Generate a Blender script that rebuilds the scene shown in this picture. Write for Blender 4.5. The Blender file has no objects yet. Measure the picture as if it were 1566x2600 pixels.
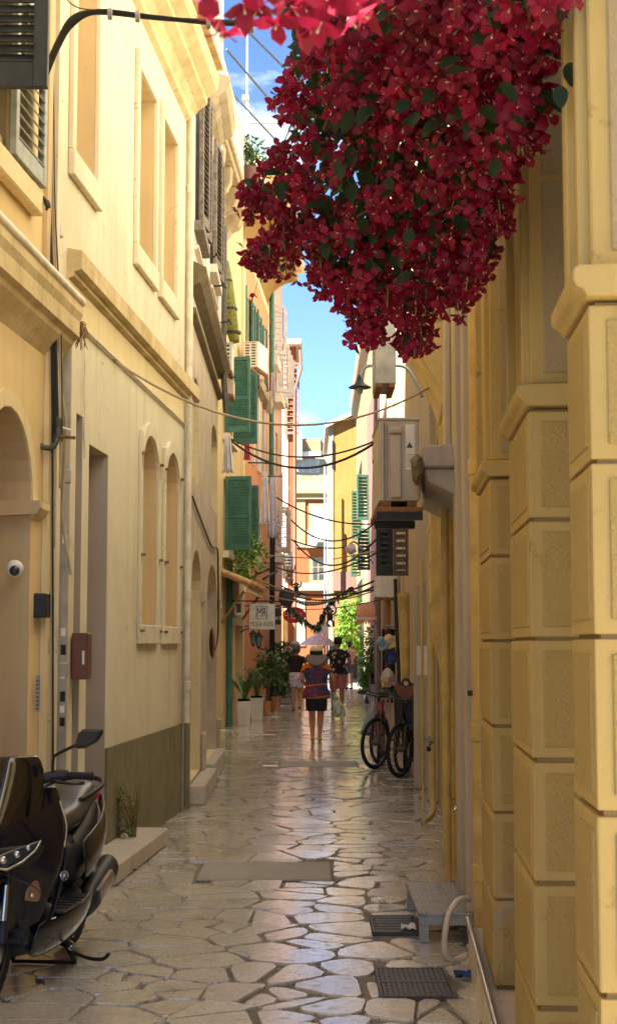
import bpy, bmesh, math, random
from mathutils import Vector, Matrix, Euler, Quaternion
random.seed(11)
S = bpy.context.scene
COL = S.collection
R = math.radians
# ---------------------------------------------------------------- camera
F, CX, CY, EYE = 3700.0, 783.0, 1300.0, 1.6
TH = math.atan2(338.0, F)
cam = bpy.data.cameras.new('camera'); camo = bpy.data.objects.new('camera', cam); COL.objects.link(camo)
cam.sensor_fit = 'VERTICAL'; cam.sensor_height = 36.0; cam.lens = F/2600*36.0
cam.clip_start = 0.05; cam.clip_end = 2000
camo.location = (0, 0, EYE); camo.rotation_euler = (R(90)+TH, 0, 0)
cam.dof.use_dof = True; cam.dof.focus_distance = 14.0; cam.dof.aperture_fstop = 11.0
S.camera = camo
# ---------------------------------------------------------------- world, sun, exposure
TOSUN = Vector((-.43, -.47, .77)).normalized()
SUN_EL = math.asin(TOSUN.z); SUN_AZ = math.atan2(TOSUN.x, TOSUN.y)
W = bpy.data.worlds.new('World'); S.world = W; W.use_nodes = True
wn, wl = W.node_tree.nodes, W.node_tree.links
wn.clear()
wo = wn.new('ShaderNodeOutputWorld'); bg = wn.new('ShaderNodeBackground'); sk = wn.new('ShaderNodeTexSky')
sk.sky_type = 'NISHITA'; sk.sun_disc = False; sk.sun_elevation = SUN_EL; sk.sun_rotation = SUN_AZ
sk.air_density = 1.0; sk.dust_density = 0.0; sk.ozone_density = 6.0; sk.altitude = 3000
tc = wn.new('ShaderNodeTexCoord'); mp = wn.new('ShaderNodeMapping'); mp.inputs['Scale'].default_value = (1.0, 1.0, 2.2)
mp.inputs['Location'].default_value = (0.9, 0.3, 0.2)
nz = wn.new('ShaderNodeTexNoise'); nz.inputs['Scale'].default_value = 5.5; nz.inputs['Detail'].default_value = 9; nz.inputs['Roughness'].default_value = .6
cr = wn.new('ShaderNodeValToRGB'); cr.color_ramp.elements[0].position = .56; cr.color_ramp.elements[1].position = .72
cr.color_ramp.elements[0].color = (0, 0, 0, 1); cr.color_ramp.elements[1].color = (.85, .85, .85, 1)
mx = wn.new('ShaderNodeMix'); mx.data_type = 'RGBA'; mx.inputs[7].default_value = (7.0, 7.2, 7.4, 1)
wl.new(tc.outputs['Generated'], mp.inputs[0]); wl.new(mp.outputs[0], nz.inputs['Vector']); wl.new(nz.outputs['Fac'], cr.inputs[0])
wl.new(cr.outputs[0], mx.inputs[0]); wl.new(sk.outputs[0], mx.inputs[6]); wl.new(mx.outputs[2], bg.inputs[0]); wl.new(bg.outputs[0], wo.inputs[0])
bg.inputs[1].default_value = 0.06
sun = bpy.data.lights.new('sun', 'SUN'); sun.energy = 5.0; sun.angle = R(.6); sun.color = (1, .96, .86)
suno = bpy.data.objects.new('sun', sun); COL.objects.link(suno)
suno.rotation_euler = TOSUN.to_track_quat('Z', 'Y').to_euler()
vs = S.view_settings; vs.view_transform = 'Standard'; vs.look = 'None'; vs.exposure = 2.52; vs.gamma = 1.0; vs.use_curve_mapping = False
S.cycles.max_bounces = 7; S.cycles.diffuse_bounces = 6; S.cycles.glossy_bounces = 3; S.cycles.transmission_bounces = 4; S.cycles.use_denoising = True
S.cycles.sample_clamp_indirect = 8
# ---------------------------------------------------------------- measuring: picture coordinates of the photograph to places
ST, CT = math.sin(TH), math.cos(TH)
def ray(x, y):
    u = (x-CX)/F; v = (CY-y)/F
    return u, CT - v*ST, ST + v*CT
def at(x, y, Y):
    d = ray(x, y); k = Y/d[1]
    return Vector((d[0]*k, Y, EYE + d[2]*k))
def gnd(x, y, z=0.0):
    d = ray(x, y); k = (z-EYE)/d[2]
    return Vector((d[0]*k, d[1]*k, z))
class Plane:
    """a house front: Y runs along the street, n out of the wall into the street, z up"""
    def __init__(s, X0, Y0, m, side):
        s.X0, s.Y0, s.m, s.side = X0, Y0, m, side
        q = math.hypot(1, m); s.nx, s.ny = side/q, -side*m/q
    def X(s, Y): return s.X0 + s.m*(Y-s.Y0)
    def __call__(s, Y, n, z): return Vector((s.X(Y)+n*s.nx, Y+n*s.ny, z))
    def hit(s, x, y, n=0.0):
        d = ray(x, y); c = s.X0 - s.m*s.Y0 + n*math.hypot(1, s.m)*s.side
        k = c/(d[0]-s.m*d[1])
        return d[1]*k, EYE + d[2]*k          # Y, z
    def Yx(s, x, y=1500, n=0.0): return s.hit(x, y, n)[0]
    def z(s, x, y, n=0.0): return s.hit(x, y, n)[1]
def ident(a, b, c): return Vector((a, b, c))
# ---------------------------------------------------------------- things and meshes
LOC = {}
def tag(o, label, cat=None, group=None, kind=None):
    if label: o['label'] = label
    if cat: o['category'] = cat
    if group: o['group'] = group
    if kind: o['kind'] = kind
    return o
def thing(name, label, cat, loc=(0, 0, 0), group=None, kind=None):
    o = bpy.data.objects.new(name, None); COL.objects.link(o); o.location = loc; o.empty_display_size = .1
    LOC[o.name] = Vector(loc)
    return tag(o, label, cat, group, kind)
class MB:
    def __init__(s): s.v = []; s.f = []; s.m = []; s.mi = 0
    def add(s, vs, fs):
        b = len(s.v); s.v += [Vector(p) for p in vs]
        for f in fs: s.f.append([b+i for i in f]); s.m.append(s.mi)
        return s
    def quad(s, *p): return s.add(p, [range(len(p))])
    def box(s, x0, x1, y0, y1, z0, z1, fr=ident):
        p = [fr(x, y, z) for z in (z0, z1) for y in (y0, y1) for x in (x0, x1)]
        return s.add(p, [(0, 2, 3, 1), (4, 5, 7, 6), (0, 1, 5, 4), (2, 6, 7, 3), (0, 4, 6, 2), (1, 3, 7, 5)])
    def prism(s, poly, a0, a1, fr):
        """poly: list of (p,q); fr(a,p,q)"""
        n = len(poly)
        vs = [fr(a0, *p) for p in poly] + [fr(a1, *p) for p in poly]
        fs = [tuple(range(n)), tuple(range(2*n-1, n-1, -1))] + [(i, i+n, (i+1) % n+n, (i+1) % n) for i in range(n)]
        return s.add(vs, fs)
    def tube(s, pts, r, n=8, caps=True, flat=None):
        pts = [Vector(p) for p in pts]; k = len(pts)
        rs = r if isinstance(r, (list, tuple)) else [r]*k
        if len(rs) != k: rs = [rs[min(len(rs)-1, int(i*len(rs)/k))] for i in range(k)]
        t0 = (pts[1]-pts[0]).normalized()
        up = Vector((0, 0, 1)) if abs(t0.z) < .9 else Vector((1, 0, 0))
        u = t0.cross(up).normalized()
        vs = []
        for i, p in enumerate(pts):
            t = (pts[min(i+1, k-1)]-pts[max(i-1, 0)]).normalized()
            u = (u - t*u.dot(t)).normalized(); w = t.cross(u)
            for j in range(n):
                a = 2*math.pi*j/n
                q = u*math.cos(a)*rs[i] + w*math.sin(a)*rs[i]*(1 if flat is None else flat)
                vs.append(p+q)
        fs = [(i*n+j, i*n+(j+1) % n, (i+1)*n+(j+1) % n, (i+1)*n+j) for i in range(k-1) for j in range(n)]
        if caps: fs += [tuple(range(n-1, -1, -1)), tuple((k-1)*n+j for j in range(n))]
        return s.add(vs, fs)
    def lathe(s, prof, c, n=16, ax=None):
        """prof: (r, h) from bottom to top about c, along ax"""
        c = Vector(c); q = Quaternion() if ax is None else Vector((0, 0, 1)).rotation_difference(Vector(ax))
        vs = [c + q @ Vector((r*math.cos(2*math.pi*j/n), r*math.sin(2*math.pi*j/n), h)) for r, h in prof for j in range(n)]
        k = len(prof)
        fs = [(i*n+j, i*n+(j+1) % n, (i+1)*n+(j+1) % n, (i+1)*n+j) for i in range(k-1) for j in range(n)]
        fs += [tuple(range(n-1, -1, -1)), tuple((k-1)*n+j for j in range(n))]
        return s.add(vs, fs)
    def loft(s, rings, caps=True):
        n = len(rings[0]); k = len(rings)
        vs = [p for r in rings for p in r]
        fs = [(i*n+j, i*n+(j+1) % n, (i+1)*n+(j+1) % n, (i+1)*n+j) for i in range(k-1) for j in range(n)]
        if caps: fs += [tuple(range(n-1, -1, -1)), tuple((k-1)*n+j for j in range(n))]
        return s.add(vs, fs)
    def grid(s, rows):
        n = len(rows[0]); k = len(rows)
        return s.add([p for r in rows for p in r], [(i*n+j, i*n+j+1, (i+1)*n+j+1, (i+1)*n+j) for i in range(k-1) for j in range(n-1)])
    def mesh(s, name, mats, off, smooth=False, fix=True):
        me = bpy.data.meshes.new(name)
        me.from_pydata([p-off for p in s.v], [], [tuple(f) for f in s.f])
        for m in (mats if isinstance(mats, (list, tuple)) else [mats]): me.materials.append(M(m))
        if any(s.m): me.polygons.foreach_set('material_index', s.m)
        if fix:
            bm = bmesh.new(); bm.from_mesh(me); bmesh.ops.recalc_face_normals(bm, faces=bm.faces); bm.to_mesh(me); bm.free()
        if smooth:
            me.polygons.foreach_set('use_smooth', [True]*len(me.polygons))
            if smooth != 1:
                me.set_sharp_from_angle(angle=R(smooth))
        me.update()
        return me
    def build(s, name, mats, parent=None, smooth=False, bevel=0, solid=0, sub=0, label=None, fix=True, seg=1):
        root = parent
        while root is not None and root.parent: root = root.parent
        off = LOC.get(root.name, Vector()) if root else Vector()
        o = bpy.data.objects.new(name, s.mesh(name, mats, off, smooth, fix)); COL.objects.link(o)
        if parent: o.parent = parent
        if label: o['label'] = label
        if solid:
            d = o.modifiers.new('solid', 'SOLIDIFY'); d.thickness = solid; d.offset = 0
        if bevel:
            b = o.modifiers.new('bevel', 'BEVEL'); b.width = bevel; b.segments = seg; b.limit_method = 'ANGLE'; b.angle_limit = R(40)
        if sub:
            d = o.modifiers.new('sub', 'SUBSURF'); d.levels = d.render_levels = sub
        return o
def single(name, mb, mats, label, cat, group=None, kind=None, **k):
    """a thing that is one mesh, with its origin at its base"""
    o = mb.build(name, mats, None, **k)
    lo = Vector([min(v.co[i] for v in o.data.vertices) for i in range(3)]); hi = Vector([max(v.co[i] for v in o.data.vertices) for i in range(3)])
    c = Vector(((lo.x+hi.x)/2, (lo.y+hi.y)/2, lo.z)); o.data.transform(Matrix.Translation(-c)); o.location = c; LOC[o.name] = c
    return tag(o, label, cat, group, kind)
def copy_tree(o, parent=None):
    c = o.copy(); COL.objects.link(c); c.parent = parent
    for ch in o.children: copy_tree(ch, c)
    return c
def sag(a, b, d, n=16):
    a, b = Vector(a), Vector(b)
    return [a.lerp(b, i/n) - Vector((0, 0, d*4*(i/n)*(1-i/n))) for i in range(n+1)]
def smooth_path(pts, n=6):
    pts = [Vector(p) for p in pts]; out = []
    for i in range(len(pts)-1):
        p0 = pts[max(i-1, 0)]; p1 = pts[i]; p2 = pts[i+1]; p3 = pts[min(i+2, len(pts)-1)]
        for k in range(n):
            t = k/n
            out.append(.5*((2*p1)+(p2-p0)*t+(2*p0-5*p1+4*p2-p3)*t*t+(3*p1-p0-3*p2+p3)*t**3))
    return out+[pts[-1]]
# ---------------------------------------------------------------- materials (all node based)
MATS = {}
def M(m): return MATS[m] if isinstance(m, str) else m
class NT:
    def __init__(s, name):
        s.m = bpy.data.materials.new(name); s.m.use_nodes = True; MATS[name] = s.m
        s.n, s.l = s.m.node_tree.nodes, s.m.node_tree.links
        s.b = s.n['Principled BSDF']; s.out = s.n['Material Output']
        s.tc = s.n.new('ShaderNodeTexCoord'); s.geo = s.n.new('ShaderNodeNewGeometry')
    def noise(s, scale, detail=5, rough=.6, vec=None, st=None, dist=0):
        t = s.n.new('ShaderNodeTexNoise'); t.inputs['Scale'].default_value = scale; t.inputs['Detail'].default_value = detail
        t.inputs['Roughness'].default_value = rough; t.inputs['Distortion'].default_value = dist
        v = vec or s.geo.outputs['Position']
        if st:
            mp = s.n.new('ShaderNodeMapping'); mp.inputs['Scale'].default_value = st; s.l.new(v, mp.inputs[0]); v = mp.outputs[0]
        s.l.new(v, t.inputs['Vector']); return t.outputs['Fac']
    def ramp(s, fac, stops):
        r = s.n.new('ShaderNodeValToRGB'); e = r.color_ramp.elements
        while len(e) < len(stops): e.new(.5)
        for i, (p, c) in enumerate(stops):
            e[i].position = p; c = (c, c, c) if not isinstance(c, (tuple, list)) else c; e[i].color = (*c, 1)
        s.l.new(fac, r.inputs[0]); return r.outputs[0]
    def mix(s, fac, a, b, blend='MIX'):
        x = s.n.new('ShaderNodeMix'); x.data_type = 'RGBA'; x.blend_type = blend
        for i, v in ((0, fac), (6, a), (7, b)):
            if isinstance(v, (int, float)): x.inputs[i].default_value = v if i == 0 else (v, v, v, 1)
            elif isinstance(v, (tuple, list)): x.inputs[i].default_value = (*v, 1)
            else: s.l.new(v, x.inputs[i])
        return x.outputs[2]
    def math(s, op, a, b=0.0):
        x = s.n.new('ShaderNodeMath'); x.operation = op
        for i, v in ((0, a), (1, b)):
            if isinstance(v, (int, float)): x.inputs[i].default_value = v
            else: s.l.new(v, x.inputs[i])
        return x.outputs[0]
    def sep(s, vec, axis):
        x = s.n.new('ShaderNodeSeparateXYZ'); s.l.new(vec, x.inputs[0]); return x.outputs[axis]
    def bump(s, h, strength=.3, dist=.01, prev=None):
        b = s.n.new('ShaderNodeBump'); b.inputs['Strength'].default_value = strength; b.inputs['Distance'].default_value = dist
        s.l.new(h, b.inputs['Height'])
        if prev: s.l.new(prev, b.inputs['Normal'])
        return b.outputs[0]
    def set(s, **k):
        for a, v in k.items():
            i = s.b.inputs[{'col': 'Base Color', 'rough': 'Roughness', 'metal': 'Metallic', 'nrm': 'Normal', 'spec': 'Specular IOR Level', 'coat': 'Coat Weight', 'coatr': 'Coat Roughness', 'trans': 'Transmission Weight', 'emit': 'Emission Color', 'emits': 'Emission Strength', 'alpha': 'Alpha', 'ior': 'IOR', 'coatn': 'Coat Normal'}[a]]
            if isinstance(v, (int, float)): i.default_value = v
            elif isinstance(v, (tuple, list)): i.default_value = (*v, 1)
            else: s.l.new(v, i)
        return s
def plaster(name, c, dark=None, bump=.25, streak=.35, blotch=.5, scale=1.0, rough=.9, spots=0, crack=.35, grain=55):
    """painted render: broad blotches, rain streaks, fine grain"""
    t = NT(name); dark = dark or tuple(x*.62 for x in c)
    big = t.noise(1.1*scale, 6, .62); col = t.mix(t.ramp(big, [(.42, 0), (.75, blotch)]), c, dark)
    lt = tuple(min(1, x*1.12+.02) for x in c)
    col = t.mix(t.ramp(t.noise(2.7*scale, 5, .6), [(.5, 0), (.8, .4)]), col, lt)
    if streak:
        st = t.noise(1.0, 6, .65, st=(7, 7, .35)); col = t.mix(t.ramp(st, [(.52, 0), (.78, streak)]), col, tuple(x*.55 for x in dark))
    if spots:
        sp = t.noise(9, 4, .7); col = t.mix(t.ramp(sp, [(.62, 0), (.72, spots)]), col, tuple(x*.4 for x in dark))
    if crack:
        wv = t.n.new('ShaderNodeVectorMath'); wv.operation = 'ADD'; ns = t.n.new('ShaderNodeTexNoise'); ns.inputs['Scale'].default_value = 3.0; ns.inputs['Detail'].default_value = 4
        t.l.new(t.geo.outputs['Position'], ns.inputs['Vector']); t.l.new(t.geo.outputs['Position'], wv.inputs[0]); t.l.new(ns.outputs['Color'], wv.inputs[1])
        vo = t.n.new('ShaderNodeTexVoronoi'); vo.feature = 'DISTANCE_TO_EDGE'; vo.inputs['Scale'].default_value = 1.25; t.l.new(wv.outputs[0], vo.inputs['Vector'])
        ln = t.ramp(vo.outputs['Distance'], [(.0, 1), (.007, 0)]); mk = t.ramp(t.noise(.9, 3, .5), [(.52, 0), (.60, crack)])
        col = t.mix(t.math('MULTIPLY', ln, mk), col, tuple(x*.35 for x in dark))
        pl = t.ramp(t.noise(1.7, 7, .68, dist=.6), [(.655, 0), (.675, crack*1.3)]); col = t.mix(pl, col, tuple(.35*x+.65*y for x, y in zip(dark, (.46, .42, .36))))
    g = t.noise(grain, 4, .65); g2 = t.noise(6, 4, .5)
    nb = t.bump(g, bump, .006); nb = t.bump(g2, bump*.8, .02, nb)
    return t.set(col=col, rough=rough, nrm=nb, spec=.25)
def plain(name, c, rough=.6, metal=0, vary=.18, scale=6, bump=.0, spec=.5, **k):
    t = NT(name)
    col = t.mix(t.ramp(t.noise(scale, 4, .6), [(.35, 0), (.75, 1)]), tuple(min(1, x*(1+vary*.5)) for x in c), tuple(x*(1-vary) for x in c))
    t.set(col=col, rough=rough, metal=metal, spec=spec, **k)
    if bump: t.set(nrm=t.bump(t.noise(40, 4, .6), bump, .005))
    return t
# walls
plaster('cream_render', (.74, .675, .51), (.60, .52, .35), streak=.42, blotch=.65, crack=.7)
plaster('bounce_white', (.80, .74, .60), (.70, .61, .46), streak=.3, blotch=.5)  # pale paint for unseen upper storeys that bounce sun into the alley
plaster('ochre_trim', (.80, .67, .40), (.66, .50, .26), streak=.25, blotch=.5, spots=.25)
plaster('ochre_render', (.78, .60, .32), (.62, .44, .21), streak=.22, blotch=.55)
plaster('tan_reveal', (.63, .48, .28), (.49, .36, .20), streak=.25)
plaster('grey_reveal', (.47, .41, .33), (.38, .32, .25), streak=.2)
plaster('dado_olive', (.25, .22, .13), (.13, .115, .065), crack=.8, bump=1.0, streak=.2, scale=2, spots=.5)
plaster('old_stone', (.62, .53, .41), (.40, .31, .22), bump=.6, streak=.5, blotch=.9, spots=.5, scale=1.6)
plaster('black_crust', (.22, .17, .10), (.06, .045, .03), bump=.9, streak=.4, spots=.6, scale=4)
plaster('pale_plaster', (.76, .68, .58), (.62, .52, .42), streak=.4, blotch=.5)
plaster('grey_white', (.72, .71, .68), (.55, .52, .48), streak=.35, blotch=.4)
plaster('cornice_ochre', (.70, .57, .32), (.42, .29, .13), bump=.6, streak=.3, blotch=.8, spots=.6, scale=2.5)
plaster('pier_render', (.49, .365, .14), (.39, .28, .095), bump=.35, streak=.35, blotch=.7, spots=.45, crack=.6)
plaster('pier_rough', (.50, .37, .135), (.39, .275, .09), bump=1.6, grain=120, streak=.06, blotch=.35, spots=.1)
plaster('pier_upper', (.43, .345, .195), (.34, .26, .14), grain=110, bump=1.2, streak=.15, blotch=.5, spots=.45)
plaster('joint_dark', (.30, .215, .10), (.16, .11, .05), bump=.4)
plaster('yellow_cream', (.66, .52, .29), (.55, .40, .19), streak=.2)
plaster('orange_wall', (.72, .32, .16), (.58, .25, .12), streak=.25)
plaster('salmon_wall', (.78, .50, .37), (.56, .40, .30), streak=.7, blotch=.9, spots=.6)
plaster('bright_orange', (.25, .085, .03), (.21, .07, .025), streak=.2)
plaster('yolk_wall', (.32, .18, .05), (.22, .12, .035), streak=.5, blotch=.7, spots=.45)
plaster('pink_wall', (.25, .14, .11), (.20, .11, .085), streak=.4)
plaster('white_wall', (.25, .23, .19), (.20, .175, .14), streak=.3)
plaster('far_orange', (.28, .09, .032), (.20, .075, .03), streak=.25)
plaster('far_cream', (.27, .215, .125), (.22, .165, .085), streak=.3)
plaster('concrete', (.42, .38, .33), (.28, .25, .21), bump=.7, streak=.3, spots=.4)
plaster('stone_step', (.56, .49, .40), (.36, .30, .23), bump=.5, streak=.1, spots=.4, scale=3)
plaster('grey_beige', (.52, .44, .32), (.42, .34, .23), streak=.3)
plaster('balcony_stone', (.50, .40, .26), (.26, .19, .10), bump=.5, streak=.4, blotch=.9, scale=3)
# paint, metal, plastic, cloth
plain('yellow_pipe', (.60, .42, .13), .45, vary=.3, scale=5)
plain('grey_pipe', (.36, .34, .30), .5, vary=.3)
plain('cream_pipe', (.72, .64, .50), .5, vary=.3)
plain('black_cable', (.015, .014, .013), .5)
plain('tan_cable', (.45, .36, .22), .6)
plain('black_shutter', (.022, .026, .022), .55, vary=.5, scale=14, bump=.2)
plain('grey_shutter', (.33, .345, .32), .6, vary=.35, scale=9, bump=.2)
plain('green_shutter', (.05, .17, .125), .55, vary=.35, scale=7)
plain('pale_green_shutter', (.045, .13, .085), .6, vary=.3, scale=7)
plain('brown_shutter', (.10, .065, .045), .6, vary=.5, scale=16, bump=.3)
plain('weathered_shutter', (.20, .165, .14), .8, vary=.7, scale=20, bump=.4)
plain('grey_louvre', (.55, .49, .45), .7, vary=.3)
plain('white_paint', (.78, .76, .72), .5)
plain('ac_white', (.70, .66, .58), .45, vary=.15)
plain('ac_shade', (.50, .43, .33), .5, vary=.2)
plain('dark_grille', (.035, .033, .03), .5)
plain('black_metal', (.02, .02, .02), .4, metal=.3)
plain('iron_grey', (.42, .44, .47), .5, metal=.3)
plain('rust', (.26, .12, .05), .9, vary=.6, scale=25, bump=.5)
plain('galvanised', (.36, .35, .325), .4, metal=.7, vary=.4, scale=12)
plain('steel', (.72, .72, .72), .22, metal=1.0)
plain('cast_iron', (.11, .105, .095), .5, metal=.5, vary=.5, scale=30, bump=.3)
plain('terracotta', (.52, .26, .12), .8, vary=.3)
plain('planter_white', (.70, .66, .58), .6, vary=.15)
plain('mortar', (.22, .192, .15), .85, vary=.5, scale=9, bump=.5)
plain('meter_brown', (.16, .055, .035), .45, vary=.3)
plain('blue_paint', (.10, .28, .45), .5)
plain('paper', (.78, .76, .70), .8)
plain('sign_white', (.72, .70, .66), .5)
plain('sign_ink', (.07, .075, .085), .6)
plain('sign_red', (.68, .02, .025), .4)
plain('sign_black', (.012, .012, .012), .4)
plain('awning_orange', (.80, .36, .13), .8)
plain('parasol_cloth', (.66, .47, .42), .8)
plain('wood', (.25, .14, .07), .7, vary=.5, scale=20)
plain('roof_tile', (.66, .42, .22), .85, vary=.5, scale=8, bump=.4)
plain('glass_dark', (.04, .05, .055), .08)
plain('glass_blue', (.20, .26, .30), .25)
plain('far_tile', (.30, .205, .095), .85, vary=.5, scale=5, bump=.4)
plain('laundry_white', (.80, .79, .80), .9)
plain('laundry_pink', (.75, .12, .20), .9)
plain('laundry_dark', (.09, .08, .09), .9)
plain('laundry_grey', (.35, .34, .36), .9)
plain('hedge_green', (.05, .115, .025), .5, vary=.7, scale=15)
plain('leaf_dark', (.07, .15, .032), .45, vary=.6, scale=12)
plain('leaf_lime', (.16, .30, .035), .5, vary=.5, scale=10)
plain('dry_plant', (.20, .20, .04), .8, vary=.6, scale=20)
plain('straw', (.72, .62, .40), .8, vary=.3, scale=40, bump=.4)
plain('hat_grey', (.20, .17, .15), .8)
plain('skin', (.50, .27, .17), .55, vary=.12)
plain('skin_tan', (.44, .22, .12), .5, vary=.12)
plain('hair_dark', (.02, .015, .012), .6)
plain('hair_grey', (.14, .13, .09), .6)
plain('black_cloth', (.012, .012, .018), .9)
plain('dark_top', (.03, .018, .016), .9)
plain('white_cloth', (.74, .72, .78), .9)
plain('pink_shorts', (.46, .17, .17), .9)
plain('pink_shirt', (.75, .46, .40), .9)
plain('grey_shorts', (.16, .16, .14), .9)
plain('yellow_shoe', (.42, .33, .03), .6)
plain('dark_shoe', (.03, .028, .025), .6)
plain('tan_shoe', (.22, .12, .06), .7)
plain('tyre', (.012, .012, .012), .75, bump=.3)
plain('bike_black', (.015, .015, .017), .35)
plain('bike_red', (.32, .03, .04), .35)
plain('bike_pink', (.55, .16, .15), .4)
plain('seat_brown', (.24, .075, .04), .5)
plain('pigeon_grey', (.06, .06, .07), .7)
plain('plush_brown', (.10, .055, .03), .95)
plain('plush_tan', (.55, .33, .16), .95)
plain('plush_purple', (.10, .09, .13), .9)
plain('toy_red', (.75, .05, .05), .5)
plain('toy_yellow', (.80, .46, .04), .5)
plain('toy_pink', (.75, .16, .38), .6)
plain('cloth_blue', (.03, .06, .22), .8)
plain('cloth_lightblue', (.22, .42, .55), .8)
plain('plastic_clear', (.62, .66, .52), .25)
plain('bark', (.12, .085, .05), .9)
plain('scooter_plastic', (.02, .02, .02), .5, vary=.3)
plain('seat_vinyl', (.075, .074, .072), .34)
plain('amber', (.34, .17, .09), .12)
plain('lens_chrome', (.75, .72, .65), .12, metal=.9)
plain('silver', (.6, .6, .58), .25, metal=.9)
NT('scooter_paint').set(col=(.005, .006, .012), rough=.22, spec=.35, coat=.5, coatr=.04)
NT('screen_smoke').set(col=(.006, .006, .008), rough=.05, coat=.6, coatr=.02)
# shirt of the man: dark with pale fruit shapes
t = NT('floral_shirt'); v = t.n.new('ShaderNodeTexVoronoi'); v.inputs['Scale'].default_value = 9; t.l.new(t.tc.outputs['Object'], v.inputs['Vector'])
t.set(col=t.mix(t.ramp(v.outputs['Distance'], [(.30, 1), (.36, 0)]), (.02, .022, .024), (.55, .40, .33)), rough=.9)
t = NT('print_shirt')
z = t.sep(t.tc.outputs['Object'], 2)
n1 = t.noise(9, 3, .6, t.tc.outputs['Object'], (1, 1, .5)); c = t.mix(t.ramp(n1, [(.45, 0), (.62, 1)]), (.028, .04, .12), (.20, .02, .03))
n2 = t.noise(20, 3, .6, t.tc.outputs['Object']); c = t.mix(t.ramp(n2, [(.52, 0), (.7, .5)]), c, (.12, .17, .32))
c = t.mix(t.math('GREATER_THAN', t.math('ADD', z, t.math('MULTIPLY', t.math('ABSOLUTE', t.sep(t.tc.outputs['Object'], 0)), .35)), 1.27), c, (.50, .15, .012))
for zz in (.945, .735): c = t.mix(t.math('LESS_THAN', t.math('ABSOLUTE', t.math('SUBTRACT', t.math('ADD', z, t.math('MULTIPLY', t.sep(t.tc.outputs['Object'], 0), -.12)), zz)), .013), c, (.50, .12, .012))
t.set(col=c, rough=.9)
plain('print_orange', (.48, .14, .015), .9)
t = NT('bag_print'); c = t.mix(t.ramp(t.noise(16, 3, .6), [(.45, 0), (.6, 1)]), (.60, .66, .48), (.20, .30, .20)); t.set(col=c, rough=.6)
t = NT('sheet_print'); c = t.mix(t.ramp(t.noise(28, 3, .6), [(.52, 0), (.62, 1)]), (.76, .73, .80), (.30, .33, .45)); t.set(col=c, rough=.9)
# paving stone
t = NT('paving_marble')
rnd = t.geo.outputs['Random Per Island']
c = t.ramp(rnd, [(0, (.53, .49, .39)), (.35, (.64, .59, .47)), (.6, (.73, .69, .58)), (.8, (.61, .54, .41)), (1, (.78, .75, .66))])
c = t.mix(t.ramp(t.noise(3.5, 6, .65), [(.45, 0), (.8, .5)]), c, (.36, .27, .19))
pit = t.noise(11, 7, .74, st=(1.3, 3.4, 1)); pr = t.ramp(pit, [(.40, 1), (.47, 0)])
c = t.mix(t.math('MULTIPLY', pr, .8), c, (.22, .165, .11))
pit2 = t.noise(60, 3, .6, st=(1, 2.2, 1)); p2 = t.ramp(pit2, [(.38, 1), (.45, 0)]); c = t.mix(t.math('MULTIPLY', p2, .6), c, (.15, .11, .07))
nb = t.bump(t.noise(4, 3, .5), .05, .02); nb = t.bump(pit, .30, .008, nb); nb = t.bump(t.noise(70, 3, .6), .08, .003, nb)
ro = t.ramp(t.noise(2.2, 5, .6), [(.3, .07), (.7, .24)]); ro = t.mix(pr, ro, .6)
t.b.inputs['Coat IOR'].default_value = 1.9
t.set(col=c, rough=ro, nrm=nb, spec=.7, coat=t.mix(pr, t.ramp(t.noise(.8, 4, .6), [(.35, .45), (.60, 1.0)]), 0.1), coatr=.11, coatn=t.bump(pit, .10, .006, t.bump(t.noise(7, 3, .5), .06, .01)))
# bracts and leaves let light through
def petal(name, c, c2, tr, tw=.45):
    t = NT(name); col = t.mix(t.geo.outputs['Random Per Island'], c, c2)
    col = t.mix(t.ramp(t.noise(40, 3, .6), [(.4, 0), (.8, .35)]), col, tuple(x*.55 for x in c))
    col = t.mix(t.ramp(t.noise(2.6, 4, .6), [(.50, 0), (.68, .35)]), col, tuple(min(1, x*1.15) for x in c)); col = t.mix(t.ramp(t.noise(3.4, 4, .6, st=(1.3, 1, 1)), [(.46, 0), (.64, .75)]), col, tuple(x*.28 for x in c))  # darker patches: older blooms, plus shade of the mass painted into the colour
    t.set(col=col, rough=.55, spec=.3)
    tb = t.n.new('ShaderNodeBsdfTranslucent'); tb.inputs[0].default_value = (*tr, 1)
    ms = t.n.new('ShaderNodeMixShader'); ms.inputs[0].default_value = tw
    t.l.new(t.b.outputs[0], ms.inputs[1]); t.l.new(tb.outputs[0], ms.inputs[2]); t.l.new(ms.outputs[0], t.out.inputs[0])
petal('bract', (.37, .007, .044), (.10, .002, .012), (.36, .008, .045), .20)  # dark second tone puts part of the mass's shade into bract colour
petal('bougainvillea_leaf', (.028, .05, .014), (.016, .032, .010), (.07, .14, .015), .2)
petal('lit_leaf', (.20, .34, .045), (.10, .22, .03), (.30, .45, .04), .3)
plain('stamen', (.70, .58, .36), .6)
plain('bougainvillea_stem', (.16, .20, .06), .7)
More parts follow.
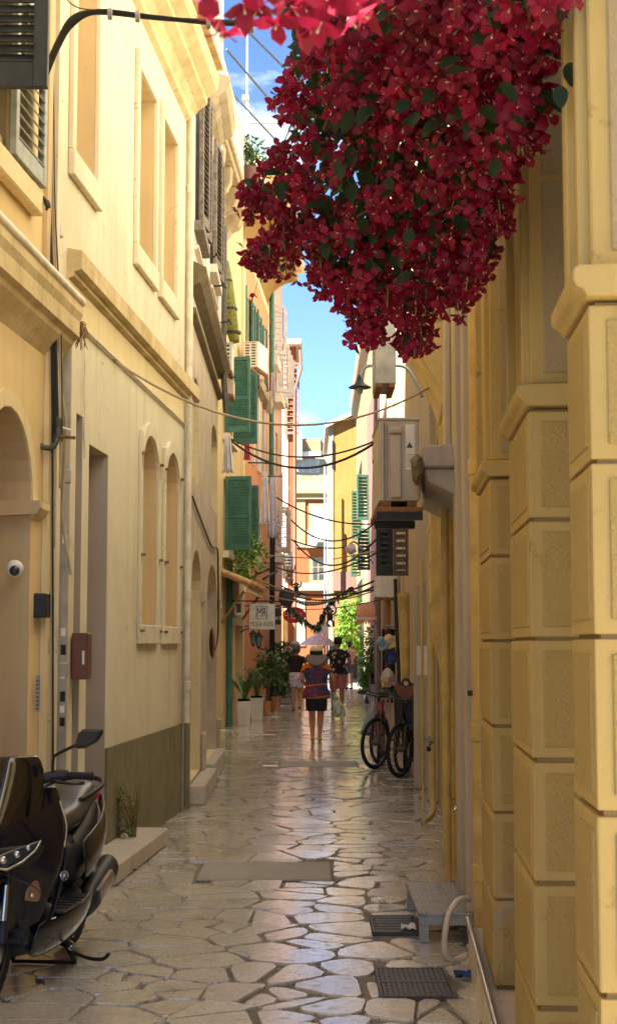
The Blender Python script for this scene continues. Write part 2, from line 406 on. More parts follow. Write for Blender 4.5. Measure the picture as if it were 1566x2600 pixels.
# ================================================================ ground
gm = MB(); gm.quad((-60, -60, -.016), (60, -60, -.016), (60, 200, -.016), (-60, 200, -.016))
PAV = gm.build('street_pavement', 'mortar'); PAV['kind'] = 'structure'; PAV['label'] = 'grey mortar bed of the stone paved alley'
FL = Plane(-1.42, 12, .075, 1); FL2 = Plane(-1.196, 14.6, -.0068, 1); FL3 = Plane(-1.68, 28, .05, 1)
FR = Plane(.40, 0, .0586, -1); FR2 = Plane(1.34, 16, .029, -1); FR3 = Plane(2.2, 46, .006, -1)
PATCH = [gnd(505, 2192), gnd(845, 2192), gnd(835, 2232), gnd(500, 2232)]
COVERS = []   # (x0,x1,y0,y1) rectangles kept free of stones
def px_rect(x0, y0, x1, y1):
    a, b, c, d = gnd(x0, y0), gnd(x1, y0), gnd(x1, y1), gnd(x0, y1)
    return min((a.x+d.x)/2, (b.x+c.x)/2), max((a.x+d.x)/2, (b.x+c.x)/2), c.y, a.y
RECT_PATCH = px_rect(508, 2190, 840, 2234)
RECT_GRATE1 = px_rect(948, 2328, 1052, 2368)
RECT_GRATE2 = px_rect(965, 2462, 1135, 2532)
RECT_STRIP = px_rect(712, 1933, 905, 1947)
COVERS += [RECT_PATCH, RECT_GRATE1, RECT_GRATE2, RECT_STRIP]
def left_edge(y): return FL.X(y) if y < 14.5 else (FL2.X(y) if y < 19.5 else (FL3.X(y) if y < 46 else -1.3))
def right_edge(y): return FR.X(y) if y < 16 else (FR2.X(y) if y < 46 else 2.25)
def make_stones():
    rnd = random.Random(5); seeds = []; y = 3.6
    while y < 66:
        s = .31 if y < 22 else .52
        x = left_edge(y)-.3 + rnd.uniform(0, .3)
        while x < right_edge(y)+.3:
            w = s*rnd.choice((.6, .8, 1.0, 1.25, 1.7))*rnd.uniform(.9, 1.1)
            seeds.append((x+rnd.uniform(-.12, .12), y+rnd.uniform(-.5, .5)*s, w)); x += w*1.05
        y += s*rnd.uniform(.80, 1.05)*(.9 if y < 12 else 1)
    cells = {}
    for i, (x, y, w) in enumerate(seeds): cells.setdefault((int(x//1), int(y//1)), []).append(i)
    polys = []
    for i, (x, y, w) in enumerate(seeds):
        poly = [(x-.9, y-.9), (x+.9, y-.9), (x+.9, y+.9), (x-.9, y+.9)]
        cx, cy = int(x//1), int(y//1); mid = abs(x-(.05+.03*y)) < .55
        for a in range(cx-2, cx+3):
            for b in range(cy-2, cy+3):
                for j in cells.get((a, b), ()):
                    if j == i: continue
                    qx, qy, qw = seeds[j]; dx, dy = qx-x, qy-y; L = math.hypot(dx, dy)
                    if L > 1.7 or L < 1e-4: continue
                    gap = (.0115 if mid and y < 12 else .0085)*(1+.7*math.sin(i*7.3+j*7.3))*(1.0 if y < 25 else 1.3)
                    t = (L*L)/2/L - gap; nx, ny = dx/L, dy/L
                    out = []
                    for k in range(len(poly)):
                        p, q = poly[k], poly[(k+1) % len(poly)]
                        dp = (p[0]-x)*nx+(p[1]-y)*ny-t; dq = (q[0]-x)*nx+(q[1]-y)*ny-t
                        if dp <= 0: out.append(p)
                        if dp*dq < 0:
                            u = dp/(dp-dq); out.append((p[0]+(q[0]-p[0])*u, p[1]+(q[1]-p[1])*u))
                    poly = out
                    if len(poly) < 3: break
                if len(poly) < 3: break
            if len(poly) < 3: break
        if len(poly) < 3: continue
        c = (sum(p[0] for p in poly)/len(poly), sum(p[1] for p in poly)/len(poly))
        for r in COVERS:
            if max(p[0] for p in poly) < r[0]-.02 or min(p[0] for p in poly) > r[1]+.02 or max(p[1] for p in poly) < r[2]-.02 or min(p[1] for p in poly) > r[3]+.02: continue
            sd = max(((c[0]-r[1], 1, 0, r[1]+.018), (r[0]-c[0], -1, 0, -(r[0]-.018)), (c[1]-r[3], 0, 1, r[3]+.018), (r[2]-c[1], 0, -1, -(r[2]-.018))))
            out = []
            for k in range(len(poly)):
                p, q = poly[k], poly[(k+1) % len(poly)]; dp = sd[3]-(p[0]*sd[1]+p[1]*sd[2]); dq = sd[3]-(q[0]*sd[1]+q[1]*sd[2])
                if dp <= 0: out.append(p)
                if dp*dq < 0: u = dp/(dp-dq); out.append((p[0]+(q[0]-p[0])*u, p[1]+(q[1]-p[1])*u))
            poly = out
            if len(poly) < 3: break
        if len(poly) < 3: continue
        c = (sum(p[0] for p in poly)/len(poly), sum(p[1] for p in poly)/len(poly))
        # drop slivers, round the corners
        q = []
        for k, p in enumerate(poly):
            if math.hypot(p[0]-poly[k-1][0], p[1]-poly[k-1][1]) > .02: q.append(p)
        if len(q) < 3: continue
        rr = .10 if not (mid and y < 12) else .24; o = []
        for k, p in enumerate(q):
            a, b = q[k-1], q[(k+1) % len(q)]
            for e in (a, b):
                L = math.hypot(e[0]-p[0], e[1]-p[1]); u = min(rr, .022/L if not (mid and y < 12) else .05/L) if L > 0 else 0
                jx = rnd.uniform(-.006, .006)
                o.append((p[0]+(e[0]-p[0])*u+jx, p[1]+(e[1]-p[1])*u+rnd.uniform(-.006, .006)))
        area = abs(sum(o[k-1][0]*o[k][1]-o[k][0]*o[k-1][1] for k in range(len(o))))/2
        if area > .008: polys.append((c, o, area))
    out = []
    for c, o, area in polys:
        h = rnd.uniform(-.004, .004); tx, ty = rnd.uniform(-.012, .012), rnd.uniform(-.014, .014)
        if area < .03: h -= .003
        n = len(o); b = min(.0045, .1*math.sqrt(area))
        def z(x, y): return h+(x-c[0])*tx+(y-c[1])*ty
        sc = 1-b/math.sqrt(area/3.14)
        lo = [Vector((x, y, -.02)) for x, y in o]; md = [Vector((x, y, z(x, y)-.009)) for x, y in o]
        up = [Vector((c[0]+(x-c[0])*sc, c[1]+(y-c[1])*sc, z(x, y))) for x, y in o]
        m = MB(); m.add(lo+md+up, [(i, (i+1) % n, (i+1) % n+n, i+n) for i in range(n)] + [(i+n, (i+1) % n+n, (i+1) % n+2*n, i+2*n) for i in range(n)] + [tuple(range(2*n, 3*n))])
        xs = 783+F*c[0]/max(c[1], 1)
        inview = -80 < xs < 1640 and c[1] > 5.6
        out.append((area/max(c[1], 1)**3 if inview else 0, m))
    out.sort(key=lambda t: -t[0])
    rest = MB()
    for k, (a, m) in enumerate(out):
        if k < 300: m.build('paving_stone', 'paving_marble', PAV, fix=False)
        else: rest.add(m.v, m.f)
    o = rest.build('paving_stones', 'paving_marble', PAV, fix=False); o['kind'] = 'stuff'; o['label'] = 'smaller and farther stones of the alley paving'
make_stones()
# ================================================================ house fronts
def facade(root, fr, Y0, Y1, z0, z1, ops, mat, reveal=None, depth=6.0, name='wall', near_end=True):
    m = MB(); ys = sorted({Y0, Y1, *[o['y0'] for o in ops], *[o['y1'] for o in ops]}); zs = sorted({z0, z1, *[o['z0'] for o in ops], *[o['z1'] for o in ops]})
    for i in range(len(ys)-1):
        for j in range(len(zs)-1):
            cy, cz = (ys[i]+ys[i+1])/2, (zs[j]+zs[j+1])/2
            if any(o['y0'] < cy < o['y1'] and o['z0'] < cz < o['z1'] for o in ops): continue
            m.quad(fr(ys[i], 0, zs[j]), fr(ys[i+1], 0, zs[j]), fr(ys[i+1], 0, zs[j+1]), fr(ys[i], 0, zs[j+1]))
    m.quad(fr(Y1, 0, z0), fr(Y1, -depth, z0), fr(Y1, -depth, z1), fr(Y1, 0, z1))
    m.quad(fr(Y0, 0, z0), fr(Y0, -depth, z0), fr(Y0, -depth, z1), fr(Y0, 0, z1))
    m.quad(fr(Y0, 0, z1), fr(Y1, 0, z1), fr(Y1, -depth, z1), fr(Y0, -depth, z1))
    m.quad(fr(Y0, -depth, z0), fr(Y1, -depth, z0), fr(Y1, -depth, z1), fr(Y0, -depth, z1))
    for o in ops:
        a, b, c, e, d = o['y0'], o['y1'], o['z0'], o['z1'], o.get('d', .2)
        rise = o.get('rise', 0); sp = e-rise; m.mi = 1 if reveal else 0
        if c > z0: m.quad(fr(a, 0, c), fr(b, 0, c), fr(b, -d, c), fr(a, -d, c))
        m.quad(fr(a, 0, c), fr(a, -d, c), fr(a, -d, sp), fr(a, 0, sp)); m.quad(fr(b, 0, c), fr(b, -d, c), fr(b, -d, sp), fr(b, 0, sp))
        if rise:
            N = 12; arc = [((a+b)/2-(b-a)/2*math.cos(math.pi*k/N), sp+rise*math.sin(math.pi*k/N)) for k in range(N+1)]
            for k in range(N):
                p, q = arc[k], arc[k+1]
                m.mi = 1 if reveal else 0
                m.quad(fr(p[0], 0, p[1]), fr(q[0], 0, q[1]), fr(q[0], -d, q[1]), fr(p[0], -d, p[1]))
                m.mi = 0
                m.quad(fr(p[0], 0, p[1]), fr(q[0], 0, q[1]), fr(q[0], 0, e), fr(p[0], 0, e))
        else: m.quad(fr(a, 0, e), fr(b, 0, e), fr(b, -d, e), fr(a, -d, e))
        m.mi = 0
        if o.get('back'):
            k = MB(); k.quad(fr(a, -d, c), fr(b, -d, c), fr(b, -d, e), fr(a, -d, e)); k.build(o.get('bname', 'recess_panel'), o['back'], root, fix=False)
    return m.build(name, [mat, reveal] if reveal else mat, root, fix=False)
def strip(root, fr, prof, Y0, Y1, mat, name, **k):
    m = MB(); m.prism(prof, Y0, Y1, fr); return m.build(name, mat, root, **k)
def fbox(root, fr, Y0, Y1, n0, n1, z0, z1, mat, name, **k):
    m = MB(); m.box(Y0, Y1, n0, n1, z0, z1, fr); return m.build(name, mat, root, **k)
def leaf(root, mat, hinge, along, up_h, w, th=.035, name='shutter', stile=.06, slat=.05, each=False, rails=(0, 1), tilt=55):
    """louvred shutter leaf: hinge corner (bottom), along = unit vector in the leaf's plane, thickness on the other side"""
    a = Vector(along).normalized(); up = Vector((0, 0, 1)); t = a.cross(up).normalized(); h = Vector(hinge)
    def fr(x, y, z): return h + a*x + t*y + up*z
    m = MB(); H = up_h
    m.box(0, stile, 0, th, 0, H, fr); m.box(w-stile, w, 0, th, 0, H, fr)
    rz = [(0, stile*1.8), (H-stile*1.2, H)]
    for r in rails:
        if 0 < r < 1: rz.insert(-1, (H*r-stile*.5, H*r+stile*.5))
    rz.sort()
    for z0, z1 in rz: m.box(stile, w-stile, .002, th-.002, z0, z1, fr)
    o = m.build(name, mat, root, bevel=.003)
    s = None if each else MB(); ct, sn = math.cos(R(tilt)), math.sin(R(tilt))
    for k in range(len(rz)-1):
        z0, z1 = rz[k][1], rz[k+1][0]; n = max(2, int((z1-z0)/slat)); g = (z1-z0)/n
        for i in range(n):
            zc = z0+g*(i+.5)
            def fs(x, y, z): return h + a*x + t*(th/2 + y*ct + z*sn) + up*(zc - y*sn + z*ct)
            b = MB() if each else s
            b.box(stile, w-stile, -min(slat*.60, th*.95), min(slat*.60, th*.95), -.004, .004, fs)
            if each: b.build('slat', mat, o)
    if not each:
        q = s.build('slats', mat, o, fix=False); q['kind'] = 'stuff'
    return o
# ---------------------------------------------------------------- first house: ochre, with an arched doorway
L0 = thing('ochre_house', 'ochre house with arched doorway and projecting gutter ledge beside the scooter', 'house', FL(6, 0, 0))
Ya = 8.72
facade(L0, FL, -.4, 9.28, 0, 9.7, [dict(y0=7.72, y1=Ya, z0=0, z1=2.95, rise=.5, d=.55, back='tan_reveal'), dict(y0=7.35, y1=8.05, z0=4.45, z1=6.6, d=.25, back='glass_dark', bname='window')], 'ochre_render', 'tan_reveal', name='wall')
m = MB()                                                            # band round the arch
for k in range(12):
    a0, a1 = math.pi*k/12, math.pi*(k+1)/12
    def q(a, r, n): return FL(8.22-r*math.cos(a), n, 2.45+r*math.sin(a))
    m.add([q(a0, .505, .012), q(a1, .505, .012), q(a1, .60, .012), q(a0, .60, .012), q(a0, .505, -.01), q(a1, .505, -.01), q(a1, .60, -.01), q(a0, .60, -.01)], [(0, 1, 2, 3), (0, 4, 5, 1), (3, 2, 6, 7)])
m.build('arch_band', 'ochre_trim', L0, fix=False)
strip(L0, FL, [(0, 2.36), (.03, 2.38), (.06, 2.42), (.06, 2.46), (0, 2.46)], Ya, Ya+.22, 'ochre_trim', 'impost')
m = MB(); m.prism([(-.5, 2.36), (.05, 2.38), (.07, 2.42), (.07, 2.46), (-.5, 2.46)], Ya-.06, Ya+.005, FL); m.build('impost', 'tan_reveal', L0)
fbox(L0, FL, Ya+.26, Ya+.33, .002, .035, 0, 3.5, 'ochre_trim', 'pilaster_strip'); fbox(L0, FL, Ya+.42, Ya+.52, .002, .05, 0, 3.5, 'cream_render', 'pilaster_strip')
zc = 3.56
strip(L0, FL, [(0, zc-.16), (.04, zc-.10), (.10, zc-.03), (.11, zc), (.145, zc+.02), (.145, zc+.12), (.165, zc+.17), (.165, zc+.24), (0, zc+.26)], -.4, 9.30, 'cornice_ochre', 'cornice')
m = MB(); m.tube([FL(-.4, .15, zc+.28), FL(9.29, .15, zc+.25)], .035, 10); m.build('gutter', 'cream_pipe', L0, smooth=40)
fbox(L0, FL, 7.2, 8.62, .001, .075, 4.18, 4.33, 'ochre_trim', 'window_sill', bevel=.01)
fbox(L0, FL, 8.05, 8.62, .0005, .02, 4.33, 6.9, 'ochre_trim', 'window_surround')
fbox(L0, FL, 8.88, 9.0, .001, .03, 3.85, 9.4, 'tan_reveal', 'pilaster_strip'); fbox(L0, FL, 9.04, 9.12, .001, .05, 3.85, 9.4, 'cream_render', 'pilaster_strip')
h = at(-90, 228, 7.45); leaf(L0, 'black_shutter', (h.x, 7.45, h.z), (1, 0, 0), 2.0, at(124, 228, 7.45).x-h.x, .045, stile=.075, slat=.053, each=True)
p0 = FL(7.95, .05, 4.34); p1 = FL(8.58, .06, 4.34); leaf(L0, 'grey_shutter', p0, p1-p0, 2.0, (p1-p0).length, .04, stile=.06, slat=.062, each=True, rails=(0, .5, 1))
m = MB(); a = FL(8.66, .03, 0)                                     # iron shutter stop
m.tube(smooth_path([at(70, 478, 8.6), at(90, 482, 8.6), at(92, 496, 8.6), at(108, 500, 8.6), at(122, 520, 8.6), at(118, 534, 8.6)]), [.006]*12+[.012]*6+[.02]*4+[.008]*4, 6); m.build('shutter_stop', 'black_metal', L0)
m = MB(); m.tube(smooth_path([at(-10, 352, 8.2), at(12, 346, 8.2), at(24, 356, 8.2), at(20, 366, 8.2), at(15, 360, 8.2)]), .006, 6); m.build('shutter_stop', 'black_metal', L0)
# ---------------------------------------------------------------- second house: cream, blind windows
L1 = thing('cream_house', 'pale cream house with blind windows, olive dado and ochre eaves cornice', 'house', FL(12, 0, 0))
def pxop(x0, x1, z0, z1, pl=FL, y=1300, **k): return dict(y0=pl.Yx(x0, y), y1=pl.Yx(x1, y), z0=z0, z1=z1, **k)
w1 = pxop(184, 241, 4.92, 6.9, y=300, d=.22, back='ochre_trim'); w2 = pxop(347, 390, 4.90, 6.42, y=400, d=.22, back='ochre_trim'); w3 = pxop(409, 444, 4.90, 6.42, y=450, d=.22, back='ochre_trim')
a1 = pxop(355, 397, 1.77, 3.40, d=.2, back='ochre_trim'); a2 = pxop(415, 450, 1.77, 3.40, d=.2, back='ochre_trim')
for a in (a1, a2): a['rise'] = (a['y1']-a['y0'])/2*.85
dr = dict(y0=FL.Yx(222), y1=FL.Yx(271), z0=0, z1=3.02, d=.42, back='wood', bname='door'); nc = dict(y0=FL.Yx(188), y1=FL.Yx(205), z0=0, z1=3.18, d=.3, back='grey_reveal')
Lend = 14.47
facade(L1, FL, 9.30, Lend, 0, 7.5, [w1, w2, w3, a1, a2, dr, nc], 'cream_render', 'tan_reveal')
g = MB()
for o in (dr, nc): g.box(o['y1']-.004, o['y1']-.001, -o['d'], -.001, 0, o['z1'], FL)
g.build('jamb_lining', 'grey_reveal', L1)
def surround(o, w, n, mat, bottom=.16, top=.14, side=.10):
    a, b, c, e = o['y0'], o['y1'], o['z0'], o['z1']
    fbox(L1, FL, a-side, a-.002, .001, n, c, e, mat, 'window_surround', bevel=.004); fbox(L1, FL, b+.002, b+side, .001, n, c, e, mat, 'window_surround', bevel=.004)
    if top: fbox(L1, FL, a-side, b+side, .001, n, e, e+top, mat, 'window_surround', bevel=.004)
    fbox(L1, FL, a-side, b+side, .001, n+.012, c-bottom, c-.001, mat, 'window_sill', bevel=.006)
for o in (w1, w2, w3): surround(o, .1, .035, 'cream_render', bottom=.18)
for o in (a1, a2):
    surround(o, .1, .03, 'cream_render', bottom=.16, top=0, side=.07)
    m = MB(); N = 14; cY = (o['y0']+o['y1'])/2; r0 = (o['y1']-o['y0'])/2; sp = o['z1']-o['rise']
    for k in range(N):
        t0, t1 = math.pi*k/N, math.pi*(k+1)/N
        def q(t, g, n): return FL(cY-(r0+g)*math.cos(t), n, sp+(o['rise']+g*1.6)*math.sin(t))
        m.add([q(t0, .002, .03), q(t1, .002, .03), q(t1, .07, .03), q(t0, .07, .03), q(t0, .07, 0), q(t1, .07, 0), q(t0, .002, 0), q(t1, .002, 0)], [(0, 1, 2, 3), (3, 2, 5, 4), (0, 6, 7, 1)])
    m.build('window_surround', 'cream_render', L1, fix=False)
for o in (a1, a2):                                                 # rusty shutter pintles
    for z in (1.72, 2.35, 3.2):
        for y in (o['y0']-.05, o['y1']+.03):
            fbox(L1, FL, y-.025, y+.025, .03, .06, z-.01, z+.01, 'rust', 'pintle')
zs = 4.06
strip(L1, FL, [(0, zs-.03), (.05, zs-.01), (.05, zs+.02), (.10, zs+.035), (.10, zs+.16), (0, zs+.18)], 9.52, Lend+.35, 'cornice_ochre', 'string_course')
fbox(L1, FL, 9.5, Lend, .001, .012, 3.80, zs-.03, 'ochre_trim', 'band')
strip(L1, FL, [(0, 6.9), (.05, 6.93), (.05, 7.0), (.10, 7.08), (.19, 7.14), (.19, 7.20), (.29, 7.28), (.31, 7.42), (0, 7.5)], 9.3, Lend+.1, 'cornice_ochre', 'cornice')
fbox(L1, FL, 9.3, Lend+.12, -.2, .35, 7.505, 7.54, 'roof_tile', 'roof_edge')
fbox(L1, FL, 9.31, Lend-.01, -5.9, -.5, 7.5, 10.8, 'cream_render', 'sun_blocker')  # unseen storey added to keep sun off the right-hand wall
fbox(L1, FL, dr['y1']+.003, Lend, .002, .022, 0, .84, 'dado_olive', 'dado')
s = MB(); s.box(dr['y0']-.35, dr['y1']+1.05, -.02, .30, 0, .14, FL); s.build('doorstep', 'stone_step', L1, bevel=.015)
# ---------------------------------------------------------------- third house: weathered stone below, pale above
L2 = thing('stone_house', 'weathered stone house with two arched doorways and blackened ledges', 'house', FL2(17, 0, 0))
L2e = 19.6
d1 = dict(y0=FL2.Yx(487), y1=FL2.Yx(511), z0=.22, z1=2.62, rise=.40, d=.35, back='wood', bname='door'); d2 = dict(y0=FL2.Yx(527), y1=FL2.Yx(551), z0=.22, z1=2.62, rise=.40, d=.35, back='wood', bname='door')
u1 = dict(y0=FL2.Yx(487), y1=FL2.Yx(503), z0=3.35, z1=4.45, rise=.25, d=.25, back='glass_dark', bname='window')
u2 = dict(y0=FL2.Yx(535), y1=FL2.Yx(550), z0=3.35, z1=4.45, rise=.25, d=.25, back='glass_dark', bname='window')
facade(L2, FL2, Lend+.02, L2e, 0, 5.0, [d1, d2, u1, u2], 'old_stone', 'ochre_trim', name='stone_wall')
sw = [dict(y0=15.1, y1=15.9, z0=6.1, z1=7.6, d=.2, back='glass_dark', bname='window'), dict(y0=17.6, y1=18.5, z0=6.3, z1=7.8, d=.2, back='glass_dark', bname='window')]
facade(L2, FL2, Lend+.02, L2e, 5.0, 11.5, sw, 'pale_plaster', 'grey_white', name='upper_wall')
fbox(L2, FL2, 18.75, L2e-.002, .001, .05, 5.5, 11.4, 'grey_white', 'pilaster'); fbox(L2, FL2, 16.5, 17.1, .001, .035, 5.5, 11.4, 'grey_white', 'pilaster')
strip(L2, FL2, [(0, 4.92), (.06, 4.95), (.06, 5.0), (0, 5.02)], Lend+.03, L2e+.05, 'black_crust', 'ledge')
strip(L2, FL2, [(0, 5.22), (.10, 5.27), (.16, 5.36), (.16, 5.42), (0, 5.5)], Lend+.03, L2e+.12, 'black_crust', 'ledge')
for o in sw:
    for yy in (o['y0']-.02, (o['y0']+o['y1'])/2+.02):
        p0 = FL2(yy, .04, o['z0']-.04); p1 = FL2(yy+(o['y1']-o['y0'])*.52, .09, o['z0']-.04)
        leaf(L2, 'weathered_shutter', p0, p1-p0, o['z1']-o['z0']+.1, (p1-p0).length, .045, stile=.06, slat=.06)
    fbox(L2, FL2, o['y0']-.15, o['y1']+.2, .001, .10, o['z0']-.16, o['z0']-.06, 'weathered_shutter' if o is sw[0] else 'pale_plaster', 'window_sill')
    strip(L2, FL2, [(0, o['z0']-.36), (.05, o['z0']-.34), (.05, o['z0']-.31), (0, o['z0']-.3)], o['y0']-.1, o['y1']+.2, 'pale_plaster', 'apron')
strip(L2, FL2, [(0, 8.12), (.07, 8.16), (.12, 8.24), (.22, 8.30), (.26, 8.42), (.26, 8.48), (0, 8.55)], 17.15, 18.75, 'balcony_stone', 'window_hood')
m = MB(); m.box(Lend+.35, 16.9, 0, .16, 0, .20, FL2); m.box(16.95, L2e-.1, 0, .13, 0, .24, FL2); m.build('doorstep', 'stone_step', L2, bevel=.015)
for o in (d1, d2):
    fbox(L2, FL2, o['y1']+.02, o['y1']+.34, .001, .05, 0, .62, 'old_stone', 'plinth_block', bevel=.02)
    strip(L2, FL2, [(0, 2.08), (.05, 2.10), (.05, 2.2), (0, 2.22)], o['y1']-.02, o['y1']+.3, 'old_stone', 'impost')
m = MB(); m.tube(smooth_path([FL2(14.7, .02, 3.1), FL2(16, .02, 2.98), FL2(18, .02, 2.82), FL2(19.1, .03, 2.86), FL2(19.35, .03, 2.6), FL2(19.4, .03, 1.75), FL2(18.6, .04, 1.55)]), .012, 6); m.build('wall_cable', 'black_cable', L2)
m = MB(); m.lathe([(.16, -.015), (.19, 0), (.16, .015), (.14, 0), (.16, -.015)], FL2(17.6, .06, 1.63), 14, (1, .2, 0)); m.build('iron_ring', 'rust', L2, smooth=1)
# ---------------------------------------------------------------- fourth: tall cream house with the high balcony
L3 = thing('tall_cream_house', 'tall cream house with green shutters and a high stone balcony', 'house', FL3(28, 0, 0))
Y3 = FL3.Yx(614)
def gw(x0, x1, y0, y1, pl=FL3, **k):
    a, b = pl.Yx(x0, (y0+y1)/2), pl.Yx(x1, (y0+y1)/2); z1, z0 = pl.z((x0+x1)/2, y0), pl.z((x0+x1)/2, y1)
    return dict(y0=min(a, b), y1=max(a, b), z0=z0, z1=z1, **k)
dW = dict(d=.18, back='glass_dark', bname='window')
g1 = gw(568, 590, 1225, 1400, **dW); g2 = gw(568, 590, 930, 1110, **dW); gd = gw(590, 608, 1588, 1845, d=.3, back='grey_louvre', bname='door'); gd['z0'] = 0
g3 = gw(604, 611, 1410, 1460, **dW)
facade(L3, FL3, 19.7, Y3, 0, 11.2, [g1, g2, gd], 'yellow_cream', 'tan_reveal')
fbox(L3, FL3, 19.75, Y3-.5, -5.5, -.6, 11.2, 13.2, 'yellow_cream', 'sun_blocker')  # added out of sight to shade the beige house front
for o, w in ((g1, .52), (g2, .50)):
    hh = o['z1']-o['z0']
    for yy in (o['y0'], o['y1']):
        p = FL3(yy, .03, o['z0']-.03); leaf(L3, 'green_shutter', p, (1, -.12, 0), hh+.06, w, .04, stile=.06, slat=.048, rails=(0, .45, 1))
    fbox(L3, FL3, o['y0']-.15, o['y1']+.15, .001, .12, o['z0']-.18, o['z0']-.05, 'pale_plaster', 'window_sill')
for o in (gd,):
    fbox(L3, FL3, o['y1']+.01, o['y1']+.2, .001, .06, 0, o['z1'], 'yellow_cream', 'door_surround'); fbox(L3, FL3, o['y0']-.25, o['y0']-.01, .001, .06, 0, o['z1'], 'yellow_cream', 'door_surround'); fbox(L3, FL3, o['y0']-.3, o['y1']+.25, .001, .10, o['z1'], o['z1']+.14, 'grey_white', 'lintel')
fbox(L3, FL3, Y3-.35, Y3-.002, .001, .06, 0, 10.5, 'ochre_trim', 'corner_strip')
bz = at(595, 446, 25.0).z                                           # balcony slab, corbels, railing
bn = .62
m = MB(); m.box(21.5, 26.6, 0, bn, bz-.14, bz, FL3); m.box(21.4, 26.7, 0, bn+.06, bz-.05, bz+.04, FL3); m.build('balcony_slab', 'balcony_stone', L3, bevel=.02)
for k in range(5):
    y = 26.4-k*1.1
    m = MB(); m.prism([(0, bz-1.25), (.10, bz-1.22), (.18, bz-1.05), (.22, bz-.80), (.34, bz-.62), (.48, bz-.55), (bn-.06, bz-.40), (bn-.04, bz-.145), (0, bz-.145)], y-.14, y+.14, FL3); m.build('corbel', 'balcony_stone', L3, bevel=.02)
rail = MB()
for (a, b) in ((FL3(21.5, bn, 0), FL3(26.6, bn, 0)), (FL3(26.6, bn, 0), FL3(26.6, 0, 0))):
    for z in (bz+.06, bz+.98): rail.tube([a+Vector((0, 0, z)), b+Vector((0, 0, z))], .018, 6)
    L = (b-a).length; n = int(L/.34); d = (b-a)/L
    for i in range(n):
        c = a+d*(i+.5)*L/n; w = L/n*.5
        for sgn in (-1, 1):
            rail.tube(smooth_path([c+d*w*.15*sgn+Vector((0, 0, bz+.06)), c+d*w*.35*sgn+Vector((0, 0, bz+.4)), c+d*w*.95*sgn+Vector((0, 0, bz+.7)), c+d*w*.75*sgn+Vector((0, 0, bz+.93)), c+d*w*.35*sgn+Vector((0, 0, bz+.85)), c+d*w*.45*sgn+Vector((0, 0, bz+.76))], 4), .012, 5)
        for z, r in ((bz+.22, .10), (bz+.5, .06)):
            rail.tube([c+d*r*math.cos(t*.7)*(1-t*.07)+Vector((0, 0, z+r*math.sin(t*.7)*(1-t*.07))) for t in range(10)], .010, 5)
for p in (FL3(26.6, bn, 0), FL3(21.5, bn, 0)): rail.tube([p+Vector((0, 0, bz)), p+Vector((0, 0, bz+1.9))], .02, 6)
rail.build('railing', 'white_paint', L3, smooth=40, fix=False)
poles = MB(); cp = FL3(26.6, bn, bz)                                  # washing-line frame that stands on the balcony
poles.tube([cp+Vector((-.02, 0, 0)), cp+Vector((-.02, 0, 3.6))], .022, 6)
poles.build('frame_post', 'iron_grey', L3, smooth=40)
# ---------------------------------------------------------------- fifth: orange house with a yellow coved eave
L4 = thing('orange_house', 'orange house with yellow coved eaves and narrow green shutters', 'house', FL3(36, 0, 0))
Y4 = FL3.Yx(677)
wins = []
for x0, x1, y0, y1 in ((622, 632, 750, 880), (637, 648, 780, 900), (652, 663, 810, 900), (644, 653, 1010, 1180), (660, 668, 1040, 1200), (648, 656, 1330, 1420)):
    wins.append(gw(x0, x1, y0, y1, **dW))
zt = 10.75
facade(L4, FL3, Y3+.01, Y4, 0, zt, wins, 'orange_wall', 'tan_reveal')
for k, o in enumerate(wins[:3]):
    for yy, sg in ((o['y0']-.02, -1), (o['y1']+.02, 1)):
        w = min(.5, (o['y1']-o['y0'])*.5); p = FL3(yy, .03, o['z0']); q = FL3(yy+sg*w*.9, .09, o['z0']); leaf(L4, 'green_shutter', p, q-p, o['z1']-o['z0'], w, .04, slat=.05)
for o in wins[3:]:
    fbox(L4, FL3, o['y0']-.25, o['y0']-.01, .001, .05, o['z0']-.1, o['z1']+.1, 'pale_plaster', 'window_surround'); fbox(L4, FL3, o['y1']+.01, o['y1']+.25, .001, .05, o['z0']-.1, o['z1']+.1, 'pale_plaster', 'window_surround')
    strip(L4, FL3, [(0, o['z1']+.1), (.2, o['z1']+.16), (.25, o['z1']+.3), (0, o['z1']+.36)], o['y0']-.4, o['y1']+.4, 'balcony_stone', 'window_hood')
prof = [(0, zt-.02)]+[(.75*(1-math.cos(t*math.pi/12)), zt+.75*math.sin(t*math.pi/12)) for t in range(1, 7)]+[(.82, zt+.78), (.82, zt+.95), (0, zt+1.0)]
strip(L4, FL3, prof, Y3+.02, Y4+.05, 'yolk_wall', 'eave_cove')
strip(L4, FL3, [(.001, zt-.22), (.05, zt-.2), (.05, zt-.03), (.001, zt-.021)], Y3+.02, Y4, 'ochre_trim', 'eave_band')
m = MB()
for i in range(26):
    y = Y3+.1+i*(Y4-Y3)/26; m.tube([FL3(y, 1.0, zt+1.02), FL3(y, -1.2, zt+1.75)], .12, 6)
o = m.build('roof_tiles', 'roof_tile', L4, smooth=1); o['kind'] = 'stuff'
